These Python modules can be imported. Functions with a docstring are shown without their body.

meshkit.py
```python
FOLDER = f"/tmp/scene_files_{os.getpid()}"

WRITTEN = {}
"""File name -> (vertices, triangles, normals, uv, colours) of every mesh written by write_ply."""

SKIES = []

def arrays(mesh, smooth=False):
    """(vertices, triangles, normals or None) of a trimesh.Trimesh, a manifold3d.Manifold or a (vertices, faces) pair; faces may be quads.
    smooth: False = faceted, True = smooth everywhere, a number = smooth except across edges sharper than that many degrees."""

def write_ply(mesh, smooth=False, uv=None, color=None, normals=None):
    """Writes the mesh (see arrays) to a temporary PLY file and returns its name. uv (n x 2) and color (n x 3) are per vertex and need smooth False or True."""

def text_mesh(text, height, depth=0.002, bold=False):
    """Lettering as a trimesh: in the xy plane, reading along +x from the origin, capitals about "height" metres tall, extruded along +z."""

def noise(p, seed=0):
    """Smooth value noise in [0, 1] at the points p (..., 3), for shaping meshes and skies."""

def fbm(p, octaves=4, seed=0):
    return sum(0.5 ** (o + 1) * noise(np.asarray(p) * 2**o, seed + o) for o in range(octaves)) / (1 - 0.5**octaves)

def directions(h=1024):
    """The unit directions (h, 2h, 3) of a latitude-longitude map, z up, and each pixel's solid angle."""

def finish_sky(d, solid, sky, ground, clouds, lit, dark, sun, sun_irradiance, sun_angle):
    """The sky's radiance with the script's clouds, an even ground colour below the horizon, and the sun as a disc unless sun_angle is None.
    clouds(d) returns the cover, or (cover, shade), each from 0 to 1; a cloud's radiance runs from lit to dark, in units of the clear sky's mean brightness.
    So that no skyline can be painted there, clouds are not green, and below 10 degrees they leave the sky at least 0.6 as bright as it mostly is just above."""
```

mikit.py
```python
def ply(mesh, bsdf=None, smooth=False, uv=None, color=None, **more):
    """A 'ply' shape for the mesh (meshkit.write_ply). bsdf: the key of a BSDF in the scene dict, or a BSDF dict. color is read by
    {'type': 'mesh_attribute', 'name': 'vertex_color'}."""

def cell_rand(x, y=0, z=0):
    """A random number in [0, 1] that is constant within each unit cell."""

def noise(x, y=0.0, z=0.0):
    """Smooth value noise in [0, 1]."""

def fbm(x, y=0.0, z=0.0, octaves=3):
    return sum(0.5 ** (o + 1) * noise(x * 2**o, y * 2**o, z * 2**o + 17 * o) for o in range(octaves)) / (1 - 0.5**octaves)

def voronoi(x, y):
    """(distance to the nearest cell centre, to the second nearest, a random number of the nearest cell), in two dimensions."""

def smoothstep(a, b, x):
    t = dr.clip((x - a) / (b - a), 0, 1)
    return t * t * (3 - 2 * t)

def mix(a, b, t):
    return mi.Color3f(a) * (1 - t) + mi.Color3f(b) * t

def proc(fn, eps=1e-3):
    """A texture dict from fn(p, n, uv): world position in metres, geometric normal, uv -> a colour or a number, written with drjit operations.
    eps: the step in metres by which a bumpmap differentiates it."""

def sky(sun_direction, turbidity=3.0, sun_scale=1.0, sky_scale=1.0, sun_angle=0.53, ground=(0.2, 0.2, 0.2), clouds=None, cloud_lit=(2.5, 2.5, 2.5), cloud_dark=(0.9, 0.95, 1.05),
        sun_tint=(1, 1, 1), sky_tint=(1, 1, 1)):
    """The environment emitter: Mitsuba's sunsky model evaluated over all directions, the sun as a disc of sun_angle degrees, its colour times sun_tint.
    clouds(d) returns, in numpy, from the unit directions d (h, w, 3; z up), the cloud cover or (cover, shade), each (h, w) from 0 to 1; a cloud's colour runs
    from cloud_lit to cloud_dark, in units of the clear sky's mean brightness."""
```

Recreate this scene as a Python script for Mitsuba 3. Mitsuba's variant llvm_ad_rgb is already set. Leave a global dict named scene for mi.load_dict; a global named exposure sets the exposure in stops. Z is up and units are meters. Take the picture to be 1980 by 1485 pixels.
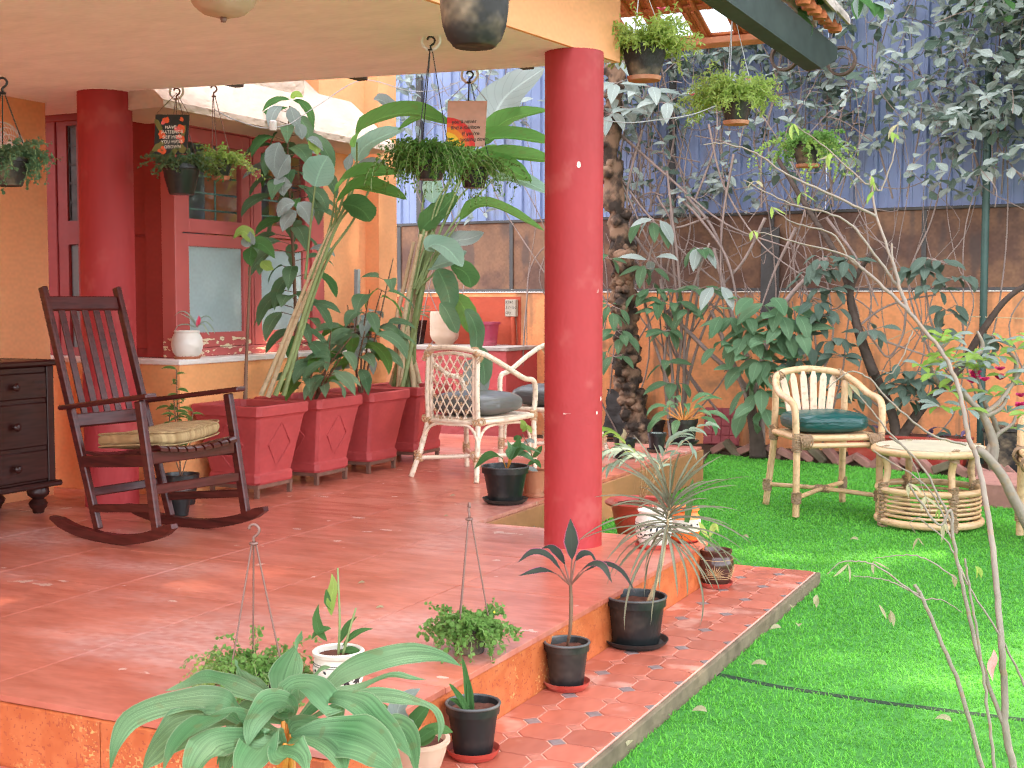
import math, random
import numpy as np, trimesh, mitsuba as mi, drjit as dr
import mikit, meshkit
from mikit import proc, noise, fbm, voronoi, cell_rand, smoothstep, mix
from scipy.spatial import ConvexHull

T = mi.ScalarTransform4f
scene, labels, taken = {}, {}, {}

# ---------------------------------------------------------------- camera, sky, exposure
FOV = 42.60
EYE = (0.0, 0.0, 1.08)
YAW, PITCH = math.radians(25.627), math.radians(-3.7055)
LOOK = (-math.sin(YAW) * math.cos(PITCH), math.cos(YAW) * math.cos(PITCH), math.sin(PITCH))
scene['camera'] = {'type': 'perspective', 'fov': FOV, 'fov_axis': 'x', 'near_clip': 0.05, 'far_clip': 400.0,
                   'to_world': T().look_at(origin=list(EYE), target=[EYE[k] + LOOK[k] for k in range(3)], up=[0, 0, 1])}
def cloud_cover(d):
    return 0.45 + 0.35 * meshkit.fbm(d * np.array([2.2, 2.2, 4.0]), 4, 5)
scene['sky'] = mikit.sky((0.62, 0.50, 0.90), turbidity=3.0, sun_scale=0.36, sky_scale=1.0, sun_angle=0.7, sky_tint=(1.07, 1.0, .91),
                         clouds=cloud_cover, cloud_lit=(2.3, 2.3, 2.3), cloud_dark=(1.5, 1.52, 1.56))
exposure = 4.72

# ---------------------------------------------------------------- naming
def key(parent, name):
    k = f'{parent}__{name}' if parent else name
    n = taken.get(k, 0); taken[k] = n + 1
    return k if n == 0 else f'{k}_{n:03d}'
def thing(name, label, cat, group=None, kind=None):
    k = key(None, name)
    labels[k] = {'label': label, 'category': cat}
    if group: labels[k]['group'] = group
    if kind: labels[k]['kind'] = kind
    return k
def struct(name, label, cat='ground'):
    k = key(None, name); labels[k] = {'label': label, 'category': cat, 'kind': 'structure'}
    return k
def tri(vf):
    v, f = np.asarray(vf[0], float), np.asarray(vf[1], int)
    if f.shape[1] == 4: f = np.vstack([f[:, [0, 1, 2]], f[:, [0, 2, 3]]])
    return v, f
def join(parts):
    vs, fs, us, n = [], [], [], 0
    for p in parts:
        v, f = tri(p); vs.append(v); fs.append(f + n); n += len(v)
        us.append(np.asarray(p[2]) if len(p) > 2 and p[2] is not None else np.zeros((len(v), 2)))
    return np.vstack(vs), np.vstack(fs), np.vstack(us)
def put(parent, name, vf, mat, smooth=False, label=None, kind=None, uv=False, M=None):
    """one mesh = one entry of the scene; name None: the thing's own mesh"""
    if isinstance(vf, list): vf = join(vf)
    k = parent if name is None else key(parent, name)
    v, f = tri(vf)
    if M is not None: v = xf(v, M)
    if uv: scene[k] = mikit.ply((v, f), mat, smooth=True, uv=vf[2])
    else: scene[k] = mikit.ply((v, f), mat, smooth=smooth)
    if label or kind:
        labels.setdefault(k, {})
        if label: labels[k]['label'] = label
        if kind: labels[k]['kind'] = kind
    return k
def put_copy(parent, name, shape, M):
    k = key(parent, name); scene[k] = {**shape, 'to_world': T(M.tolist())}
    return k
# ---------------------------------------------------------------- geometry
def A(*p): return np.array(p, float)
def xf(v, M): return v @ M[:3, :3].T + M[:3, 3]
def frame(o, fwd, z0=None):
    """local x = fwd (horizontal), y = left, z = up"""
    f = A(fwd[0], fwd[1], 0); f /= np.linalg.norm(f)
    M = np.eye(4); M[:3, 0] = f; M[:3, 1] = (-f[1], f[0], 0); M[:3, 3] = (o[0], o[1], o[2] if len(o) > 2 else (z0 or 0))
    return M
def rotz(a, o=(0, 0, 0), s=1.0):
    M = np.eye(4); c, sn = math.cos(a), math.sin(a); M[:2, :2] = [[c, -sn], [sn, c]]; M[:3, :3] *= s; M[:3, 3] = o
    return M
def box(x0, x1, y0, y1, z0, z1, b=0.0):
    if b <= 0:
        v = np.array([[x, y, z] for x in (x0, x1) for y in (y0, y1) for z in (z0, z1)], float)
        f = np.array([[0, 1, 3], [0, 3, 2], [4, 6, 7], [4, 7, 5], [0, 4, 5], [0, 5, 1], [2, 3, 7], [2, 7, 6], [0, 2, 6], [0, 6, 4], [1, 5, 7], [1, 7, 3]])
        return v, f
    pts = []
    for x, sx in ((x0, 1), (x1, -1)):
        for y, sy in ((y0, 1), (y1, -1)):
            for z, sz in ((z0, 1), (z1, -1)):
                pts += [[x, y + sy * b, z + sz * b], [x + sx * b, y, z + sz * b], [x + sx * b, y + sy * b, z]]
    return hull(pts)
def hull(pts):
    m = trimesh.convex.convex_hull(np.array(pts, float)); return np.array(m.vertices), np.array(m.faces)
def slat(p, q, w, t, up, b=0.003):
    """a straight board from p to q: w across, t along the direction up"""
    p, q, up = A(*p), A(*q), A(*up); d = q - p; L = np.linalg.norm(d); d /= L
    s = np.cross(d, up); s /= np.linalg.norm(s); n = np.cross(s, d)
    v, f = box(0, L, -w / 2, w / 2, -t / 2, t / 2, b)
    return p + v[:, :1] * d + v[:, 1:2] * s + v[:, 2:] * n, f
def prism(poly, z0, z1, b=0.0):
    p = np.array(poly, float); n = len(p)
    if b > 0:
        c = p.mean(0); dd = p - c; q = c + dd * (1 - b / np.linalg.norm(dd, axis=1, keepdims=True).min())
        v = np.vstack([np.c_[p, np.full(n, z0)], np.c_[p, np.full(n, z1 - b)], np.c_[q, np.full(n, z1)]])
    else: v = np.vstack([np.c_[p, np.full(n, z0)], np.c_[p, np.full(n, z1)]])
    f, r = [], len(v) // n
    for k in range(r - 1):
        for i in range(n):
            j = (i + 1) % n; f += [[k * n + i, k * n + j, k * n + n + j], [k * n + i, k * n + n + j, k * n + n + i]]
    for i in range(1, n - 1): f += [[0, i + 1, i], [(r - 1) * n, (r - 1) * n + i, (r - 1) * n + i + 1]]
    return v, np.array(f)
def extrude(poly, z0, z1):
    from shapely.geometry import Polygon
    m = trimesh.creation.extrude_polygon(Polygon(poly), z1 - z0, engine='earcut'); v = np.array(m.vertices); v[:, 2] += z0
    return v, np.array(m.faces)
def spl(pts, n=8, closed=False):
    p = np.array(pts, float)
    if len(p) < 3 and not closed: return np.array([p[0] + (p[-1] - p[0]) * t for t in np.linspace(0, 1, n + 1)])
    e = np.vstack([p[-1:], p, p[:2]]) if closed else np.vstack([2 * p[:1] - p[1:2], p, 2 * p[-1:] - p[-2:-1]])
    out = []
    for i in range(1, len(e) - 2):
        for t in np.arange(n) / n:
            a, b, c, d = e[i - 1:i + 3]
            out.append(0.5 * (2 * b + (c - a) * t + (2 * a - 5 * b + 4 * c - d) * t * t + (3 * b - a - 3 * c + d) * t ** 3))
    if not closed: out.append(p[-1])
    return np.array(out)
def tube(pts, r, sides=8, closed=False, caps=True):
    p = np.array(pts, float); n = len(p)
    r = np.interp(np.linspace(0, 1, n), np.linspace(0, 1, len(r)), r) if np.ndim(r) else np.full(n, float(r))
    t = np.roll(p, -1, 0) - np.roll(p, 1, 0) if closed else np.gradient(p, axis=0)
    t /= np.linalg.norm(t, axis=1, keepdims=True) + 1e-12
    a = np.cross(t[0], [0, 0, 1.0] if abs(t[0][2]) < 0.9 else [1.0, 0, 0]); a /= np.linalg.norm(a)
    an = np.arange(sides) * 2 * np.pi / sides; v = []
    for i in range(n):
        a = a - t[i] * (a @ t[i]); a /= np.linalg.norm(a) + 1e-12; b = np.cross(t[i], a)
        v.append(p[i] + r[i] * (np.cos(an)[:, None] * a + np.sin(an)[:, None] * b))
    v = np.vstack(v); f = []
    m = n if closed else n - 1
    i, j = np.meshgrid(np.arange(m), np.arange(sides), indexing='ij'); k = (i + 1) % n
    q = np.stack([i * sides + j, i * sides + (j + 1) % sides, k * sides + (j + 1) % sides, k * sides + j], -1).reshape(-1, 4)
    f = np.vstack([q[:, [0, 1, 2]], q[:, [0, 2, 3]]])
    if caps and not closed:
        v = np.vstack([v, p[0], p[-1]]); c0, c1 = len(v) - 2, len(v) - 1; jj = np.arange(sides)
        f = np.vstack([f, np.c_[np.full(sides, c0), (jj + 1) % sides, jj], np.c_[np.full(sides, c1), (n - 1) * sides + jj, (n - 1) * sides + (jj + 1) % sides]])
    return v, f
def lathe(prof, n=32, o=(0, 0, 0), sq=1.0):
    """profile of (radius, height); closed at radius 0"""
    pr = np.array(prof, float); an = np.arange(n) * 2 * np.pi / n
    v = np.stack([pr[:, 0][:, None] * np.cos(an), pr[:, 0][:, None] * np.sin(an) * sq, np.repeat(pr[:, 1][:, None], n, 1)], -1).reshape(-1, 3)
    m = len(pr); i, j = np.meshgrid(np.arange(m - 1), np.arange(n), indexing='ij')
    q = np.stack([i * n + j, i * n + (j + 1) % n, (i + 1) * n + (j + 1) % n, (i + 1) * n + j], -1).reshape(-1, 4)
    return v + A(*o), np.vstack([q[:, [0, 1, 2]], q[:, [0, 2, 3]]])
def ring(o, r, t, n=40, sides=8, sq=1.0, wob=0.0):
    an = np.arange(n) * 2 * np.pi / n
    return tube(np.c_[o[0] + r * np.cos(an), o[1] + r * sq * np.sin(an), o[2] + wob * np.sin(an * 2)], t, sides, closed=True)
SHAPES = {'ovate': ((0, .06), (.12, .62), (.32, 1), (.6, .86), (.85, .38), (1, .0)), 'lance': ((0, .05), (.15, .55), (.42, 1), (.7, .72), (.9, .25), (1, .0)),
          'obovate': ((0, .08), (.25, .45), (.6, 1), (.85, .8), (.96, .4), (1, .05)), 'round': ((0, .15), (.15, .75), (.45, 1), (.75, .85), (.93, .45), (1, .05)),
          'strap': ((0, .7), (.2, 1), (.6, .9), (.9, .45), (1, .02)), 'paddle': ((0, .1), (.06, .5), (.25, .95), (.55, 1), (.82, .75), (.95, .35), (1, .04))}
def blade(path, W, up=(.2, -.45, .87), shape='lance', fold=.25, wave=0., twist=0., n=9, cols=2, ph=0., rib=0.):
    """a leaf along a path of points: W full width, fold lifts the halves, wave ripples the edge; a flat thin leaf with uv = (across, along)"""
    p = spl(path, max(2, n // max(1, len(path) - 1))) if len(path) != n else np.array(path, float); n = len(p)
    s = np.linspace(0, 1, n); sh = np.array(SHAPES[shape]); w = np.interp(s, sh[:, 0], sh[:, 1]) * W / 2
    t = np.gradient(p, axis=0); t /= np.linalg.norm(t, axis=1, keepdims=True) + 1e-12
    side = np.cross(t, A(*up)); side /= np.linalg.norm(side, axis=1, keepdims=True) + 1e-9; nn = np.cross(side, t)
    if twist: 
        a = twist * s[:, None]; side, nn = side * np.cos(a) + nn * np.sin(a), nn * np.cos(a) - side * np.sin(a)
    us = np.linspace(-1, 1, 2 * cols + 1); v, uv = [], []
    for u in us:
        x = u * w; lift = rib * W * np.sin(s * 46 - abs(u) * 3.5) * abs(u) * (w / (W / 2)) + abs(x) * fold + wave * W * np.sin(s * 9 + ph + (1.7 if u > 0 else 0)) * u * u * (w / (W / 2) + .05)
        v.append(p + side * x[:, None] + nn * lift[:, None]); uv.append(np.c_[np.full(n, u * .5 + .5), s])
    v = np.stack(v, 1).reshape(-1, 3); uv = np.stack(uv, 1).reshape(-1, 2); c = len(us)
    i, j = np.meshgrid(np.arange(n - 1), np.arange(c - 1), indexing='ij')
    q = np.stack([i * c + j, i * c + j + 1, (i + 1) * c + j + 1, (i + 1) * c + j], -1).reshape(-1, 4)
    return v, np.vstack([q[:, [0, 1, 2]], q[:, [0, 2, 3]]]), uv
def arc(o, az, el, L, droop, n=7):
    """a path from o in direction az, el (radians) that bends down by droop radians over its length"""
    p = [A(*o)]; 
    for i in range(n - 1):
        e = el - droop * (i + .5) / (n - 1); p.append(p[-1] + L / (n - 1) * A(math.cos(e) * math.cos(az), math.cos(e) * math.sin(az), math.sin(e)))
    return np.array(p)
def leaf_t(shape='ovate', n=5, cols=1, fold=.25, droop=.5):
    """a template leaf of length 1 and width 1 along x"""
    return blade(arc((0, 0, 0), 0, 0, 1, droop, n), 1.0, up=(0, 0, 1), shape=shape, fold=fold, n=n, cols=cols)
def swarm(tpl, P, D, N, L, W):
    """many copies of a template leaf as one mesh: positions, directions, normals, lengths, widths"""
    P, D, N = (np.asarray(a, float) for a in (P, D, N)); D = D / np.linalg.norm(D, axis=1, keepdims=True)
    S = np.cross(N, D); S /= np.linalg.norm(S, axis=1, keepdims=True) + 1e-9; N = np.cross(D, S)
    L, W = np.broadcast_to(L, len(P)), np.broadcast_to(W, len(P)); v0, f0, uv0 = tpl
    v = P[:, None] + v0[None, :, 0:1] * (D * L[:, None])[:, None] + v0[None, :, 1:2] * (S * W[:, None])[:, None] + v0[None, :, 2:3] * (N * L[:, None])[:, None]
    f = f0[None] + (np.arange(len(P)) * len(v0))[:, None, None]
    return v.reshape(-1, 3), f.reshape(-1, 3), np.tile(uv0, (len(P), 1))
def lashing(p, axis, r, h, n=6, t=.0035, seed=0):
    """cane binding: a few turns wound round a joint"""
    axis = A(*axis) / np.linalg.norm(axis); a = np.cross(axis, [.3, .9, .2]); a /= np.linalg.norm(a); b = np.cross(axis, a); out = []
    for s in (1, -1):
        k = np.linspace(0, 1, 7 * n); an = k * n * 2 * np.pi * s
        w = A(*p) + (r * (np.cos(an)[:, None] * a + np.sin(an)[:, None] * b)) + ((k - .5) * h + .3 * h * np.sin(an * .5))[:, None] * axis
        out.append(tube(w, t, 4))
    return join(out)

# ---------------------------------------------------------------- materials
def rgb(c): return {'type': 'rgb', 'value': list(c)}
def mat(name, color, rough=.6, spec=.5, bump=None, bscale=.004, metallic=0., clear=0., eps=1e-3, sheen=0.):
    b = {'type': 'principled', 'base_color': proc(color) if callable(color) else rgb(color), 'roughness': proc(rough) if callable(rough) else rough,
         'specular': spec, 'metallic': metallic}
    if clear: b['clearcoat'] = clear; b['clearcoat_gloss'] = .9
    if sheen: b['sheen'] = sheen
    if bump is not None: b = {'type': 'bumpmap', 'arbitrary': proc(bump, eps), 'scale': bscale, 'bsdf': b}
    scene[name] = {'type': 'twosided', 'bsdf': b}
def leafmat(name, c0, c1, trans=.9, rough=.38, vein=.25, edge=None, var=9., spots=0., eta=1.45, par=0.):
    def fn(p, n, uv):
        u = dr.abs(uv.x * 2 - 1)
        k = noise(p.x * var, p.y * var, p.z * var)
        c = mix(c0, c1, k)
        rib = 1 - smoothstep(.0, .09, u)
        sd = dr.abs(dr.sin((uv.y * 9 - u * 2.2) * 3.1416))
        c = c * (1 + vein * rib * 1.6 - vein * .5 * (1 - smoothstep(.0, .35, sd)))
        if par: c = mi.Color3f(c) * (1 - par * .5 + par * noise(uv.x * 46, uv.y * 1.5, p.x * 5)) ; c = mix(c, (.40, .46, .30), smoothstep(.93, 1., u) * .6)
        if edge is not None: c = mix(c, edge, smoothstep(.8, .95, u))
        if spots: c = mix(c, (.22, .16, .06), smoothstep(.74, .8, noise(p.x * 40, p.y * 40, p.z * 40)) * spots)
        return c
    scene[name] = {'type': 'principledthin', 'base_color': proc(fn), 'roughness': rough, 'diff_trans': trans, 'eta': eta}

def stucco(p, n, uv): return fbm(p.x * 55, p.y * 55, p.z * 55, 3)
def stucco_fine(p, n, uv): return fbm(p.x * 110, p.y * 110, p.z * 110, 2)
def stucco_rough(p, n, uv): return fbm(p.x * 30, p.y * 30, p.z * 30, 3)
def blotch(c, amt=.18, f=1.3, tint=(1., 1., 1.)):
    c = np.array(c)
    def fn(p, n, uv):
        k = fbm(p.x * f, p.y * f, p.z * f, 4)
        g = noise(p.x * 70, p.y * 70, p.z * 70)
        return mi.Color3f(*[float(v) for v in c]) * (1 - amt + 2 * amt * k) * (.95 + .1 * g)
    return fn
mat('house_orange', blotch((.80, .355, .14), .06), .75, .3, stucco, .006)
mat('house_orange_smooth', blotch((.84, .375, .175), .05), .7, .3, stucco_fine, .0015)
def ceil_fn(p, n, uv):
    k = fbm(p.x * 7 + p.y, p.y * 16, 3., 4); g = fbm(p.x * 40, p.y * 70, 1., 3)
    return mi.Color3f(.87, .75, .745) * (.88 + .14 * k + .10 * g)
mat('ceiling_paint', ceil_fn, .8, .3, lambda p, n, uv: fbm(p.x * 26, p.y * 48, p.z * 30, 3), .008)
mat('awning_cream', blotch((.66, .49, .385), .10, 3.), .8, .3, stucco_rough, .03)
def col_fn(p, n, uv):
    k = fbm(p.x * 4, p.y * 4, p.z * 4, 4); s = fbm(p.x * 18, p.y * 18, p.z * 2.5, 3)
    c = mi.Color3f(.375, .033, .035) * (.86 + .18 * k + .12 * s)
    c = mix(c, (.50, .13, .11), smoothstep(.58, .78, fbm(p.x * 9, p.y * 9, p.z * 7, 4)) * .35)
    return mix(c, (.72, .56, .48), smoothstep(.895, .905, noise(p.x * 34, p.y * 26, p.z * 17)) * smoothstep(.60, .66, fbm(p.x * 3, p.y * 3, p.z * 3, 3)))
mat('column_red', col_fn, .58, .35, stucco_fine, .0018)
mat('sill_white', blotch((.74, .66, .60), .12, 5.), .5)
def chipped(p, n, uv):
    k = fbm(p.x * 3, p.y * 3, p.z * 3, 3); base = mi.Color3f(.50, .105, .095) * (.88 + .24 * k)
    chip = smoothstep(.60, .63, fbm(p.x * 34, p.y * 20, p.z * 46, 3) * dr.select(p.z < .86, 1., .62))
    return mix(base, (.74, .60, .40), chip)
mat('window_red', chipped, .42, .5)
mat('door_red', blotch((.30, .030, .028), .12, 5.), .45, .5)
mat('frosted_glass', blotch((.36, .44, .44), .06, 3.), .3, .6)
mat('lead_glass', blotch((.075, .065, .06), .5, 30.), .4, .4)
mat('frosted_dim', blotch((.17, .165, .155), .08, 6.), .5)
scene['clear_glass'] = {'type': 'thindielectric'}
mat('room_plaster', (.46, .46, .44), .8)
mat('curtain_grey', blotch((.20, .21, .20), .3, 6.), .9)
mat('grille_green', (.14, .24, .20), .4)
mat('dark_wood', blotch((.065, .035, .022), .3, 20.), .6)
# floors
def tile_floor(p, n, uv):
    cx, cy = dr.floor((p.x + 2.89) / .585), dr.floor((p.y - 2.58) / .585)
    r = cell_rand(cx, cy, 3)
    st = fbm(p.x * 5 + r * 9, p.y * 19, r * 5, 4)
    fine = fbm(p.x * 26, p.y * 70, 3., 3)
    c = mix((.395, .103, .062), (.49, .152, .102), smoothstep(.2, .8, st)) * (.88 + .2 * fine) * (.95 + .1 * r)
    dust = smoothstep(.50, .78, fbm(p.x * 1.1, p.y * 1.6, 7., 4)) * (.35 + .65 * noise(p.x * 40, p.y * 60, 2.))
    c = mix(c, (.66, .42, .38), dust * .5)
    return mix(c, (.70, .56, .48), smoothstep(.80, .83, fbm(p.x * 9, p.y * 12, 21., 4)) * .4)
mat('floor_tile', tile_floor, lambda p, n, uv: .20 + .20 * fbm(p.x * 6, p.y * 9, 1., 3), .7, lambda p, n, uv: fbm(p.x * 14, p.y * 45, 1., 3), .0007)
def granite(p, n, uv):
    q = p.x + p.y
    a = fbm(q * 26, p.z * 26, 4., 3); b = noise(q * 190, p.z * 190, 1.)
    c = mix((.42, .098, .030), (.47, .128, .043), smoothstep(.3, .7, a))
    c = mix(c, (.70, .42, .15), smoothstep(.68, .84, b) * smoothstep(.50, .74, fbm(q * 9, p.z * 9, 9., 3)) * .7)
    return mix(c, (.30, .06, .03), smoothstep(.76, .86, noise(q * 150, p.z * 150, 8.)) * .6)
mat('riser_granite', granite, .34, .5)
mat('riser_brown', blotch((.36, .155, .07), .18, 6.), .5)
mat('grout', blotch((.62, .33, .255), .12, 20.), .9)
def path_fn(p, n, uv):
    r = cell_rand(dr.floor((p.x + 1.343) / .142), dr.floor((p.y - 2.4) / .142), 5)
    st = fbm(p.x * 30 + r * 7, p.y * 12, r * 3, 3)
    c = mix((.33, .078, .044), (.43, .122, .076), st) * (.84 + .30 * r)
    return mix(c, (.66, .40, .32), smoothstep(.60, .8, fbm(p.x * 7, p.y * 7, 3., 4)) * .4)
mat('path_tile', path_fn, .42, .5, lambda p, n, uv: fbm(p.x * 60, p.y * 30, 1., 3), .0012)
mat('path_dot', blotch((.19, .135, .13), .4, 60.), .45)
mat('path_dot_red', blotch((.40, .13, .085), .35, 60.), .5)
mat('concrete', blotch((.15, .115, .075), .55, 14.), .9, .2, stucco_rough, .006)
mat('soil', blotch((.085, .05, .035), .5, 30.), .95, .1, lambda p, n, uv: fbm(p.x * 70, p.y * 70, p.z * 70, 3), .02)
mat('pot_soil', blotch((.11, .045, .032), .45, 60.), .95, .1, lambda p, n, uv: fbm(p.x * 160, p.y * 160, p.z * 160, 3), .012)
mat('turf_backing', (.012, .03, .012), .9)
mat('turf_base', blotch((.04, .18, .022), .3, 30.), .9)
def grass_fn(p, n, uv):
    k = noise(p.x * 900, p.y * 900, 0.); g = fbm(p.x * 3, p.y * 3, 0., 3)
    c = mix((.085, .35, .038), (.24, .62, .105), k) * (.8 + .4 * g)
    return mix(c, (.30, .42, .10), smoothstep(.93, .96, k))
scene['grass_blade'] = {'type': 'principledthin', 'base_color': proc(grass_fn), 'roughness': .45, 'diff_trans': .7, 'eta': 1.4}
# boundary
def old_wall(p, n, uv):
    k = fbm(p.x * 1.6, p.z * 1.6, 3., 4); st = fbm(p.x * 9, p.z * .8, 5., 4)
    c = mix((.76, .275, .105), (.84, .355, .155), k) * (.92 + .16 * noise(p.x * 60, p.z * 60, 1.))
    c = mix(c, (.28, .15, .085), smoothstep(.58, .84, st + .10 * fbm(p.x * 14, p.z * 14, 2., 2)) * .75)
    return mix(c, (.16, .12, .075), smoothstep(.60, .80, fbm(p.x * 2.3, p.z * 3.1, 11., 4)) * .6)
mat('old_orange_wall', old_wall, .85, .2, stucco_rough, .006)
mat('red_oxide_wall', blotch((.46, .075, .035), .22, 3.), .7, .3, stucco_rough, .004)
def rusty(p, n, uv):
    k = fbm(p.x * 4, p.z * 4, 8., 4); g = noise(p.x * 55, p.z * 55, 1.)
    c = mix((.135, .062, .040), (.25, .12, .062), smoothstep(.3, .7, k)) * (.85 + .3 * g)
    return mix(c, (.07, .05, .045), smoothstep(.6, .8, fbm(p.x * 8, p.z * 2., 3., 3)) * .6)
mat('brown_panel', rusty, .55, .4)
mat('dark_metal', blotch((.075, .065, .06), .3, 9.), .55)
def blue_fn(p, n, uv):
    k = fbm(p.x * 2, p.z * 1.2, 8., 4)
    c = mix((.19, .245, .43), (.28, .33, .51), k)
    return mix(c, (.16, .14, .13), smoothstep(.62, .85, fbm(p.x * 12, p.z * 1.5, 2., 4)) * .45)
mat('blue_sheet', blue_fn, .45, .5)
mat('green_paint', blotch((.035, .075, .06), .2, 9.), .45)
mat('brick_pink', blotch((.31, .145, .115), .35, 14.), .8, .3, stucco_rough, .008)
mat('stone_dark', blotch((.085, .075, .07), .45, 16.), .9, .2, stucco_rough, .02)
mat('tile_maroon', blotch((.36, .070, .075), .2, 12.), .6)
# canopy
mat('roof_tile', blotch((.50, .145, .055), .35, 10.), .7, .3, stucco_rough, .004)
mat('tile_batten', blotch((.56, .20, .09), .2, 8.), .6)
mat('beam_green', blotch((.026, .038, .032), .3, 9.), .5)
mat('old_iron', blotch((.085, .05, .035), .4, 25.), .7)
mat('ridge_grey', blotch((.36, .30, .26), .4, 18.), .9, .2, stucco_rough, .01)
scene['glass_tile'] = {'type': 'principledthin', 'base_color': proc(blotch((.86, .90, .92), .05, 12.)), 'roughness': .3, 'diff_trans': 1.7, 'eta': 1.5}
# furniture
def cane(c0, c1):
    def fn(p, n, uv):
        k = fbm(p.x * 7, p.y * 7, p.z * 7, 3); g = fbm(p.x * 60, p.y * 60, p.z * 60, 2)
        c = mix(c0, c1, k) * (.9 + .2 * g)
        return mix(c, (.30, .17, .08), smoothstep(.70, .78, noise(p.x * 48, p.y * 48, p.z * 48)) * .35)
    return fn
mat('cane_white', cane((.70, .53, .37), (.80, .68, .53)), .34, .5)
mat('cane_tan', cane((.55, .32, .15), (.68, .46, .27)), .34, .5)
mat('cane_slat', cane((.62, .41, .25), (.71, .54, .38)), .4, .5)
mat('binding', cane((.24, .14, .075), (.34, .22, .13)), .6)
mat('binding_white', cane((.46, .25, .12), (.58, .36, .20)), .55)
mat('cushion_grey', blotch((.125, .12, .11), .18, 7.), .33, .5, lambda p, n, uv: fbm(p.x * 22, p.y * 22, p.z * 40, 3), .006)
mat('cushion_dark', blotch((.085, .08, .078), .18, 7.), .4)
mat('cushion_green', blotch((.007, .062, .055), .2, 7.), .28, .5, lambda p, n, uv: fbm(p.x * 20, p.y * 20, p.z * 50, 3), .006)
def striped(p, n, uv):
    s = noise(p.y * 210 + 30 * fbm(p.x * 3, p.y * 3, p.z * 3, 2), p.x * 6, 1.)
    return mix((.27, .165, .07), (.44, .31, .155), s) * (.9 + .2 * noise(p.x * 30, p.y * 30, p.z * 30))
mat('cushion_tan', striped, .75, .3, sheen=.4)
def mahogany(p, n, uv):
    g = fbm(p.x * 9, p.y * 9, p.z * 70, 3)
    return mix((.024, .0038, .003), (.105, .015, .011), g)
mat('mahogany', mahogany, lambda p, n, uv: .24 + .2 * fbm(p.x * 12, p.y * 12, p.z * 12, 3), .55)
def chestwood(p, n, uv): return mix((.011, .0033, .0026), (.052, .0105, .0075), fbm(p.x * 8, p.y * 8, p.z * 60, 3))
mat('chest_wood', chestwood, lambda p, n, uv: .26 + .22 * fbm(p.x * 9, p.y * 9, p.z * 9, 3), .5)
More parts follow.
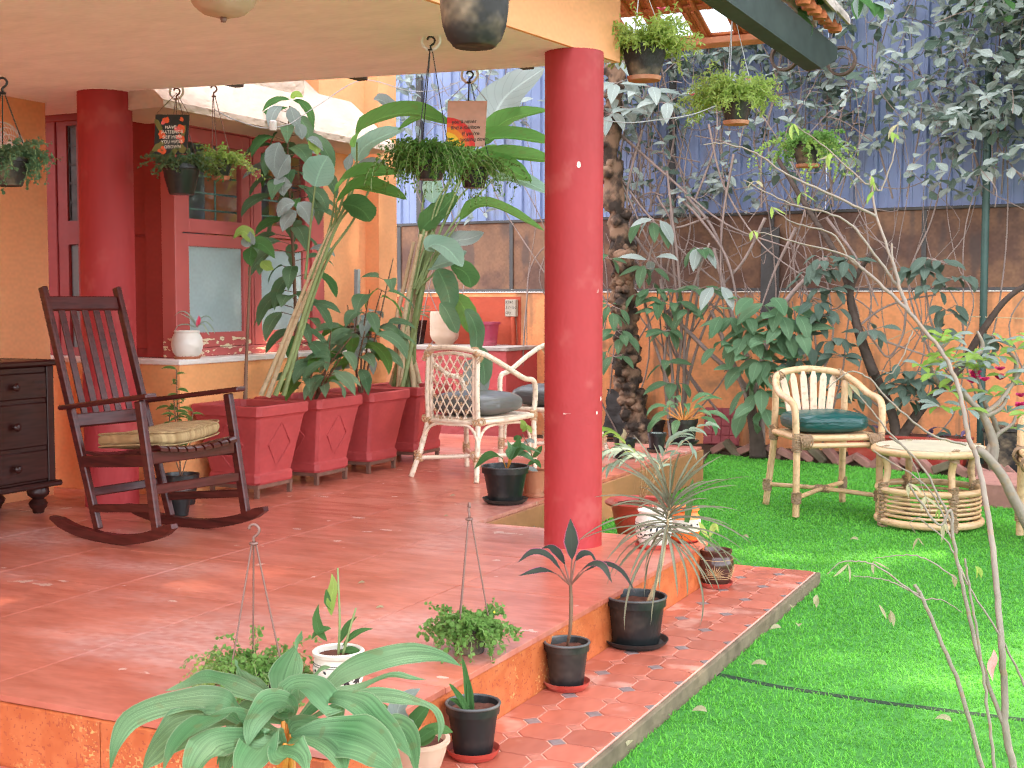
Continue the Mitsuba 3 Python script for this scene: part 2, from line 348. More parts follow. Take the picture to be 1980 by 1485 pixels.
mat('planter_red', blotch((.41, .056, .054), .12, 6.), .55, .4, stucco_rough, .006)
mat('stand_rust', blotch((.17, .075, .05), .4, 25.), .8)
# pots
def dusty(c, d, amt):
    def fn(p, n, uv):
        k = fbm(p.x * 11, p.y * 11, p.z * 11, 4)
        return mix(c, d, smoothstep(.44, .74, k) * amt * (.5 + .7 * noise(p.x * 60, p.y * 60, p.z * 60)))
    return fn
mat('pot_black', dusty((.009, .011, .0115), (.11, .085, .065), .28), .34, .5)
mat('pot_old', dusty((.022, .018, .016), (.27, .19, .115), .75), .6, .4, stucco_rough, .004)
mat('pot_rim', dusty((.06, .06, .06), (.2, .17, .15), .5), .4)
mat('terracotta', dusty((.42, .15, .075), (.55, .33, .22), .6), .75, .3)
mat('plastic_red', dusty((.38, .045, .03), (.50, .28, .2), .4), .45)
mat('plastic_magenta', dusty((.36, .035, .075), (.45, .2, .2), .3), .45)
mat('cream_pot', dusty((.52, .36, .25), (.42, .26, .16), .4), .5)
mat('white_glaze', dusty((.74, .68, .60), (.60, .50, .38), .4), .22, .6)
mat('plaster_white', dusty((.62, .57, .49), (.45, .37, .28), .6), .6)
mat('glaze_brown', dusty((.055, .022, .016), (.13, .06, .04), .5), .16, .6)
mat('paint_black', (.02, .02, .022), .5)
mat('paint_tan', (.52, .33, .15), .6)
mat('paint_orange', dusty((.72, .16, .025), (.75, .4, .2), .3), .5)
mat('grey_plastic', blotch((.30, .30, .29), .1, 5.), .5)
mat('white_plastic', (.78, .75, .72), .4)
mat('hook_black', (.015, .014, .014), .4)
mat('hook_brown', (.20, .10, .08), .5)
mat('wire_grey', (.45, .44, .44), .5)
mat('paper_note', blotch((.40, .33, .25), .15, 20.), .8)
mat('board_black', (.02, .026, .024), .6)
mat('board_pink', blotch((.62, .36, .27), .06, 12.), .7)
for nm, c in (('art_orange', (.78, .13, .04)), ('art_olive', (.17, .17, .045)), ('art_pink', (.80, .16, .16)), ('art_red', (.74, .04, .03)), ('art_amber', (.85, .28, .02)), ('art_yellow', (.85, .55, .03)),
              ('art_white', (.82, .80, .74)), ('art_ink', (.06, .04, .03)), ('flower_pink', (.78, .16, .26)), ('flower_magenta', (.52, .02, .12)), ('leaf_litter', (.46, .36, .20)), ('yellow_bud', (.72, .62, .05))):
    mat(nm, c, .6)
# plants
leafmat('leaf_strelitzia', (.11, .28, .060), (.20, .38, .10), 1.45, .26, .22, var=5., spots=.2)
leafmat('leaf_mint', (.25, .42, .30), (.38, .54, .42), 1.0, .28, .2, var=6.)
leafmat('leaf_frosty', (.22, .27, .235), (.36, .40, .37), .75, .34, .25, var=6.)
leafmat('leaf_dark', (.09, .18, .08), (.19, .29, .165), .9, .30, .3, spots=.15)
leafmat('leaf_soft', (.13, .24, .125), (.22, .33, .19), .95, .4, .28, var=5.)
leafmat('leaf_mid', (.070, .165, .055), (.115, .235, .075), 1.0, .36, .25)
leafmat('leaf_vine', (.29, .34, .30), (.53, .57, .51), .8, .33, .22, var=4.)
leafmat('leaf_vine_dark', (.09, .135, .10), (.19, .24, .19), .8, .4, .2, var=4.)
leafmat('leaf_lime', (.32, .46, .09), (.52, .62, .20), 1.1, .4, .1, var=30.)
leafmat('leaf_fern', (.075, .175, .035), (.15, .28, .06), 1.0, .45, .1, var=30.)
leafmat('leaf_fernlight', (.14, .28, .06), (.25, .41, .12), 1.0, .45, .1, var=30.)
leafmat('leaf_fire', (.085, .22, .085), (.25, .39, .21), .95, .20, .0, var=13., spots=.25, eta=1.6, par=.7)
leafmat('leaf_cordyline', (.035, .042, .034), (.075, .085, .065), .5, .28, .1, edge=(.42, .10, .16))
leafmat('leaf_dracaena', (.14, .155, .09), (.28, .27, .19), .6, .4, .35, edge=(.20, .08, .07))
leafmat('leaf_palm', (.26, .36, .26), (.42, .50, .40), .9, .35, .15)
leafmat('leaf_bright', (.26, .42, .07), (.42, .55, .17), 1.1, .35, .15)
leafmat('leaf_variegated', (.10, .21, .05), (.18, .28, .08), 1.0, .35, .2, edge=(.62, .58, .24))
leafmat('leaf_dry', (.36, .30, .17), (.55, .50, .32), .9, .6, .2)
leafmat('leaf_canopy', (.05, .12, .03), (.10, .19, .05), 1.0, .4, .1)
mat('stem_green', blotch((.20, .25, .09), .25, 20.), .5)
mat('stem_straw', cane((.40, .27, .13), (.62, .47, .29)), .6)
mat('stem_orange', blotch((.62, .25, .045), .2, 20.), .4)
mat('stem_brown', blotch((.17, .085, .05), .3, 20.), .75)
mat('vine_brown', blotch((.27, .19, .16), .4, 9.), .8)
mat('bark_pale', cane((.16, .12, .09), (.30, .235, .185)), .7)
mat('table_mat', blotch((.50, .455, .33), .14, 9.), .28)
mat('bark_dark', blotch((.085, .058, .046), .4, 20.), .85, .2, stucco_rough, .012)
def knob_fn(p, n, uv): return mix((.05, .034, .026), (.26, .15, .095), smoothstep(.36, .66, fbm(p.x * 13, p.y * 13, p.z * 9, 4)))
mat('bark_knob', knob_fn, .85, .2, stucco_rough, .014)

# ---------------------------------------------------------------- the ground and floors
Z0, ZP, ZL = 0.0, -0.19, -0.235          # veranda, path, lawn
k = struct('ground', 'brown bare earth under and behind the lawn')
put(k, None, box(-30, 30, -20, 60, -.60, -.30), 'soil')
k = struct('lawn', 'bright green artificial turf lawn', 'lawn')
LAWN_BACK = [(-7.0, 10.95), (-3.34, 10.88), (-2.2, 10.62), (-1.03, 10.2), (0.4, 9.5), (3.2, 8.6)]
put(k, None, extrude([(-2.9, 5.6), (-1.75, 5.6), (-1.34, 5.6), (-1.343, -1.0), (4.5, -1.0), (4.5, 8.2)] + LAWN_BACK[::-1][:4] + [(-3.34, 10.88), (-3.3, 9.2), (-2.9, 9.2)], -.29, ZL - .018), 'turf_base')
rng = np.random.default_rng(7)
def in_view(x, y, z, m=.08):
    dx, dy = x - EYE[0], y - EYE[1]; f = -math.sin(YAW) * dx + math.cos(YAW) * dy; r = math.cos(YAW) * dx + math.sin(YAW) * dy
    return (f > 1) & (np.abs(r / np.maximum(f, .1)) < .39 + m)
def grass_field():
    n = 420000
    x = rng.uniform(-3.3, 3.4, n); y = rng.uniform(2.6, 11.0, n)
    back = np.interp(x, [p[0] for p in LAWN_BACK], [p[1] for p in LAWN_BACK]) - .02 * rng.random(n)
    ok = in_view(x, y, 0) & (y < back) & ~((x < -1.335) & (y < 6.105)) & ~((x < -2.90) & (y < 9.25))
    ok |= in_view(x, y, 0) & (x > -2.88) & (x < -1.95) & (y > 5.64) & (y < 6.12)
    d = np.hypot(x, y); ok &= rng.random(n) < np.clip(3.3 / d, .28, 1) ** .6
    seam1 = np.abs(y - np.interp(x, [-1.35, -1.1, -.75, -.3, 1.], [4.462, 4.403, 4.376, 4.386, 4.40]) - .006 * np.sin(x * 11)) < .024
    seam2 = np.abs(x - np.interp(y, [6.1, 6.3, 6.8, 7.5], [-1.42, -1.39, -1.342, -1.306])) < .006; ok &= ~seam1 & ~(seam2 & (y > 6.1) & (y < 7.6))
    x, y = x[ok], y[ok]; n = len(x); d = d[ok]
    h = rng.uniform(.010, .021, n); w = rng.uniform(.0016, .0028, n) * np.clip(d / 4.5, 1, 2.2); a = rng.uniform(0, 2 * np.pi, n); l = rng.uniform(.006, .022, n); b = a + rng.uniform(-.9, .9, n) + np.pi / 2
    s = np.stack([np.cos(a), np.sin(a), np.zeros(n)], 1) * w[:, None]; q = np.stack([np.cos(b), np.sin(b), np.zeros(n)], 1)
    o = np.stack([x, y, np.full(n, ZL - .02)], 1); m = o + q * (l * .35)[:, None]; m[:, 2] += h * .65; t = o + q * l[:, None]; t[:, 2] += h
    v = np.stack([o - s, o + s, m - s * .8, m + s * .8, t], 1).reshape(-1, 3)
    f = (np.array([[0, 1, 3], [0, 3, 2], [2, 3, 4]])[None] + (np.arange(n) * 5)[:, None, None]).reshape(-1, 3)
    return v, f
put('lawn', 'seam', extrude([(-1.345, 4.446), (-1.1, 4.387), (-.75, 4.36), (-.3, 4.37), (1.0, 4.384), (1.0, 4.418), (-.3, 4.404), (-.75, 4.394), (-1.1, 4.421), (-1.345, 4.48)], -.262, ZL - .0165), 'turf_backing')
k = thing('turf_grass', 'short bright green artificial grass blades covering the lawn', 'grass', kind='stuff')
put(k, None, grass_field(), 'grass_blade')

# veranda floor: a slab carrying big square tiles and the riser slabs of its edge
vf = struct('veranda_floor', 'raised red tiled veranda floor with an orange stone edge', 'floor')
put(vf, 'base', [box(-5.95, -1.75, 2.59, 5.60, -.3, -.013), box(-5.95, -2.91, 5.58, 9.2, -.3, -.0135)], 'grout')
TS = .585
for i in range(-6, 3):
    for j in range(-1, 13):
        x0, x1 = -2.89 + i * TS, -2.89 + (i + 1) * TS; y0, y1 = 2.58 + j * TS, 2.58 + (j + 1) * TS
        edge = 5.62 if (x0 > -2.9) else 9.25
        x0, x1, y0, y1 = max(x0, -5.9), min(x1, -1.722), max(y0, 2.562), min(y1, edge)
        if x1 - x0 < .05 or y1 - y0 < .05: continue
        if x0 > -2.9 and x1 < -1.72 + .0: pass
        g = .0018; dz = (hash((i * 7, j * 13)) % 7) * .0002
        put(vf, 'tile', box(x0 + g, x1 - g, y0 + g, y1 - g, -.02, -.0006 - dz, .0016), 'floor_tile')
def risers(pts, n, mat_, zb, out):
    (xa, ya), (xb, yb) = pts
    for q in range(n):
        a, b = q / n, (q + 1) / n; x0, x1, y0, y1 = xa + (xb - xa) * a, xa + (xb - xa) * b, ya + (yb - ya) * a, ya + (yb - ya) * b
        g = .0015
        if abs(xb - xa) < 1e-6: m = box(x0 - .02, x0, y0 + g, y1 - g, zb, -.022, .002)
        else: m = box(min(x0, x1) + g, max(x0, x1) - g, y0 - (.02 if out < 0 else 0), y0 + (.02 if out > 0 else 0), zb, -.022, .002)
        put(vf, 'riser_panel', m, mat_)
risers(((-5.9, 2.59), (-1.735, 2.59)), 6, 'riser_granite', -.2, -1)
risers(((-1.73, 2.57), (-1.73, 5.60)), 4, 'riser_granite', -.2, 0)
risers(((-2.89, 5.61), (-1.735, 5.61)), 2, 'riser_brown', -.25, 1)
risers(((-2.875, 5.635), (-2.875, 9.24)), 5, 'riser_brown', -.25, 0)

# tiled path along the step: octagons with small squares between
pa = struct('tile_path', 'low red path of octagonal tiles beside the step', 'path')
put(pa, 'bed', [box(-1.735, -1.345, 1.4, 6.085, -.31, ZP - .004), box(-2.3, -1.735, 5.63, 6.085, -.31, ZP - .0045), box(-5.9, -1.735, 1.4, 2.568, -.31, ZP - .005)], 'grout')
PT = .142; c = .3 * PT
def octo(x, y, h): 
    r = PT / 2 - .0028; q = r - c * .72
    return [(x + r, y - q), (x + r, y + q), (x + q, y + r), (x - q, y + r), (x - r, y + q), (x - r, y - q), (x - q, y - r), (x + q, y - r)]
from shapely.geometry import Polygon, box as sbox
strip = [sbox(-1.728, 2.0, -1.348, 6.083), sbox(-2.2, 5.633, -1.728, 6.083)]
from shapely.ops import unary_union
path_area = unary_union(strip)
def clipped(poly):
    g = Polygon(poly).intersection(path_area)
    if g.is_empty or g.area < 3e-4 or g.geom_type != 'Polygon': return None
    p = np.array(g.exterior.coords)[:-1]
    return p[::-1] if Polygon(p).exterior.is_ccw is False else p
for j in range(0, 30):
    for i in range(-7, 2):
        x, y = -1.343 - PT * .5 + i * PT, 2.4 - PT * 3.5 + j * PT
        p = clipped(octo(x, y, 0))
        if p is not None and y > 2.2: put(pa, 'tile', prism(p, ZP - .01, ZP - .0002 * ((i * 3 + j * 5) % 4), .0015), 'path_tile')
        x += PT / 2; y += PT / 2; r = c * .66
        p = clipped([(x + r, y), (x, y + r), (x - r, y), (x, y - r)])
        if p is not None and y > 2.2: put(pa, 'inset_tile', prism(p, ZP - .01, ZP - .0006, .001), 'path_dot' if (i + j) % 2 else 'path_dot_red')
put(pa, 'edge', [box(-1.3445, -1.325, 1.4, 6.10, -.31, ZP - .006, .004), box(-2.3, -1.345, 6.086, 6.10, -.31, ZP - .006, .003)], 'concrete')
for q in range(10):
    put(pa, 'tile', box(-5.9 + q * .42, -5.9 + q * .42 + .416, 2.0, 2.56, ZP - .02, ZP, .002), 'floor_tile')

# ---------------------------------------------------------------- the house
ho = thing('house', 'orange stuccoed house with red door and window and a deep veranda roof', 'house')
put(ho, 'wall', [box(-5.75, -5.4, -1.5, 5.40, 0, 2.16)], 'house_orange_smooth', label='plain orange side wall of the veranda behind the dark chest')
put(ho, 'wall', [box(-5.95, -4.70, 5.63, 5.80, 0, .722), box(-4.885, -4.701, 5.80, 7.79, 0, .7215)], 'house_orange', label='low orange stucco wall under the window sill')
put(ho, 'wall', [box(-5.1, -4.86, 7.235, 8.03, .72, 2.9), box(-4.86, -4.752, 7.79, 8.03, 0, 2.9)], 'house_orange_smooth', label='orange wall and pier right of the window')
put(ho, 'wall', [box(-5.3, -5.02, 4.6, 8.0, 2.3, 4.2), box(-6.6, -6.4, 4.9, 8.0, 0, 2.6), box(-6.4, -5.1, 7.85, 8.02, 0, 2.9)], 'house_orange')
put(ho, 'interior', [box(-6.38, -6.36, 5.82, 7.8, 0, 2.4), box(-6.4, -4.9, 5.81, 7.8, 2.36, 2.40), box(-6.4, -4.92, 5.81, 7.8, .60, .64)], 'room_plaster')
for q in range(5):
    y0 = 5.95 + q * .36
    cv = np.linspace(0, 1, 25); px_ = -5.35 + .03 * np.sin(cv * 14 + q); 
    g = np.stack([np.c_[px_, y0 + cv * .34, np.full(25, z)] for z in (.7, 2.3)], 0).reshape(-1, 3); i = np.arange(24)
    if q in (0, 1, 3): put(ho, 'curtain', (g, np.stack([i, i + 1, i + 26, i + 25], 1)), 'curtain_grey', True)
put(ho, 'sill', box(-5.95, -4.685, 5.612, 5.78, .722, .75, .004), 'sill_white')
put(ho, 'sill', box(-4.90, -4.684, 5.7805, 7.70, .7215, .7505, .004), 'sill_white')
# red boarded door front left of the window corner, over the sill
DY = 5.79
fr = put(ho, 'door', [box(-5.95, -5.70, DY - .02, DY + .06, .752, 2.16, .004), box(-5.48, -5.24, DY - .012, DY + .06, .752, 2.12, .004), box(-5.70, -5.48, DY - .01, DY + .05, 2.075, 2.16), 
      box(-5.70, -5.48, DY - .01, DY + .05, 1.395, 1.53), box(-5.70, -5.48, DY - .01, DY + .05, .752, .80), box(-5.70, -5.625, DY - .008, DY + .05, .80, 2.08), box(-5.55, -5.48, DY - .008, DY + .05, .80, 2.08),
      box(-5.95, -4.86, DY - .028, DY + .06, 2.10, 2.18, .003)], 'door_red', label='dark red door front with a slim leaded light')
for q in range(5): put(fr, 'pane', box(-5.622, -5.553, DY + .012, DY + .02, 1.535 + q * .108, 1.535 + q * .108 + .098), 'lead_glass')
put(fr, 'lead_bar', [box(-5.625, -5.55, DY + .004, DY + .022, 1.53 + q * .108 - .005, 1.53 + q * .108 + .006) for q in range(6)] + [box(-5.626, -5.616, DY + .004, DY + .022, 1.53, 2.075), box(-5.559, -5.549, DY + .004, DY + .022, 1.53, 2.075)], 'dark_metal')
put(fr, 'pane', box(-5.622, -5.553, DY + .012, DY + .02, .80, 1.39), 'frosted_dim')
pn = put(ho, 'panel', [box(-5.235, -5.055, DY - .004, DY + .05, 1.44, 2.09, .004), box(-5.235, -5.055, DY - .004, DY + .05, .80, 1.43, .004), box(-5.24, -5.05, DY + .01, DY + .05, .752, 2.10)], 'door_red', label='flat dark red board panel between column and window')
put(ho, 'post', box(-5.048, -4.862, DY - .02, DY + .06, .752, 2.12, .004), 'door_red')
# window: fixed frame and two casement pairs, upper pane clear with a grille behind, lower pane frosted
WX = -4.86
wf = put(ho, 'window', [box(WX - .07, WX + .03, 5.768, 5.835, .752, 2.13, .004), box(WX - .07, WX + .012, 6.478, 6.50, .78, 2.04), box(WX - .07, WX + .03, 7.10, 7.235, .752, 2.13, .004),
      box(WX - .07, WX + .026, 5.835, 7.10, 2.045, 2.13, .004), box(WX - .07, WX + .02, 5.835, 7.10, .752, .80, .003)], 'window_red', label='red timber window frame with flaking paint')
def casement(y0, y1, z0, z1, w, parent, ang=0., clear=False, wb=None):
    wb = wb or w; hx, hy = WX + .004, y0
    def R(vf):
        v = vf[0].copy(); d = v[:, 1] - hy; e = v[:, 0] - hx; v[:, 1] = hy + d * math.cos(ang) - e * math.sin(ang); v[:, 0] = hx + d * math.sin(ang) + e * math.cos(ang); return v, vf[1]
    s = put(parent, 'sash', [R(box(hx - .035, hx + .006, y0, y0 + w, z0, z1, .003)), R(box(hx - .035, hx + .006, y1 - w, y1, z0, z1, .003)), R(box(hx - .034, hx + .005, y0 + w, y1 - w, z1 - w, z1, .002)), R(box(hx - .034, hx + .005, y0 + w, y1 - w, z0, z0 + wb, .002))], 'window_red')
    put(parent, 'pane', R(box(hx - .018, hx - .013, y0 + w - .004, y1 - w + .004, z0 + wb - .004, z1 - w + .004) if not clear else (A([hx - .015, y0 + w - .004, z0 + wb - .004], [hx - .015, y1 - w + .004, z0 + wb - .004], [hx - .015, y1 - w + .004, z1 - w + .004], [hx - .015, y0 + w - .004, z1 - w + .004]).reshape(4, 3), np.array([[0, 1, 2], [0, 2, 3]]))), 'clear_glass' if clear else 'frosted_glass')
for (ya, yb, an) in ((5.838, 6.474, 0.0), (6.512, 7.097, .05)):
    casement(ya, yb, 1.455, 2.042, .075 if an else .078, wf, an, True)
    casement(ya, yb, .803, 1.448, .07, wf, 0.0, False, .085)
for q in range(6): put(wf, 'grille_bar', tube([(WX - .10, 5.8, 1.50 + q * .098), (WX - .10, 7.12, 1.50 + q * .098)], .006, 6), 'grille_green')
put(wf, 'grille_bar', tube([(WX - .105, 6.29, 1.40), (WX - .105, 6.29, 2.05)], .006, 6), 'grille_green')
put(wf, 'grille_bar', tube([(WX - .105, 6.95, 1.40), (WX - .105, 6.95, 2.05)], .006, 6), 'grille_green')
for z in (1.03, 1.28, 1.60, 1.90): put(wf, 'hinge', tube([(WX + .014, 5.837, z - .035), (WX + .014, 5.837, z + .035)], .006, 6), 'dark_metal')
# sloping concrete awning over the window, and the cream wall above
ax = [(-4.50, 2.050), (-4.50, 2.088), (-5.02, 2.55), (-5.02, 2.05)]
def extr(sec, y0, y1):
    n = len(sec); v = np.array([(x, y0, z) for x, z in sec] + [(x, y1, z) for x, z in sec]); f = [[i, (i + 1) % n, n + (i + 1) % n, n + i] for i in range(n)]
    f = [t for a, b, c_, d in f for t in ([a, b, c_], [a, c_, d])]
    for i in range(1, n - 1): f += [[0, i, i + 1], [n, n + i + 1, n + i]]
    return v, np.array(f)
put(ho, 'awning', extr(ax, 5.30, 7.62), 'awning_cream', label='cream stucco slope over the window')
put(ho, 'upper_wall', box(-5.02, -4.80, 5.78, 6.98, 2.32, 3.4), 'awning_cream')
# veranda roof slab: flat pink underside, orange edge
def fasc(y): return -2.187 + (y - 5.448) * .115
slab = [(-5.95, -1.5), (fasc(-1.5), -1.5), (fasc(5.58), 5.585), (-4.72, 5.27), (-4.72, 5.80), (-5.95, 5.80)]
put(ho, 'roof_slab', extrude(slab, 2.14, 2.36), 'ceiling_paint', label='flat pink plastered ceiling of the veranda')
put(ho, 'fascia', extrude([(fasc(-1.5) + .002, -1.5), (fasc(-1.5) + .02, -1.5), (fasc(5.58) + .022, 5.605), (fasc(5.58) - .02, 5.605), (fasc(5.58) - .02, 5.587), (fasc(5.58) + .002, 5.588)], 2.1405, 2.62), 'house_orange_smooth', label='orange edge of the veranda roof')
for y, x in ((5.35, -4.32), (5.45, -3.62), (5.52, -2.72)):
    put(ho, 'rafter_end', box(x - .03, x + .03, y + .0, y + .34, 2.14 + .05, 2.14 + .16, .004), 'dark_wood')
put(ho, 'column', lathe([(0, -.01), (.127, -.01), (.127, 2.139), (0, 2.139)], 64, (-2.244, 5.30, 0)), 'column_red', 40, label='round red column at the corner of the step')
put(ho, 'column', lathe([(0, -.01), (.137, -.01), (.137, 2.145), (0, 2.145)], 64, (-4.864, 5.276, 0)), 'column_red', 40, label='round dark red column behind the rocking chair')
for hx, hy, _ in ((-2.628, 4.719, 2.140), (-2.859, 5.504, 2.140), (-4.419, 5.306, 2.140)):
    put(ho, 'ceiling_hook', tube(spl([(hx - .035, hy, 2.15), (hx - .042, hy, 2.115), (hx - .02, hy, 2.09), (hx, hy, 2.085), (hx + .02, hy, 2.09), (hx + .042, hy, 2.115), (hx + .035, hy, 2.15)], 4), .006, 7), 'white_plastic', True)

# ---------------------------------------------------------------- garden boundary
WM = np.eye(4); _u = A(1, -.052, 0) / math.hypot(1, .052); WM[:3, 0] = _u; WM[:3, 1] = (-_u[1], _u[0], 0); WM[:3, 3] = (0, 11.2, 0)   # x along the wall, y away from the garden
bw = thing('boundary_wall', 'weathered orange garden wall with damp streaks below brown panels', 'wall')
put(bw, 'wall', box(-9.5, 6, 0, .22, -.4, 1.138), 'old_orange_wall', M=WM)
put(bw, 'red_section', box(-9.4, -5.42, -.006, .0, -.3, 1.10), 'red_oxide_wall', M=WM, label='red oxide painted stretch of the garden wall')
put(bw, 'coping', box(-9.5, 6, -.015, .2, 1.138, 1.15, .003), 'sill_white', M=WM)
pf = thing('panel_fence', 'rusty brown flat panels in dark frames on top of the orange wall', 'fence')
for q in range(-4, 9):
    x0 = -5.545 + q * 1.297
    put(pf, 'panel', box(x0 + .02, x0 + 1.277, .045, .06, 1.175, 1.815), 'brown_panel', M=WM)
    put(pf, 'post', box(x0 - .019, x0 + .019, .03, .075, 1.176, 1.812), 'dark_metal', M=WM)
put(pf, 'rail', box(-10.6, 6.1, .025, .08, 1.1505, 1.175, .003), 'dark_metal', M=WM)
put(pf, 'rail', box(-10.6, 6.1, .025, .08, 1.815, 1.842, .003), 'dark_metal', M=WM)
put(pf, 'brace', box(-3.02, -2.86, -.05, -.016, .90, 1.70, .004), 'dark_metal', M=WM)
bs = thing('sheet_screen', 'tall blue grey corrugated metal sheet screen above the brown panels', 'fence')
def corrugated(w, z0, z1):
    xs, ys = [], []
    for i in range(int(round(w / .2))):
        a = i * .2
        for dx, y in ((0, 0), (.012, -.028), (.038, -.028), (.05, 0), (.105, 0), (.11, -.006), (.125, -.006), (.13, 0)): xs.append(a + dx); ys.append(y)
    xs.append(w); ys.append(0); n = len(xs)
    v = np.vstack([np.c_[xs, ys, np.full(n, z0)], np.c_[xs, ys, np.full(n, z1)]]); i = np.arange(n - 1)
    return v, np.stack([i, i + 1, n + i + 1, n + i], 1)
for q in range(15):
    v, f = corrugated(1.0, 1.82, 4.3); v = v + A(-9.5 + q * 1.0, .12 + .003 * (q % 2), 0)
    put(bs, 'sheet', (v, f), 'blue_sheet', M=WM)
put(bs, 'girt', box(-9.5, 5.5, .16, .20, 2.9, 2.95), 'dark_metal', M=WM)
for x in (-6.62, -3.9, -.5): put(bs, 'post', box(x - .03, x + .03, .06, .10, 1.85, 4.2), 'dark_metal', M=WM)
gp = thing('pole', 'slim dark green metal pole standing before the garden wall at the right', 'pole')
put(gp, None, tube([(-1.13, 10.92, -.3), (-1.13, 10.92, 2.9)], .029, 14), 'green_paint', True)
mb = thing('meter_box', 'grey wall box with handwritten letters KRM on an orange conduit', 'meter box')
put(mb, 'case', box(-5.565, -5.445, -.06, -.007, .91, 1.075, .005), 'paper_note', M=WM)
put(mb, 'conduit', tube([(-5.49, -.035, -.25), (-5.49, -.035, .91)], .022, 12), 'red_oxide_wall', True, M=WM)
put(mb, 'cable', tube(spl([(-5.46, -.03, .91), (-5.44, -.04, .7), (-5.46, -.03, .58), (-5.53, -.02, .5)], 6), .004, 5), 'stem_brown', True, M=WM)
for z, s in ((1.035, 'KRM'), (.985, '17-04'), (.935, 'Qty')):
    m = meshkit.text_mesh(s, .027, .0012); v = np.array(m.vertices); v = np.c_[-5.557 + v[:, 0], -.0602 - v[:, 2], z + v[:, 1]]
    put(mb, 'lettering', (v, np.array(m.faces)), 'art_ink', M=WM)
be = thing('garden_bench', 'low red brown masonry ledge against the red wall carrying pots', 'ledge')
put(be, 'body', box(-7.4, -5.24, -.62, -.008, -.3, .60), 'planter_red', M=WM)
put(be, 'slab', box(-7.42, -5.22, -.64, -.009, .60, .635, .004), 'ridge_grey', M=WM)
put(be, 'step', box(-7.2, -5.0, -1.05, -.641, -.3, .22, .01), 'planter_red', M=WM)
sb = struct('soil_bed', 'dark soil bed between the turf and the garden wall', 'soil')
put(sb, None, extrude([(-7.5, 9.27), (-2.95, 9.27)] + [(x, y + .03) for x, y in LAWN_BACK[1:]] + [(3.2, 11.02), (-7.5, 11.56)], -.32, -.222), 'soil')
bk = thing('brick_edging', 'row of pink broken bricks set slantwise along the back of the turf', 'edging')
r = random.Random(3)
for q in range(27):
    x = -3.25 + q * .128; y = float(np.interp(x, [p[0] for p in LAWN_BACK], [p[1] for p in LAWN_BACK])) + .03
    L, h = r.uniform(.13, .2), r.uniform(.05, .07)
    v, f = box(-L / 2, L / 2, -.035, .035, -h / 2, h / 2, .006); a, t = -.22 + r.uniform(-.25, .25), r.choice([1, 1, -1]) * r.uniform(.35, .75)
    Rm = np.array(trimesh.transformations.euler_matrix(0, t, a)); Rm[:3, 3] = (x, y, -.20 + r.uniform(-.01, .012))
    put(bk, 'brick', (v, f), 'brick_pink' if r.random() < .8 else 'concrete', M=Rm)
tp = thing('tile_panel', 'maroon grooved square tile leaning on the orange wall beside the bricks', 'tile')
PM = WM @ np.array(trimesh.transformations.euler_matrix(-.14, 0, 0)); PM[:3, 3] = xf(A(-3.52, -.09, -.215), WM)
put(tp, 'backing', box(0, .33, 0, .02, 0, .33, .002), 'tile_maroon', M=PM)
for i in range(4):
    for j in range(4): put(tp, 'tile', box(.006 + i * .081, .006 + i * .081 + .075, -.012, .001, .006 + j * .081, .006 + j * .081 + .075, .004), 'tile_maroon', M=PM)
st = thing('stone_slab', 'rough dark grey stone slab leaning on the wall behind the knobbly trunk', 'stone slab')
m = trimesh.creation.box((.37, .06, .45)); m = m.subdivide().subdivide().subdivide().subdivide(); v = np.array(m.vertices)
v = v + (meshkit.noise(v * 16, 3)[:, None] - .5) * .03 + (meshkit.noise(v * 40, 5)[:, None] - .5) * .014
SM = WM @ np.array(trimesh.transformations.euler_matrix(-.12, 0, 0)); SM[:3, 3] = xf(A(-4.28, -.10, .02), WM)
put(st, None, (v, np.array(m.faces)), 'stone_dark', 50, M=SM)
ks = thing('kerb_block', 'low pink masonry block at the right edge of the turf', 'kerb')
put(ks, None, box(-.98, .6, 8.85, 9.5, -.3, -.10, .008), 'brick_pink', M=None)

# ---------------------------------------------------------------- tiled canopy over the lawn side of the veranda
tc = thing('tiled_canopy', 'terracotta tile canopy with glass lights on a dark green beam', 'canopy')
bm = put(tc, 'beam', hull([(x, y, z) for x in (-1.775, -1.675) for y, z in ((1.0, 2.38), (1.0, 2.57), (7.95, 2.57), (7.95, 2.50), (7.55, 2.38))]), 'beam_green')
sl = math.radians(20); C0 = A(0, 7.16, 2.505)
def on(y, h): return (0, C0[1] - y * math.cos(sl) - h * math.sin(sl) * 0, C0[2] + y * math.sin(sl) + h)
def sloped(x0, x1, s0, s1, h0, h1, b=.003):
    v, f = box(x0, x1, s0, s1, h0, h1, b); return np.c_[v[:, 0], C0[1] - v[:, 1] * math.cos(sl) + v[:, 2] * math.sin(sl), C0[2] + v[:, 1] * math.sin(sl) + v[:, 2] * math.cos(sl)], f
for q in (0, 2, 3, 4): put(tc, 'batten', sloped(-3.6, -1.78, .02 + q * .36, .075 + q * .36, -.052, -.012), 'tile_batten')
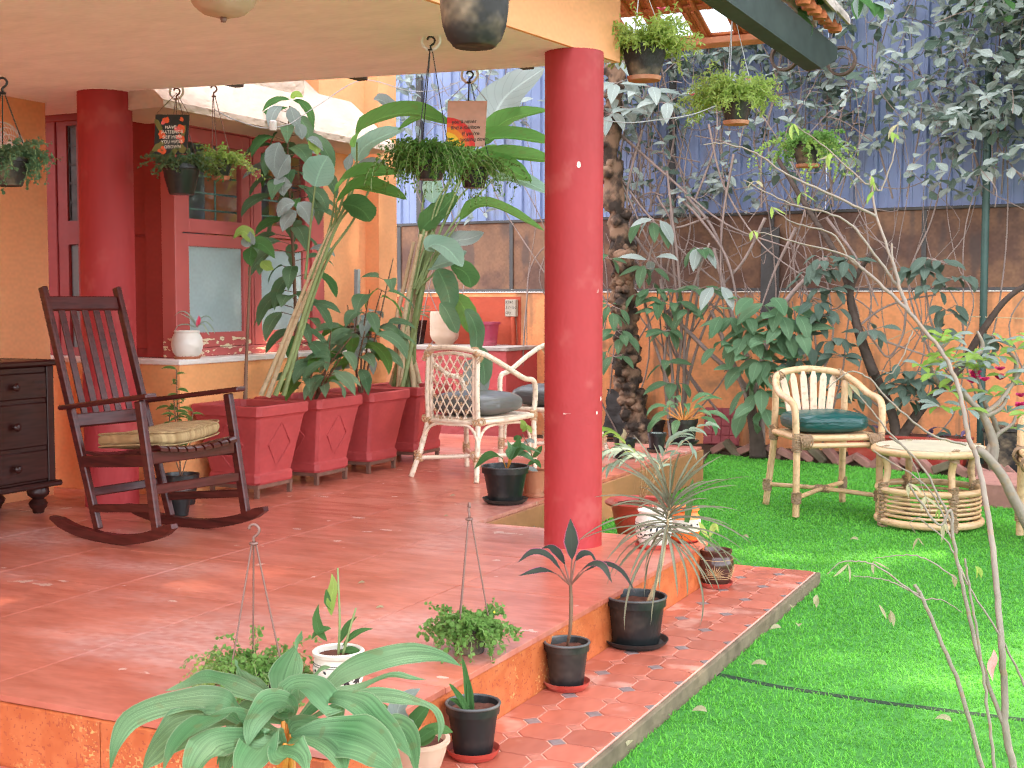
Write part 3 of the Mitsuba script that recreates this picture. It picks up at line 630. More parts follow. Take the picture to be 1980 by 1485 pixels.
for i in range(9):
    x0 = -1.79 - (i + 1) * .225
    for j in range(4):
        s0, h = j * .36 - .06, .003 * (i % 2) + .004
        if j == 0:
            w = .226
            t = put(tc, 'tile', [sloped(x0, x0 + .05, s0, s0 + .42, h, h + .016), sloped(x0 + .18, x0 + w, s0, s0 + .42, h, h + .016), sloped(x0 + .05, x0 + .18, s0, s0 + .12, h, h + .0155), sloped(x0 + .05, x0 + .18, s0 + .375, s0 + .42, h, h + .0155),
                  sloped(x0 + .012, x0 + .03, s0 + .02, s0 + .38, h - .012, h), sloped(x0 + .197, x0 + .212, s0 + .02, s0 + .38, h - .012, h)], 'roof_tile')
            put(tc, 'glass_light', sloped(x0 + .046, x0 + .184, s0 + .116, s0 + .379, h + .0165, h + .0205, 0), 'glass_tile')
        else:
            put(tc, 'tile', [sloped(x0, x0 + .226, s0, s0 + .42, h + .0165 * (j % 2), h + .0165 * (j % 2) + .016)] + [sloped(x0 + a, x0 + a + .02, s0 + .03, s0 + .36, h - .012, h + .0165 * (j % 2)) for a in (.03, .105, .18)], 'roof_tile')
for q in range(9):
    y = 7.72 - q * .36
    an = np.linspace(-.15, math.pi + .15, 13); ro, ri = .105, .088
    sec = [(-1.66 + ro * math.cos(a), 2.66 + ro * math.sin(a) * .9) for a in an] + [(-1.66 + ri * math.cos(a), 2.66 + ri * math.sin(a) * .9) for a in an[::-1]]
    n = len(sec); v = np.array([(x, y, z) for x, z in sec] + [(x, y - .39, z + .012) for x, z in sec])
    f = [[i, (i + 1) % n, n + (i + 1) % n, n + i] for i in range(n)] ; e = []
    for i in range(12): e += [[i, i + 1, n - 2 - i, n - 1 - i], [n + i, n + n - 1 - i, n + n - 2 - i, n + i + 1]]
    put(tc, 'ridge_tile', (v, np.array(f + e)), 'ridge_grey', 40)
for q in range(7):
    put(tc, 'scallop', lathe([(0, 0), (.035, 0), (.042, .02), (.03, .045), (0, .05)], 14, (-1.63, 7.66 - q * .13, 2.60)), 'roof_tile', 40)
def strap(o, r, w, axis, t=.005):
    an = np.linspace(0, 2 * np.pi, 41); out = []
    for rr in (r, r - t):
        for s in (-w / 2, w / 2): out.append(np.stack([o[0] + (rr * np.cos(an) if axis == 'x' else s + 0 * an), o[1] + (s + 0 * an if axis == 'x' else rr * np.cos(an)), o[2] + rr * np.sin(an)], -1))
    a, b, c_, d = out; v = np.vstack(out); n = 41; i = np.arange(n - 1); f = []
    for p, q in ((0, 1), (1, 3), (3, 2), (2, 0)): f.append(np.stack([p * n + i, p * n + i + 1, q * n + i + 1, q * n + i], 1))
    return v, np.vstack(f)
put(tc, 'iron_scroll', strap((-1.678, 8.078, 2.508), .088, .045, 'x', .013), 'old_iron', 40)
put(tc, 'iron_scroll', strap((-1.937, 7.731, 2.496), .082, .045, 'x', .013), 'old_iron', 40)
put(tc, 'iron_scroll', strap((-1.806, 7.819, 2.536), .115, .045, 'y', .012), 'old_iron', 40)

# ---------------------------------------------------------------- furniture
def cushion(w, d, h, sag=0., n=22, power=4.):
    """a soft pad: rounded outline, domed faces, a seam; returns a mesh centred at the origin"""
    m = trimesh.creation.icosphere(4); v = np.array(m.vertices)
    e = 2 / power; s = np.sign(v) * np.abs(v) ** e
    x, y = s[:, 0] * w / 2, s[:, 1] * d / 2; z = np.sign(v[:, 2]) * np.abs(v[:, 2]) ** .62 * h / 2
    z = z * (1 - .18 * ((x / (w / 2)) ** 2 + (y / (d / 2)) ** 2) / 2) + sag * ((y / (d / 2)) ** 2)
    p = np.c_[x, y, z]; nz = meshkit.fbm(p * 14, 3, 3) - .5
    return p + np.array(m.vertices) * nz[:, None] * .012, np.array(m.faces)
# rocking chair
RC = frame((-3.985, 4.66, 0), (.991, -.131))
t = thing('rocking_chair', 'dark mahogany slat back rocking chair on curved rockers before the dark red column', 'rocking chair')
MW = 'mahogany'
def P_(name, vf): return put(t, name, vf, MW, 30, M=RC)
for s in (-1, 1):
    pth = spl([(-.515, s * .215, .072), (-.30, s * .228, .028), (-.02, s * .246, .023), (.2, s * .262, .062), (.36, s * .275, .122)], 6)
    n = len(pth); tt = np.gradient(pth, axis=0); tt /= np.linalg.norm(tt, axis=1, keepdims=True); sd = np.cross(tt, [0, 0, 1.]); sd /= np.linalg.norm(sd, axis=1, keepdims=True); up = np.cross(sd, tt)
    hh = np.interp(np.arange(n), [0, 2, n - 3, n - 1], [.008, .022, .022, .010])[:, None]
    v = np.stack([pth - sd * .017 - up * hh, pth + sd * .017 - up * hh, pth + sd * .017 + up * hh, pth - sd * .017 + up * hh], 1).reshape(-1, 3)
    f = [[i * 4 + a, i * 4 + (a + 1) % 4, i * 4 + 4 + (a + 1) % 4, i * 4 + 4 + a] for i in range(n - 1) for a in range(4)] + [[3, 2, 1, 0], [n * 4 - 4, n * 4 - 3, n * 4 - 2, n * 4 - 1]]
    P_('rocker', (v, np.array(f)))
    P_('back_post', slat((-.20, s * .212, .045), (-.552, s * .212, 1.135), .042, .028, (0, 1, 0), .005))
    P_('front_leg', slat((.245, s * .266, .075), (.142, s * .262, .642), .044, .030, (0, 1, 0), .005))
    P_('armrest', [slat((-.395, s * .238, .588), (.225, s * .266, .668), .062, .022, (-.13, 0, 1), .006)])
    P_('side_rail', slat((-.30, s * .214, .345), (.195, s * .262, .388), .024, .052, (0, 0, 1), .004))
    P_('stretcher', slat((-.235, s * .214, .138), (.225, s * .264, .185), .02, .036, (0, 0, 1), .004))
P_('top_rail', slat((-.535, -.198, 1.058), (-.535, .198, 1.058), .026, .068, (-.3, 0, 1), .006))
P_('back_rail', slat((-.368, -.198, .525), (-.368, .198, .525), .026, .062, (-.3, 0, 1), .005))
P_('back_rail', slat((-.27, -.198, .205), (-.27, .198, .205), .02, .04, (-.3, 0, 1), .004))
P_('back_rail', slat((-.31, -.198, .335), (-.31, .198, .335), .02, .045, (-.3, 0, 1), .004))
for i in range(5):
    y = -.132 + i * .066
    P_('back_slat', slat((-.378, y, .55), (-.528, y, 1.03), .034, .012, (1, 0, .3), .003))
P_('front_rail', slat((.188, -.245, .398), (.188, .245, .398), .022, .058, (0, 0, 1), .005))
P_('front_rail', slat((.212, -.248, .262), (.212, .248, .262), .018, .042, (0, 0, 1), .004))
P_('front_rail', slat((.17, -.05, .15), (.17, .245, .15), .018, .03, (0, 0, 1), .004)) if False else None
def seat_z(y): return .412 + .42 * y * y
for i in range(9):
    y = -.205 + i * .0513; z = seat_z(y)
    pth = spl([(-.29, y * .9, z - .045), (-.1, y * .93, z - .055), (.1, y, z - .008), (.20, y, z + .012), (.232, y, z + .002)], 4)
    n = len(pth); w = .020; k = .84 * y; v = []
    for p in pth: v += [p + A(0, -w, -w * k - .007), p + A(0, w, w * k - .007), p + A(0, w, w * k + .007), p + A(0, -w, -w * k + .007)]
    f = [[q * 4 + a, q * 4 + (a + 1) % 4, q * 4 + 4 + (a + 1) % 4, q * 4 + 4 + a] for q in range(n - 1) for a in range(4)] + [[3, 2, 1, 0], [n * 4 - 4, n * 4 - 3, n * 4 - 2, n * 4 - 1]]
    P_('seat_slat', (np.array(v), np.array(f)))
k = thing('seat_cushion', 'worn tan striped cushion on the wooden rocking chair', 'cushion')
v, f = cushion(.42, .47, .085, .02); v[:, 2] += .455 + v[:, 0] * .09 + .01 * np.sin(v[:, 1] * 9)
put(k, 'pad', (v + A(-.03, 0, 0), f), 'cushion_tan', True, M=RC)
an = np.linspace(0, 2 * np.pi, 60, endpoint=False); cs = lambda a: np.sign(np.cos(a)) * np.abs(np.cos(a)) ** .5; sn = lambda a: np.sign(np.sin(a)) * np.abs(np.sin(a)) ** .5
for dz in (.03, -.025):
    x, y = cs(an) * .209 - .03, sn(an) * .234
    put(k, 'piping', tube(np.c_[x, y, .455 + dz + (x + .03) * .09 + .01 * np.sin(y * 9) + .02 * (y / .235) ** 2 - .004], .0035, 5, closed=True), 'cushion_tan', True, M=RC)
# chest of drawers, running out of the picture at the left, drawers facing the garden
t = thing('chest_of_drawers', 'dark wooden chest of drawers on bun feet against the orange wall', 'chest')
cx0, cx1, cy0, cy1 = -5.37, -4.965, 3.55, 4.97
put(t, 'body', box(cx0, cx1, cy0, cy1, .16, .745, .006), 'chest_wood', 30)
put(t, 'top', box(cx0 - .01, cx1 + .03, cy0 - .03, cy1 + .03, .745, .775, .008), 'chest_wood', 30)
put(t, 'plinth', box(cx0, cx1 + .03, cy0 - .03, cy1 + .035, .135, .162, .008), 'chest_wood', 30)
for z0, z1 in ((.175, .325), (.345, .565), (.585, .715)):
    for y0, y1 in ((cy0 + .04, 4.24), (4.27, cy1 - .05)):
        d = put(t, 'drawer', box(cx1 - .01, cx1 + .014, y0, y1, z0, z1, .006), 'chest_wood', 30)
        for y in (y0 + .2, y1 - .22):
            put(d, 'knob', [(lambda vf: (np.c_[cx1 + .012 + vf[0][:, 2], y + vf[0][:, 0], (z0 + z1) / 2 + vf[0][:, 1]], vf[1]))(lathe([(0, 0), (.010, 0), (.009, .012), (.019, .02), (.021, .03), (.014, .04), (0, .043)], 16))], 'chest_wood', 40)
put(t, 'corner_strip', box(cx1 + .001, cx1 + .012, cy1 - .045, cy1 + .001, .163, .744, .003), 'chest_wood')
for x, y in ((cx1 - .05, cy1 - .06), (cx1 - .05, cy0 + .06), (cx0 + .06, cy1 - .06)):
    put(t, 'foot', lathe([(0, 0), (.026, 0), (.03, .018), (.042, .03), (.047, .05), (.036, .066), (.026, .072), (.05, .09), (.056, .108), (.05, .128), (.03, .136), (0, .136)], 24, (x, y, 0)), 'chest_wood', 40)
# lattice back cane chairs
def lattice_chair(M, lab, clab, cush):
    t = thing('lattice_chair', lab, 'cane chair', 'white cane chairs with lattice backs')
    C = lambda name, pts, r, n=8, m='cane_white', closed=False: put(t, name, tube(spl(pts, n) if len(pts) > 2 else pts, r, 10, closed), m, True, M=M)
    R = .0165
    C('top_rail', [(.27, -.262, .36), (.272, -.275, .49), (.235, -.285, .575), (.12, -.285, .60), (-.10, -.262, .70), (-.215, -.19, .765), (-.25, 0, .79), (-.215, .19, .765), (-.10, .262, .70), (.12, .285, .60), (.235, .285, .575), (.272, .275, .49), (.27, .262, .36)], R, 7)
    C('inner_rail', [(-.205, -.165, .735), (-.235, 0, .757), (-.205, .165, .735)], .012)
    for s in (-1, 1):
        for d in (0, .026): C('back_post', [(-.215 + d * .1, s * (.185 - d), .345), (-.225 + d * .1, s * (.186 - d), .52), (-.213 + d * .1, s * (.182 - d), .755 - d * .2)], R if d == 0 else .012)
        C('back_leg', [(-.315, s * .245, 0), (-.255, s * .21, .18), (-.215, s * .187, .35)], R)
        C('front_leg', [(.285, s * .262, 0), (.272, s * .262, .36)], R)
        C('leg_arch', [(.26, s * .245, .15), (.25, s * .24, .25), (.19, s * .236, .315), (.02, s * .215, .325), (-.14, s * .205, .315), (-.225, s * .205, .25), (-.25, s * .215, .14)], .0095)
        C('side_rail', [(-.215, s * .19, .345), (.02, s * .245, .35), (.272, s * .262, .36)], R)
    C('back_rail', [(-.215, -.19, .345), (-.24, 0, .345), (-.215, .19, .345)], R); C('front_rail', [(.272, -.262, .36), (.285, 0, .36), (.272, .262, .36)], R)
    C('leg_arch', [(-.265, -.222, .13), (-.25, -.20, .25), (-.235, -.13, .32), (-.24, 0, .326), (-.235, .13, .32), (-.25, .20, .25), (-.265, .222, .13)], .0095)
    C('stretcher', [(-.278, -.225, .115), (.275, .26, .115)], .0135); C('stretcher', [(-.278, .225, .1145), (.275, -.26, .1145)], .0135)
    # diamond lattice between the posts
    y0, y1, z0, z1 = -.155, .155, .352, .738; dz = .118; zs = np.arange(z0 - .31, z1, dz * .5)
    for sgn in (1, -1):
        for i, z in enumerate(np.arange(-1, 8)):
            a, b = (y0, z0 - .31 + z * .086), (y1, z0 - .31 + z * .086 + .50)
            if sgn < 0: a, b = (y1, a[1]), (y0, b[1])
            ln = [(a[0] + (b[0] - a[0]) * q, a[1] + (b[1] - a[1]) * q) for q in np.linspace(0, 1, 40)]
            ln = [(y, zz) for y, zz in ln if z0 <= zz <= z1 + .012 - .4 * y * y]
            if len(ln) < 4: continue
            put(t, 'lattice_cane', tube([(-.222 - .022 * (1 - (y / .16) ** 2) + .004 * sgn, y, zz) for y, zz in ln], .0046, 6), 'cane_white', True, M=M)
    for i in range(10):
        for j in range(5):
            zz, y = z0 + .012 + i * .043, -.155 + (j + .5 * (i % 2)) * .0775 + .0
            if abs(y) < .15 and zz < z1 - .02: put(t, 'binding', lashing((-.236 + .3 * y * y, y, zz), (0, .6, .8), .0085, .018, 2, .0022), 'binding_white', M=M)
    for p, ax, h in [((-.216, s * .183, .75), (0, s * .5, -.8), .07) for s in (-1, 1)] + [((-.217, s * .188, .345), (0, s, .2), .055) for s in (-1, 1)] + [((.272, s * .262, .36), (0, 0, 1), .055) for s in (-1, 1)] + [((-.272, s * .222, .125), (0, .2 * s, 1), .05) for s in (-1, 1)] + [((.276, s * .262, .125), (0, 0, 1), .05) for s in (-1, 1)] + [((0, 0, .115), (.9, .6, 0), .06)]:
        put(t, 'binding', lashing(p, ax, .0225, h, 5, .004), 'binding_white', M=M)
    put(t, 'seat_board', prism([(-.2, -.18), (.26, -.25), (.26, .25), (-.2, .18)], .355, .37), 'cane_white', M=M)
    c = thing('chair_cushion', clab, 'cushion', 'grey cushions of the white cane chairs')
    v, f = cushion(.50, .50, .145, 0, power=3.2); v[:, 2] += .442; put(c, 'pad', (v + A(.03, 0, 0), f), cush, True, M=M)
    an = np.linspace(0, 2 * np.pi, 60, endpoint=False); q = 2 / 3.2
    put(c, 'piping', tube(np.c_[np.sign(np.cos(an)) * np.abs(np.cos(an)) ** q * .248 + .03, np.sign(np.sin(an)) * np.abs(np.sin(an)) ** q * .248, np.full(60, .447)], .004, 5, True), cush, True, M=M)
lattice_chair(frame((-3.70, 7.17, 0), (.15, .99)), 'white cane chair seen from behind, its lattice back beside the red planters', 'thick grey leatherette cushion behind the lattice back of the nearer cane chair', 'cushion_grey')
lattice_chair(frame((-3.535, 8.05, 0), (-.08, -.997)), 'white cane chair half hidden behind the red column at the step corner', 'dark grey cushion on the cane chair half hidden by the column', 'cushion_dark')
# slat back cane chairs on the turf
def slat_chair(M, lab, clab=None):
    t = thing('slat_chair', lab, 'cane chair', 'tan cane chairs with slat backs')
    C = lambda name, pts, r, n=8, m='cane_tan': put(t, name, tube(spl(pts, n) if len(pts) > 2 else pts, r, 12), m, True, M=M)
    R = .0215
    C('hoop', [(.245, .268, .41), (.25, .278, .56), (.235, .282, .66), (.17, .29, .705), (.02, .288, .73), (-.12, .262, .795), (-.215, .19, .845), (-.25, 0, .868), (-.215, -.19, .845), (-.12, -.262, .795), (.02, -.288, .73), (.17, -.29, .705), (.235, -.282, .66), (.25, -.278, .56), (.245, -.268, .41)], R, 7)
    for s in (-1, 1):
        C('front_leg', [(.245, s * .268, 0), (.245, s * .268, .42)], R)
        C('back_leg', [(-.265, s * .262, 0), (-.24, s * .245, .22), (-.205, s * .235, .46), (-.19, s * .232, .80)], R)
        C('side_rail', [(-.21, s * .238, .475), (.245, s * .265, .475)], .019)
    C('front_rail', [(.25, -.265, .475), (.25, .265, .475)], .019); C('front_rail', [(.25, -.262, .43), (.25, .262, .43)], .0165); C('back_rail', [(-.215, -.235, .47), (-.215, .235, .47)], .018)
    C('stretcher', [(-.25, -.255, .13), (.0, -.01, .133), (.245, .262, .115)], .0145); C('stretcher', [(-.25, .255, .129), (0, .008, .131), (.245, -.262, .114)], .0145)
    for i in range(6):
        a = (i - 2.5) / 2.5; pth = spl([(-.195, a * .118, .475), (-.205, a * .135, .62), (-.228, a * .168, .80 - .012 * a * a), (-.236, a * .178, .855 - .03 * a * a)], 5)
        n = len(pth); w = np.interp(np.linspace(0, 1, n), [0, .35, .75, .85, 1], [.019, .022, .021, .013, .012])[:, None]
        tg = np.gradient(pth, axis=0); tg /= np.linalg.norm(tg, axis=1, keepdims=True); sd = np.tile(A(0, 1, 0), (n, 1)) - tg * tg[:, 1:2]; nn = np.cross(tg, sd)
        v = np.stack([pth - sd * w - nn * .006, pth + sd * w - nn * .006, pth + sd * w + nn * .006, pth - sd * w + nn * .006], 1).reshape(-1, 3)
        f = [[q * 4 + b, q * 4 + (b + 1) % 4, q * 4 + 4 + (b + 1) % 4, q * 4 + 4 + b] for q in range(n - 1) for b in range(4)] + [[3, 2, 1, 0], [n * 4 - 4, n * 4 - 3, n * 4 - 2, n * 4 - 1]]
        put(t, 'back_slat', (v, np.array(f)), 'cane_slat', 30, M=M)
    for p, ax, h, rr in [((-.195, s * .225, .82), (0, s, -.6), .07, .028) for s in (-1, 1)] + [((-.21, s * .237, .47), (0, 0, 1), .065, .028) for s in (-1, 1)] + [((.247, s * .267, .45), (0, 0, 1), .075, .028) for s in (-1, 1)] + \
            [((.25, s * .22, .452), (0, 1, 0), .055, .045) for s in (-1, 1)] + [((-.255, s * .257, .128), (0, 0, 1), .05, .028) for s in (-1, 1)] + [((.245, s * .266, .115), (0, 0, 1), .045, .028) for s in (-1, 1)] + [((0, 0, .131), (.7, .7, 0), .07, .022)]:
        put(t, 'binding', lashing(p, ax, rr, h, 7, .0045), 'binding', M=M)
    put(t, 'seat_board', prism([(-.2, -.225), (.24, -.25), (.24, .25), (-.2, .225)], .478, .492), 'cane_tan', M=M)
    if clab:
        c = thing('green_cushion', clab, 'cushion'); v, f = cushion(.44, .47, .135, 0, power=4.5); v[:, 2] += .558
        put(c, 'pad', (v + A(.02, 0, 0), f), 'cushion_green', True, M=M)
        an = np.linspace(0, 2 * np.pi, 60, endpoint=False); q = 2 / 4.5
        put(c, 'piping', tube(np.c_[np.sign(np.cos(an)) * np.abs(np.cos(an)) ** q * .219 + .02, np.sign(np.sin(an)) * np.abs(np.sin(an)) ** q * .234, np.full(60, .568)], .004, 5, True), 'cushion_green', True, M=M)
slat_chair(frame((-1.785, 8.20, ZL), (.585, -.81)), 'tan cane armchair with slat back standing on the turf left of the round table', 'dark green cushion on the tan cane armchair')
slat_chair(frame((-.298, 7.55, ZL), (-.985, -.17)), 'tan cane armchair cut off by the right edge of the photo')
# round cane table
TC = A(-1.105, 7.98, ZL)
t = thing('cane_table', 'low round cane table with glass top and ringed drum base on the turf', 'table')
Rg = lambda name, z, r, th: put(t, name, ring(TC + A(0, 0, z), r, th, 56, 10), 'cane_tan', True)
Rg('top_ring', .432, .315, .0215); Rg('hoop', .205, .292, .0195); Rg('base_ring', .022, .292, .022)
for i in range(5): Rg('cane_ring', .062 + i * .0265, .285 + .002 * (i % 2), .0085)
put(t, 'under_top', lathe([(0, .43), (.30, .43), (.30, .438), (0, .438)], 48, TC), 'table_mat')
put(t, 'glass_top', lathe([(0, .4525), (.306, .4525), (.306, .458), (0, .458)], 56, TC), 'table_mat')
for i in range(4):
    a = math.radians(35 + 90 * i); cs_, s_ = math.cos(a), math.sin(a)
    put(t, 'leg', tube(spl([TC + A(cs_ * r_, s_ * r_, z) for r_, z in ((.285, .01), (.278, .2), (.262, .31), (.275, .37), (.302, .425))], 6), [.018, .019, .021, .021, .019], 12), 'cane_tan', True)
    for z, h in ((.205, .06), (.425, .05), (.022, .05)): put(t, 'binding', lashing(TC + A(cs_ * .288, s_ * .288, z), (0, 0, 1), .029, h, 7, .0045), 'binding')
    for q in range(6): put(t, 'binding', lashing(TC + A(cs_ * .289, s_ * .289, .05 + q * .0265), (0, 0, 1), .020, .026, 2, .0045), 'binding')
# red masonry-coloured planters on rusty stands
def planter(y0, lab, deco):
    cx_, cy_, z0, H = -4.452, y0 + .172, .072, .435
    s = thing('planter_stand', f'rusty iron stand under {deco[0]}', 'stand', 'iron stands of the red planters')
    for dx in (-.15, .15):
        for dy in (-.15, .15): put(s, 'leg', box(cx_ + dx - .011, cx_ + dx + .011, cy_ + dy - .011, cy_ + dy + .011, 0, .069), 'stand_rust')
    for q, d in enumerate((-.15, .15)):
        put(s, 'rail', box(cx_ - .165, cx_ + .165, cy_ + d - .012, cy_ + d + .012, .051, .0715), 'stand_rust'); put(s, 'rail', box(cx_ + d - .0125, cx_ + d + .0125, cy_ - .137, cy_ + .137, .0505, .071), 'stand_rust')
    p = thing('red_planter', lab, 'planter', 'tapered red planters along the window wall')
    def sq(rs, zs, r=.022):
        v = []; 
        for R_, z in zip(rs, zs):
            for a, b in ((1, 1), (-1, 1), (-1, -1), (1, -1)):
                q = [(R_ - r, R_), (R_, R_ - r)] if a * b > 0 else [(R_, R_ - r), (R_ - r, R_)]
                q = q if a > 0 else q
                for u, w in (q if a * b > 0 else q): v.append((a * u, b * w, z))
        v = np.array(v); k = len(rs); 
        out = []
        for i in range(k):
            ringp = v[i * 8:(i + 1) * 8]; o = np.argsort(np.arctan2(ringp[:, 1], ringp[:, 0])); out.append(ringp[o])
        v = np.vstack(out); f = [[i * 8 + j, i * 8 + (j + 1) % 8, i * 8 + 8 + (j + 1) % 8, i * 8 + 8 + j] for i in range(k - 1) for j in range(8)]
        f = [t_ for a, b, c_, d in f for t_ in ([a, b, c_], [a, c_, d])]
        for j in range(1, 7): f += [[0, j + 1, j]]
        return v, np.array(f)
    v, f = sq([.165, .172, .172, .165, .218, .224, .236, .238, .232, .205, .19], [0, .012, .05, .064, .36, .372, .38, .428, .435, .43, .36])
    m = trimesh.Trimesh(v, f, process=False).subdivide().subdivide(); v, f = np.array(m.vertices), np.array(m.faces)
    nz = meshkit.noise(v * 22 + y0 * 7, 4)[:, None] - .5
    put(p, 'body', (v * (1 + nz * .022 * A(1, 1, 0)) + A(cx_, cy_, z0), f), 'planter_red', 35)
    put(p, 'soil', box(cx_ - .195, cx_ + .195, cy_ - .195, cy_ + .195, z0 + .36, z0 + .395, .01), 'pot_soil')
    for fx, fy in ((1, 0), (0, -1)) if y0 < 6.5 else ():            # raised diamond on the two faces in view
        def on_face(u, h):
            r_ = .165 + (h - .064) / .296 * .053 + .003; return A(cx_ + fx * r_ + (u if fx == 0 else 0), cy_ + fy * r_ + (u if fy == 0 else 0), z0 + h)
        put(p, 'diamond', tube([on_face(*q) for q in ((-.10, .215), (0, .335), (.10, .215), (0, .09))], .0042, 6, closed=True), 'planter_red')
for y0, lab, deco in ((5.75, 'tapered red planter nearest the rocking chair, holding a tall paddle leaved plant', ('the red planter nearest the rocking chair',)),
                      (6.32, 'tapered red planter second from the rocking chair, holding a slender drooping tree', ('the second red planter from the rocking chair',)),
                      (6.89, 'tapered red planter third from the rocking chair, under the bushy plant', ('the third red planter from the rocking chair',)),
                      (7.47, 'tapered red planter fourth from the rocking chair, next to the lattice chair', ('the red planter next to the lattice chair',))):
    planter(y0, lab, deco)
# wall fan and ceiling lamp
t = thing('wall_fan', 'white round wall fan high on the orange wall behind a hanging basket', 'fan')
fc = A(-5.28, 4.98, 1.83); f_ = lambda vf: (np.c_[fc[0] + vf[0][:, 2], fc[1] + vf[0][:, 0], fc[2] + vf[0][:, 1]], vf[1])
put(t, 'grille', [f_(ring((0, 0, z), r_, .0025, 40, 5)) for r_, z in ((.15, 0), (.15, .012), (.12, .04), (.085, .055), (.045, .062), (.12, -.035))] + [f_(tube(spl([(math.cos(a) * .03, math.sin(a) * .03, .064), (math.cos(a) * .1, math.sin(a) * .1, .05), (math.cos(a) * .15, math.sin(a) * .15, .006)], 4), .0018, 4)) for a in np.arange(36) * np.pi / 18], 'white_plastic')
for i in range(3):
    a0 = i * 2.094; pts = [f_((A([math.cos(a0 + da) * r_, math.sin(a0 + da) * r_, z]).reshape(1, 3), None))[0][0] for da, r_, z in ((-.2, .03, .02), (-.45, .12, .0), (0, .135, .015), (.4, .12, .03), (.3, .03, .01))]
    put(t, 'blade', hull(np.vstack([pts, np.array(pts) + A(.004, 0, 0)])), 'white_plastic')
put(t, 'hub', f_(lathe([(0, -.10), (.05, -.10), (.055, -.03), (.04, .0), (.03, .066), (0, .07)], 24)), 'white_plastic', 40)
put(t, 'bracket', box(-5.40, -5.36, 4.94, 5.02, 1.72, 1.88, .006), 'white_plastic')
t = thing('ceiling_lamp', 'small round ceiling lamp with a finial at the top edge', 'lamp')
lp = (-2.808, 3.616, 2.090); lp = A(lp[0], lp[1], 2.14)
put(t, 'bowl', lathe([(0, -.118), (.03, -.117), (.07, -.105), (.10, -.08), (.115, -.045), (.118, -.02), (.118, 0)], 40, lp + A(0, 0, .0)), 'cream_pot', True)
put(t, 'finial', lathe([(0, -.135), (.008, -.133), (.011, -.126), (.009, -.118), (.022, -.1165), (0, -.112)], 20, lp), 'hook_brown', True)

# ---------------------------------------------------------------- pots and plants
def axial(p): return -math.sin(YAW) * p[0] + math.cos(YAW) * p[1]
def nursery(t, o, rt, rb, h, m='pot_black', rim=None, saucer=None, name='pot', soil=True, band=True, fill=.86):
    z = .012 if saucer else 0
    o = A(*o)
    if saucer: put(t, 'saucer', lathe([(0, .001), (rb * 1.12, .001), (rb * 1.36, .026), (rb * 1.40, .026), (rb * 1.30, .012), (rb * 1.08, .008), (0, .008)], 40, o), saucer, 40)
    k = .80 if band else .94
    pr = [(0, 0), (rb * .97, 0), (rb, .004), (rb + (rt - rb) * k, h * k), (rt * (1.035 if band else 1.0), h * k + .002), (rt * 1.045, h * .985)]
    put(t, name, lathe(pr + [(rt * 1.06, h * .985), (rt * 1.065, h), (rt * .98, h), (rt * .96, h * .97), (rb + (rt - rb) * .8 - .006, h * .72), (0, h * .72)], 48, o + A(0, 0, z)), m, 35)
    if rim: put(t, 'rim', ring(o + A(0, 0, z + h * .99), rt * 1.03, .0045, 48, 8), rim, True)
    if soil:
        q = lathe([(0, 0), (rt * .3, .004), (rt * .6, -.003), (rt * .97, 0)], 24, o + A(0, 0, z + h * fill)); v = q[0].copy(); v[:, 2] += (meshkit.noise(v * 90, 3) - .5) * .012
        put(t, 'soil', (v, q[1]), 'pot_soil', True)
    return o + A(0, 0, z + h * fill)
def hook(t, apex, m, s=1.0, ang=0.6):
    a = A(*apex); c, sn = math.cos(ang), math.sin(ang)
    pts = [(0, 0), (.000, .012), (.012, .022), (.016, .036), (.006, .048), (-.008, .047), (-.014, .036)]
    put(t, 'hook', [tube(spl([a + s * A(x * c, x * sn, z) for x, z in pts], 5), .0042 * s, 8), lathe([(0, -.006), (.012, -.006), (.012, 0), (0, 0)], 14, a + A(0, 0, -.002))], m, True)
def wires(t, apex, c, r, m, ph=0., n=3, rad=.0020):
    for i in range(n):
        a = ph + i * 2 * np.pi / n; e = A(c[0] + r * math.cos(a), c[1] + r * math.sin(a), c[2])
        s = A(*apex) + A(.006 * math.cos(a), .006 * math.sin(a), -.004)
        put(t, 'wire', tube(spl([s, s * .35 + e * .65 + A(0, 0, -.004), e, e + A(0, 0, -.03)], 5), rad, 6), m, True)
LT = {k: leaf_t(k, 5, 1, .22, .7) for k in ('ovate', 'lance', 'round', 'obovate')}
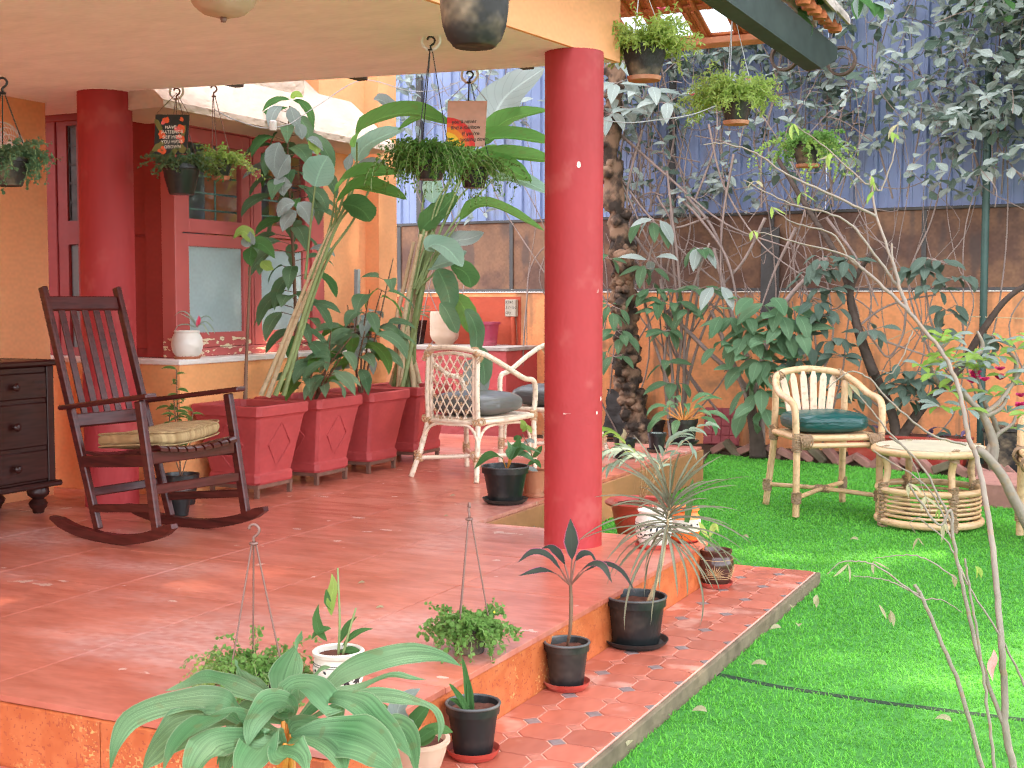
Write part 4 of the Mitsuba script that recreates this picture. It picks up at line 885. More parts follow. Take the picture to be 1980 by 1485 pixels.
def trail(o, r, stems, L, rg, leaf='round', ll=.018, lw=.015, gap=.014, el=(.1, 1.3), droop=(1.2, 2.6), az=(0, 2 * np.pi), per=2, stem_r=.0011, up=.8, scat=.5):
    """trailing stems from a pot's mouth with small leaves all along: (leaf mesh, stem mesh)"""
    P, D, N, LL, tubes = [], [], [], [], []
    for i in range(stems):
        a = rg.uniform(*az); e = rg.uniform(*el); b = A(*o) + r * math.sqrt(rg.random()) * A(math.cos(a), math.sin(a), 0)
        Ls = rg.uniform(*L); d = rg.uniform(*droop); n = 8; p = arc(b, a + rg.uniform(-.4, .4), e, Ls, d, n)
        p[1:] += rg.normal(0, .004, (n - 1, 3)) ; tubes.append(tube(p, stem_r, 3, caps=False))
        tl = np.linalg.norm(np.diff(p, axis=0), axis=1).sum(); m = max(3, int(tl / gap)); s = np.linspace(.08, 1, m)
        q = np.stack([np.interp(s, np.linspace(0, 1, n), p[:, c]) for c in range(3)], 1); tg = np.gradient(q, axis=0); tg /= np.linalg.norm(tg, axis=1, keepdims=True) + 1e-9
        for w in range(per):
            dd = tg * .35 + rg.normal(0, 1, (m, 3)); dd[:, 2] += .15; dd /= np.linalg.norm(dd, axis=1, keepdims=True)
            P.append(q + rg.normal(0, .003, (m, 3))); D.append(dd); nn = rg.normal(0, scat, (m, 3)); nn[:, 2] += up; N.append(nn); LL.append(rg.uniform(.6, 1.25, m) * (1 - .35 * s))
    LL = np.concatenate(LL)
    return swarm(LT[leaf], np.vstack(P), np.vstack(D), np.vstack(N), LL * ll, LL * lw), join(tubes)
def foliage(t, lm, m, sm='stem_green'):
    put(t, 'foliage', lm[0], m, uv=True, kind='stuff'); put(t, 'stem', lm[1], sm, kind='stuff')
def flower(t, p, m, s=.018, n=5):
    out = []
    for i in range(n):
        a = i * 2 * np.pi / n; out.append(blade(arc(p, a, .9, s, .9, 5), s * .9, shape='round', n=5, cols=1))
    put(t, 'flower', out, m, True)
def basket(name, label, group, hookp, c, rt, h, fol, m='pot_black', wire='hook_black', seed=1, pot='nursery', ph=.4, rim=None, apex=None):
    """a hanging pot: hookp where it hangs from, c the centre of the pot's mouth"""
    t = thing(name, label, 'hanging plant', group); c = A(*c); o = c - A(0, 0, h); ap = A(*(apex or (hookp[0], hookp[1], hookp[2] - .05)))
    if pot == 'round': put(t, 'pot', lathe([(0, 0), (rt * .58, 0), (rt * .64, .004), (rt * .66, h * .05), (rt * .80, h * .14), (rt * .93, h * .36), (rt, h * .66), (rt * 1.02, h), (rt * .96, h), (rt * .9, h * .6), (0, h * .55)], 48, o), m, 35)
    else: put(t, 'pot', lathe([(0, 0), (rt * .66, 0), (rt * .70, .01), (rt * .90, h * .5), (rt, h * .82), (rt * 1.05, h * .84), (rt * 1.06, h), (rt * .98, h), (rt * .95, h * .8), (0, h * .8)], 40, o), m, 35)
    if pot == 'dish': put(t, 'saucer', lathe([(0, -.012), (rt * .74, -.012), (rt * .80, .006), (rt * .72, .004), (0, .003)], 32, o), 'terracotta', 40)
    hook(t, ap, wire, 1.0, .6); wires(t, ap, c + A(0, 0, -.004), rt * 1.03, wire, ph)
    rg = np.random.default_rng(seed)
    for kw, lm in fol: foliage(t, trail(c + A(0, 0, -.01), rt * .85, rg=rg, **kw), lm)
    return t
HP = 'potted plants hung from the veranda roof and canopy'
small = dict(leaf='round', ll=.020, lw=.017, gap=.013)
# by the left edge
t = basket('hanging_basket', 'dark hanging basket of tiny leaves at the left edge before the wall fan', None, (-3.744, 3.541, 1.879), (-3.725, 3.529, 1.589), .085, .10,
       [(dict(stems=170, L=(.05, .16), el=(.2, 1.5), droop=(1.2, 3.), **small), 'leaf_dark')], 'pot_old', 'hook_black', 3)
# before the door panel: sign, big dark pot and small lime pot
basket('hanging_basket', 'black hanging pot with dark small leaves behind the flowery sign', None, (-4.419, 5.306, 2.140), (-4.392, 5.299, 1.756), .090, .150,
       [(dict(stems=110, L=(.05, .17), el=(.3, 1.4), droop=(.9, 2.0), **small), 'leaf_dark'), (dict(stems=22, L=(.10, .20), el=(.4, 1.), droop=(.9, 2.), az=(-.3, .9), **small), 'leaf_variegated')], 'pot_black', 'hook_brown', 4)
basket('hanging_basket', 'small black hanging pot of lime green leaves before the upper window pane', None, (-4.339, 5.499, 2.175), (-4.297, 5.492, 1.796), .058, .092,
       [(dict(stems=60, L=(.05, .15), el=(.2, 1.4), droop=(1., 2.4), leaf='obovate', ll=.03, lw=.017, gap=.016), 'leaf_bright'), (dict(stems=5, L=(.15, .24), el=(.1, .5), droop=(.8, 1.6), az=(-.2, .7), leaf='obovate', ll=.026, lw=.014, gap=.016), 'leaf_lime')], 'pot_black', 'hook_brown', 5, pot='dish')
# the two fern balls in the middle
basket('hanging_basket', 'large round ball of dark green trailing leaves hung from the middle of the ceiling', None, (-2.628, 4.719, 2.140), (-2.645, 4.732, 1.686), .078, .12,
       [(dict(stems=120, L=(.05, .11), el=(.4, 1.5), droop=(1., 2.5), leaf='lance', ll=.027, lw=.014, gap=.015), 'leaf_fern'), (dict(stems=260, L=(.07, .17), el=(-.1, .8), droop=(1.2, 2.6), leaf='lance', ll=.027, lw=.014, gap=.015), 'leaf_fern'), (dict(stems=26, L=(.24, .36), el=(.1, .5), droop=(1.6, 2.2), leaf='lance', ll=.024, lw=.012, gap=.018), 'leaf_fern')], 'pot_black', 'hook_black', 6)
basket('hanging_basket', 'smaller trailing green hanging pot below the rainbow sign', None, (-2.859, 5.504, 2.140), (-2.877, 5.579, 1.730), .074, .125,
       [(dict(stems=110, L=(.04, .115), el=(.1, 1.5), droop=(1.5, 3.1), leaf='lance', ll=.027, lw=.014, gap=.015), 'leaf_fern'), (dict(stems=30, L=(.15, .28), el=(.1, .5), droop=(1.5, 2.2), leaf='lance', ll=.024, lw=.012, gap=.018), 'leaf_fern')], 'pot_black', 'hook_black', 7)
# close dusty pot at the top edge
t = basket('hanging_basket', 'big dusty black hanging pot cut by the top edge of the photo', None, (-1.760, 3.420, 2.418), (-1.747, 3.393, 1.964), .098, .165, [(dict(stems=60, L=(.06, .14), el=(.6, 1.5), droop=(.4, 1.5), **small), 'leaf_fern')], 'pot_old', 'hook_black', 8, pot='round')
# canopy pots
lime = dict(leaf='obovate', ll=.043, lw=.015, gap=.019, scat=.35)
t = basket('hanging_basket', 'old black hanging pot of spiky lime leaves right of the red corner column', None, (-2.093, 5.716, 2.571), (-2.070, 5.702, 2.225), .098, .145,
       [(dict(stems=165, L=(.08, .23), el=(.35, 1.4), droop=(.6, 1.9), per=3, **lime), 'leaf_lime')], 'pot_old', 'wire_grey', 9, pot='dish')
p = (-2.005, 5.745, 2.384); put(t, 'flower_stalk', tube(spl([(-2.052, 5.713, 2.256), (-2.033, 5.727, 2.326), p], 4), .002, 5), 'stem_green'); flower(t, p, 'flower_pink', .026)
t = basket('hanging_basket', 'black hanging pot of lime leaves with pink buds under the green beam', None, (-1.871, 6.432, 2.543), (-1.844, 6.412, 2.089), .082, .135,
       [(dict(stems=150, L=(.08, .21), el=(.2, 1.4), droop=(.7, 2.2), per=3, **lime), 'leaf_lime'), (dict(stems=26, L=(.18, .27), el=(.2, .7), droop=(.9, 1.7), az=(2.2, 3.8), per=3, **lime), 'leaf_lime')], 'pot_black', 'wire_grey', 10, pot='dish')
for q in ((-1.765, 6.343, 2.141), (-2.042, 6.317, 2.084)): flower(t, q, 'flower_pink', .02)
t = basket('hanging_basket', 'hanging pot of round leaved strings below the iron scrolls', None, (-1.824, 7.837, 2.444), (-1.811, 7.811, 2.003), .088, .135,
       [(dict(stems=120, L=(.07, .22), el=(.1, 1.3), droop=(1.2, 2.8), leaf='round', ll=.026, lw=.024, gap=.018), 'leaf_fernlight'), (dict(stems=16, L=(.25, .42), el=(.0, .5), droop=(1.5, 2.0), leaf='round', ll=.024, lw=.022, gap=.02), 'leaf_bright')], 'pot_old', 'hook_black', 11, pot='dish')
# signs
def sign(name, label, corners, m, hookp, th=.006):
    """a board with its four corners given: top left, top right, bottom right, bottom left"""
    t = thing(name, label, 'sign'); c = [A(*p) for p in corners]; n = np.cross(c[1] - c[0], c[3] - c[0]); n /= np.linalg.norm(n)
    put(t, 'board', hull([p + n * s for p in c for s in (0, -th)] if n @ (A(*EYE) - c[0]) > 0 else [p + n * s for p in c for s in (0, th)]), m)
    if n @ (A(*EYE) - c[0]) < 0: n = -n
    ap = A(*hookp)
    for e in c[:2]: put(t, 'cord', tube([e + (c[3] - e) * 0 + A(0, 0, -.002), ap], .0016, 5), 'hook_brown')
    u, w = c[1] - c[0], c[3] - c[0]
    def at(x, y, h=.0008): return c[0] + u * x + w * y + n * h
    def patch(pts, m_, nm, h=.0008):
        v = np.array([at(x, y, h) for x, y in pts]); cc = v.mean(0); k = len(v); put(t, nm, (np.vstack([v, cc]), np.array([[i, (i + 1) % k, k] for i in range(k)])), m_)
    def write(s, x, y, hh, m_, tilt=0., h=.0016, bold=False):
        mm = meshkit.text_mesh(s, 1.0, .01, bold); q = np.array(mm.vertices); W = np.linalg.norm(u); Hh = np.linalg.norm(w)
        lx, ly = q[:, 0] * hh, q[:, 1] * hh; ca, sa = math.cos(tilt), math.sin(tilt)
        px_ = x + (lx * ca - ly * sa) / W; py_ = y - (lx * sa + ly * ca) / Hh
        put(t, 'lettering', (c[0] + px_[:, None] * u + py_[:, None] * w + n * (h + q[:, 2:3] * .04), np.array(mm.faces)), m_)
    return t, patch, write
g = (-4.419, 5.306, 2.140)
t, patch, write = sign('flower_sign', 'small dark hanging sign with orange flowers and white handwriting', [(-4.433, 5.163, 1.992), (-4.282, 5.235, 1.989), (-4.289, 5.218, 1.795), (-4.436, 5.148, 1.798)], 'board_black', (g[0], g[1], 2.115))
def blob(cx, cy, r, sq=1.0, k=9, seed=0, rot=0.):
    rr = np.random.default_rng(seed); a = np.arange(k) * 2 * np.pi / k; q = r * rr.uniform(.62, 1.15, k); x, y = q * np.cos(a), q * np.sin(a) * sq
    return [(cx + a_ * math.cos(rot) - b_ * math.sin(rot), cy + a_ * math.sin(rot) + b_ * math.cos(rot)) for a_, b_ in zip(x, y)]
for i, (x, y, r_, m_, sq, ro) in enumerate(((.10, .30, .20, 'art_olive', .45, 1.1), (.12, .82, .22, 'art_olive', .5, -.7), (.86, .42, .18, 'art_olive', .4, 1.9), (.82, .86, .2, 'art_olive', .6, .3), (.62, .90, .14, 'art_olive', .6, 2.), (.30, .14, .12, 'art_orange', .8, .2), (.24, .21, .07, 'art_pink', .9, 0), (.78, .12, .07, 'art_orange', .9, 0),
                                          (.78, .34, .15, 'art_orange', .8, .5), (.66, .36, .09, 'art_pink', .9, 0), (.20, .52, .13, 'art_orange', .8, .9), (.80, .62, .16, 'art_orange', .6, 1.2), (.70, .58, .08, 'art_pink', .8, .3), (.24, .92, .13, 'art_orange', .8, 0))):
    patch(blob(x, y, r_, sq, 11, i, ro), m_, 'flower_print', .0008 + .0002 * i)
for i, (s, x) in enumerate((('HAVE', .34), ('PATIENCE', .24), ('SEE HOW', .28), ('YOU HAVE', .24), ('GROWN', .34))): write(s, x - .04, .37 + i * .125, .0155, 'art_white', .05, .0042, True)
g = (-2.859, 5.504, 2.140)
t, patch, write = sign('rainbow_sign', 'pale pink hanging sign with a painted rainbow and thin writing', [(-2.928, 5.418, 1.995), (-2.764, 5.497, 1.995), (-2.769, 5.480, 1.785), (-2.931, 5.402, 1.785)], 'board_pink', (g[0], g[1], 2.10))
def archp(r0, r1):
    a = np.linspace(-.12, 1.72, 15); o = (.06, 1.0); return [(o[0] + r1 * math.sin(t_) , o[1] - r1 * .83 * math.cos(t_)) for t_ in a if 0 <= 1] , [(o[0] + r0 * math.sin(t_), o[1] - r0 * .83 * math.cos(t_)) for t_ in a]
for i, (r1, m_) in enumerate(((.74, 'art_red'), (.60, 'art_orange'), (.49, 'art_amber'), (.36, 'art_yellow'))):
    a = np.linspace(0 if i else .0, math.pi / 2, 14); pts = [(.0, 1.0)] + [(.0 + r1 * math.sin(t_), 1.0 - r1 * .86 * math.cos(t_)) for t_ in a]
    patch(pts, m_, 'rainbow_band', .0008 + .0003 * i)
for i, s in enumerate(("you'll never", 'find a rainbow', "if you're", 'looking down')): write(s, .10 + (.02, .0, .30, .26)[i], .50 + i * .13, .0150, 'art_ink', .03, .0026, True)

# ---------------------------------------------------------------- pots on the floor, the path and the ledge
def leaves(t, paths, W, m, shape='lance', name='leaf', **kw):
    for p in paths: put(t, name, blade(p, W, shape=shape, **kw), m, uv=True)
def petiole(t, a, b, r, m='stem_green', bow=.0):
    a, b = A(*a), A(*b); put(t, 'petiole', tube(spl([a, (a + b) / 2 + A(0, 0, bow), b], 5), [r * 1.2, r], 6), m, True)
# big leafy plant in front
FF = A(*(-1.638, 2.280, 0.134)); ffb = A(FF[0], FF[1], -.03)
t = thing('leafy_plant', 'large foreground plant of broad glossy green leaves on orange stalks', 'potted plant')
nursery(t, (FF[0], FF[1], -.19), .12, .09, .20, 'pot_black')
fl = [([(-1.630, 2.264, 0.163), (-1.693, 2.235, 0.181), (-1.716, 2.183, 0.230), (-1.786, 2.194, 0.220), (-1.789, 2.083, 0.244), (-1.816, 2.013, 0.235), (-1.808, 1.959, 0.205), (-1.805, 1.935, 0.151)], .058), ([(-1.606, 2.221, 0.176), (-1.659, 2.143, 0.223), (-1.670, 2.083, 0.235), (-1.680, 2.022, 0.218), (-1.684, 1.973, 0.188), (-1.686, 1.948, 0.160)], .070),
      ([(-1.628, 2.243, 0.163), (-1.742, 2.190, 0.191), (-1.757, 2.095, 0.202), (-1.757, 2.028, 0.191), (-1.752, 1.984, 0.171), (-1.749, 1.961, 0.140)], .072), ([(-1.686, 2.348, 0.149), (-1.724, 2.333, 0.196), (-1.801, 2.320, 0.220), (-1.841, 2.280, 0.241), (-1.882, 2.259, 0.230), (-1.924, 2.238, 0.216)], .048), ([(-1.711, 2.390, 0.139), (-1.751, 2.375, 0.191), (-1.789, 2.360, 0.232), (-1.808, 2.352, 0.255), (-1.817, 2.349, 0.273)], .046),
      ([(-1.568, 2.208, 0.202), (-1.578, 2.206, 0.240), (-1.573, 2.142, 0.252), (-1.565, 2.079, 0.242), (-1.550, 2.039, 0.208)], .070), ([(-1.588, 2.197, 0.186), (-1.610, 2.121, 0.208), (-1.680, 2.152, 0.176), (-1.696, 2.143, 0.152), (-1.627, 2.043, 0.159)], .048), ([(-1.567, 2.163, 0.188), (-1.617, 2.051, 0.208), (-1.621, 2.004, 0.198), (-1.617, 1.960, 0.177), (-1.615, 1.937, 0.155)], .070),
      ([(-1.518, 2.120, 0.193), (-1.534, 2.113, 0.195), (-1.518, 2.032, 0.210), (-1.516, 1.988, 0.192), (-1.514, 1.964, 0.162)], .074), ([(-1.649, 2.311, 0.160), (-1.653, 2.313, 0.221), (-1.646, 2.320, 0.272), (-1.635, 2.329, 0.319), (-1.620, 2.328, 0.364)], .066), ([(-1.667, 2.356, 0.143), (-1.593, 2.398, 0.232), (-1.563, 2.414, 0.259), (-1.512, 2.440, 0.280), (-1.441, 2.476, 0.298), (-1.379, 2.505, 0.294), (-1.333, 2.525, 0.270)], .050),
      ([(-1.638, 2.315, 0.157), (-1.565, 2.355, 0.216), (-1.515, 2.380, 0.234), (-1.455, 2.411, 0.260), (-1.414, 2.430, 0.256), (-1.380, 2.446, 0.256)], .040), ([(-1.608, 2.276, 0.171), (-1.488, 2.337, 0.231), (-1.429, 2.366, 0.237), (-1.379, 2.389, 0.226), (-1.342, 2.405, 0.207), (-1.326, 2.411, 0.174), (-1.329, 2.407, 0.136)], .040), ([(-1.575, 2.226, 0.189), (-1.514, 2.259, 0.249), (-1.424, 2.237, 0.259), (-1.364, 2.219, 0.234), (-1.306, 2.201, 0.210), (-1.270, 2.194, 0.178)], .056),
      ([(-1.604, 2.256, 0.182), (-1.608, 2.259, 0.252), (-1.535, 2.229, 0.279), (-1.470, 2.193, 0.263), (-1.519, 2.297, 0.187), (-1.503, 2.303, 0.160)], .066), ([(-1.613, 2.272, 0.167), (-1.601, 2.279, 0.174), (-1.564, 2.297, 0.178), (-1.526, 2.315, 0.182), (-1.493, 2.332, 0.185)], .058), ([(-1.546, 2.173, 0.193), (-1.527, 2.183, 0.200), (-1.442, 2.135, 0.210), (-1.387, 2.106, 0.200), (-1.344, 2.069, 0.174)], .084),
      ([(-1.532, 2.158, 0.198), (-1.426, 2.144, 0.222), (-1.344, 2.128, 0.226), (-1.279, 2.103, 0.216), (-1.223, 2.083, 0.184)], .086), ([(-1.575, 2.225, 0.182), (-1.425, 2.297, 0.180), (-1.376, 2.321, 0.182), (-1.350, 2.331, 0.150), (-1.339, 2.332, 0.087)], .052), ([(-1.508, 2.103, 0.199), (-1.460, 2.038, 0.215), (-1.415, 2.016, 0.219), (-1.381, 1.997, 0.193)], .066),
      ([(-1.707, 2.392, 0.137), (-1.683, 2.407, 0.185), (-1.661, 2.421, 0.225), (-1.641, 2.432, 0.248), (-1.622, 2.441, 0.255)], .042), ([(-1.686, 2.347, 0.143), (-1.715, 2.335, 0.166), (-1.750, 2.318, 0.169), (-1.785, 2.300, 0.148), (-1.796, 2.293, 0.121)], .052), ([(-1.548, 2.150, 0.190), (-1.534, 2.070, 0.218), (-1.619, 2.115, 0.183), (-1.646, 2.100, 0.152), (-1.656, 2.092, 0.106)], .06), ([(-1.673, 2.354, 0.149), (-1.705, 2.341, 0.189), (-1.708, 2.341, 0.212), (-1.696, 2.348, 0.232)], .045)]
rg = np.random.default_rng(20)
for i, (p, W) in enumerate(fl):
    b = p[0]; petiole(t, ffb + rg.normal(0, .012, 3) * A(1, 1, 0), b, .0055, 'stem_orange', .01)
    put(t, 'leaf', blade(p, W * 1.22, up=A(.16, -.48, .85) + rg.normal(0, .24, 3), shape='lance', fold=rg.uniform(.05, .3), wave=rg.uniform(.09, .19), twist=rg.uniform(-1.3, 1.3), n=33, cols=3, ph=rg.uniform(0, 6), rib=0.), 'leaf_fire', uv=True)
# floor basket with upright wires behind it
o = A(*(-2.151, 2.869, 0.000)); t = thing('floor_basket', 'trailing pot standing on the floor with tall brown hanger wires, behind the big plant', 'potted plant')
s_ = nursery(t, o, .078, .056, .085, 'pot_old'); ap = A(o[0], o[1], .425)
hook(t, ap, 'hook_brown', .95, .35); wires(t, ap, o + A(0, 0, .08), .08, 'hook_brown', .2, rad=.0024)
rg = np.random.default_rng(21); foliage(t, trail(s_, .07, 150, (.05, .17), rg, 'round', .016, .013, .012, (.1, 1.3), (1.4, 2.9)), 'leaf_fernlight'); foliage(t, trail(s_, .07, 26, (.12, .2), rg, 'round', .016, .013, .012, (.1, .6), (1.4, 2.4), az=(2.2, 4.2)), 'leaf_lime')
# white pot with black flowers
o = A(*(-1.955, 2.979, 0.000)); t = thing('patterned_pot', 'white pot with black flower pattern holding a pale upright plant', 'potted plant')
prof = [(0, 0), (.050, 0), (.056, .01), (.068, .05), (.070, .075), (.066, .10), (.063, .108), (.069, .112), (.071, .122), (.066, .126), (.060, .122), (.058, .1), (0, .1)]
put(t, 'pot', lathe(prof, 56, o), 'plaster_white', 40); put(t, 'soil', lathe([(0, .112), (.058, .110)], 20, o), 'pot_soil')
def on_pot(th, z, pr, oo, e=.0006):
    r_ = np.interp(z, [q[1] for q in pr[1:8]], [q[0] for q in pr[1:8]]) + e; return oo + A(r_ * math.cos(th), r_ * math.sin(th), z)
def decal(t, pts, pr, oo, m, nm='painted_mark', e=.0007):
    c = np.mean(pts, 0); v = np.array([on_pot(a, z, pr, oo, e) for a, z in pts] + [on_pot(c[0], c[1], pr, oo, e + .0002)]); k = len(pts); put(t, nm, (v, np.array([[i, (i + 1) % k, k] for i in range(k)])), m)
def petal(th, z, L, W, ang): return [(th + (x * math.cos(ang) - y * math.sin(ang)) / .068, z + x * math.sin(ang) + y * math.cos(ang)) for x, y in [(0, 0), (L * .3, W), (L * .7, W), (L, 0), (L * .7, -W), (L * .3, -W)]]
for q in range(7):
    th = -math.pi / 2 - .43 - 1.3 + q * .52
    for i in range(6): decal(t, petal(th, .052, .016, .0034, i * 1.047 + .3), prof, o, 'paint_black', 'painted_petal')
    for i in range(3): decal(t, petal(th + .26, .030 + i * .022, .012, .003, .5 + i), prof, o, 'paint_black', 'painted_petal')
for z in (.088, .094, .018): put(t, 'painted_line', ring(o + A(0, 0, z), float(np.interp(z, [q[1] for q in prof[1:8]], [q[0] for q in prof[1:8]])) + .0002, .0010, 56, 5), 'paint_black')
D_ = axial(o); b = o + A(0, 0, .11)
for pts in ([b, b + A(.005, 0, .10), b + A(.0, .0, .24)], [b + A(.012, .004, 0), b + A(.03, .01, .07), b + A(.045, .02, .13)]): put(t, 'stem', tube(spl(pts, 5), [.004, .0025], 7), 'stem_green', True)
for i, p in enumerate(([(-1.983, 2.988, 0.214), (-1.985, 2.990, 0.257), (-1.979, 2.995, 0.292), (-1.985, 2.995, 0.330)], [(-1.992, 2.979, 0.144), (-2.010, 2.971, 0.169), (-2.019, 2.970, 0.207), (-2.015, 2.975, 0.246)], [(-1.982, 2.985, 0.179), (-1.998, 2.978, 0.175), (-2.018, 2.968, 0.166), (-2.030, 2.960, 0.147)], [(-1.953, 2.996, 0.130), (-1.931, 3.009, 0.155), (-1.905, 3.022, 0.172), (-1.878, 3.036, 0.178)], [(-1.961, 2.991, 0.113), (-1.940, 3.002, 0.118), (-1.917, 3.012, 0.113), (-1.898, 3.020, 0.090)], [(-1.962, 2.992, 0.137), (-1.951, 2.999, 0.161), (-1.937, 3.008, 0.192), (-1.917, 3.019, 0.212)], [(-1.984, 2.988, 0.229), (-1.992, 2.986, 0.246), (-1.995, 2.986, 0.268), (-1.998, 2.986, 0.288)])):
    put(t, 'leaf', blade(p, (.036, .030, .028, .026, .03, .026, .02)[i], shape='lance', fold=.25, n=11), 'leaf_mid' if i else 'leaf_bright', uv=True)
# cream bowl with small round leaves
o = A(*(-1.717, 2.982, -0.190)); t = thing('cream_bowl_plant', 'cream bowl with a few round leaves beside the big foreground plant', 'potted plant')
put(t, 'bowl', lathe([(0, 0), (.05, 0), (.07, .03), (.083, .07), (.085, .09), (.094, .094), (.094, .104), (.082, .104), (.076, .08), (0, .08)], 48, o), 'cream_pot', 40); put(t, 'soil', lathe([(0, .09), (.078, .088)], 20, o), 'pot_soil')
for i, p in enumerate(([(-1.664, 2.844, -0.055), (-1.670, 2.842, -0.035), (-1.665, 2.846, -0.008), (-1.648, 2.856, 0.005)], [(-1.646, 2.852, -0.055), (-1.623, 2.865, -0.031), (-1.594, 2.880, -0.015), (-1.557, 2.897, -0.023)], [(-1.683, 2.890, -0.058), (-1.709, 2.881, -0.011), (-1.704, 2.886, 0.035), (-1.660, 2.910, 0.073)], [(-1.707, 2.878, -0.058), (-1.733, 2.869, -0.018), (-1.752, 2.862, 0.015), (-1.776, 2.851, 0.025)], [(-1.683, 2.890, -0.051), (-1.672, 2.898, -0.018), (-1.655, 2.908, 0.009), (-1.635, 2.919, 0.033)], [(-1.634, 2.858, -0.055), (-1.620, 2.865, -0.041), (-1.609, 2.872, -0.028), (-1.602, 2.876, -0.012)])):
    petiole(t, o + A(0, 0, .09), p[0], .002); put(t, 'leaf', blade(p, (.06, .045, .06, .055, .05, .045)[i], shape='round', fold=.15, n=9), 'leaf_frosty' if i in (0, 2) else 'leaf_mid', uv=True)
# aloe pot, cordyline pot, dracaena pot along the step
o = A(*(-1.647, 3.183, -0.190)); t = thing('aloe_pot', 'black pot with thick aloe leaves on a red saucer, nearest pot on the path', 'potted plant')
s_ = nursery(t, o, .072, .054, .140, 'pot_black', 'pot_rim', 'plastic_red')
for i, p in enumerate(([(-1.642, 3.154, -0.061), (-1.649, 3.154, -0.011), (-1.655, 3.154, 0.039), (-1.666, 3.153, 0.093)], [(-1.638, 3.134, -0.054), (-1.653, 3.129, -0.026), (-1.668, 3.123, -0.001), (-1.687, 3.116, 0.028)], [(-1.639, 3.155, -0.061), (-1.642, 3.156, -0.025), (-1.645, 3.157, 0.003), (-1.649, 3.157, 0.036)], [(-1.641, 3.132, -0.054), (-1.654, 3.127, -0.037), (-1.670, 3.121, -0.023), (-1.686, 3.114, -0.015)])):
    q = blade(p, .018, shape='strap', fold=.75, n=9, cols=2); q2 = (q[0] + A(.0, .004, -.0), q[1][:, ::-1], q[2]); put(t, 'leaf', [q, q2], 'leaf_mid', uv=True)
o = A(*(-1.666, 3.887, -0.190)); t = thing('cordyline_pot', 'black pot with a thin stemmed purple edged cordyline on a red saucer', 'potted plant')
s_ = nursery(t, o, .071, .055, .142, 'pot_black', 'pot_rim', 'plastic_red')
put(t, 'stem', tube(spl([s_, A(*(-1.639, 3.849, 0.011)), A(*(-1.638, 3.856, 0.094)), A(*(-1.642, 3.859, 0.160))], 6), [.005, .0055, .007, .005], 8), 'stem_brown', True)
for i, (b0, p, W) in enumerate((((1104, 1125), [(-1.632, 3.847, 0.244), (-1.635, 3.849, 0.289), (-1.637, 3.851, 0.331), (-1.640, 3.853, 0.377)], .052), ((1102, 1130), [(-1.655, 3.812, 0.215), (-1.685, 3.779, 0.264), (-1.722, 3.740, 0.279), (-1.756, 3.699, 0.250)], .040), ((1102, 1128), [(-1.664, 3.864, 0.222), (-1.703, 3.902, 0.245), (-1.744, 3.928, 0.262), (-1.783, 3.931, 0.251)], .036), ((1102, 1134), [(-1.662, 3.808, 0.199), (-1.679, 3.746, 0.224), (-1.703, 3.701, 0.225), (-1.735, 3.662, 0.217)], .034),
                                ((1104, 1126), [(-1.634, 3.879, 0.233), (-1.625, 3.918, 0.249), (-1.608, 3.948, 0.245), (-1.592, 3.975, 0.201)], .036), ((1104, 1132), [(-1.602, 3.837, 0.205), (-1.555, 3.817, 0.240), (-1.505, 3.797, 0.242), (-1.470, 3.788, 0.194)], .040), ((1104, 1130), [(-1.598, 3.861, 0.205), (-1.536, 3.871, 0.235), (-1.473, 3.877, 0.215), (-1.423, 3.874, 0.148)], .026))):
    a = A(*([(-1.642, 3.859, 0.157)][0])); petiole(t, a, p[0], .0026, 'leaf_stalk'); put(t, 'leaf', blade(p, W, shape='lance', fold=.2, n=13), 'leaf_cordyline', uv=True)
mat('leaf_stalk', (.22, .10, .075), .5)
o = A(*(-1.647, 4.489, -0.190)); t = thing('dracaena_pot', 'big black pot with a spidery grey green dracaena, farthest black pot on the path', 'potted plant')
s_ = nursery(t, o, .106, .085, .172, 'pot_black', 'pot_rim', 'pot_old')
top = A(*(-1.519, 4.488, 0.359)); put(t, 'stem', tube(spl([s_ + A(.045, .0, 0), A(*(-1.549, 4.454, 0.089)), A(*(-1.529, 4.473, 0.227)), top], 6), [.008, .007, .006, .004], 8), 'stem_straw', True)
rg = np.random.default_rng(33)
for i in range(66):
    f_ = i / 66; b = A(*(-1.529, 4.473, 0.220)) * (1 - f_) + top * f_; a = i * 2.4; e = -.45 + 1.75 * f_ + rg.uniform(-.25, .25); L = rg.uniform(.25, .46) * (1 - .2 * f_)
    put(t, 'leaf', blade(arc(b, a, e, L, rg.uniform(.5, 1.5) * (1 - .5 * f_), 9), rg.uniform(.008, .012), shape='strap', fold=.5, n=9, cols=1), 'leaf_dracaena', uv=True)
# small hanging pot standing near the edge
o = A(*(-1.834, 3.522, 0.000)); t = thing('floor_basket', 'small black pot of bright rosette leaves with upright hanger wires near the step edge', 'potted plant')
s_ = nursery(t, o, .060, .045, .088, 'pot_old', band=True); ap = A(o[0], o[1], .415)
hook(t, ap, 'hook_brown', .9, 2.2); wires(t, ap, o + A(0, 0, .085), .062, 'hook_brown', .5, rad=.0022)
rg = np.random.default_rng(22); foliage(t, trail(s_, .055, 80, (.05, .13), rg, 'round', .022, .019, .014, (.1, 1.4), (1., 2.4), per=3), 'leaf_fernlight')
foliage(t, trail(s_, .055, 14, (.10, .17), rg, 'round', .02, .017, .014, (.1, .5), (1.2, 1.9), per=3), 'leaf_fernlight'); put(t, 'bud', lathe([(0, -.005), (.004, 0), (0, .006)], 8, s_ + A(.075, .02, .05)), 'yellow_bud')
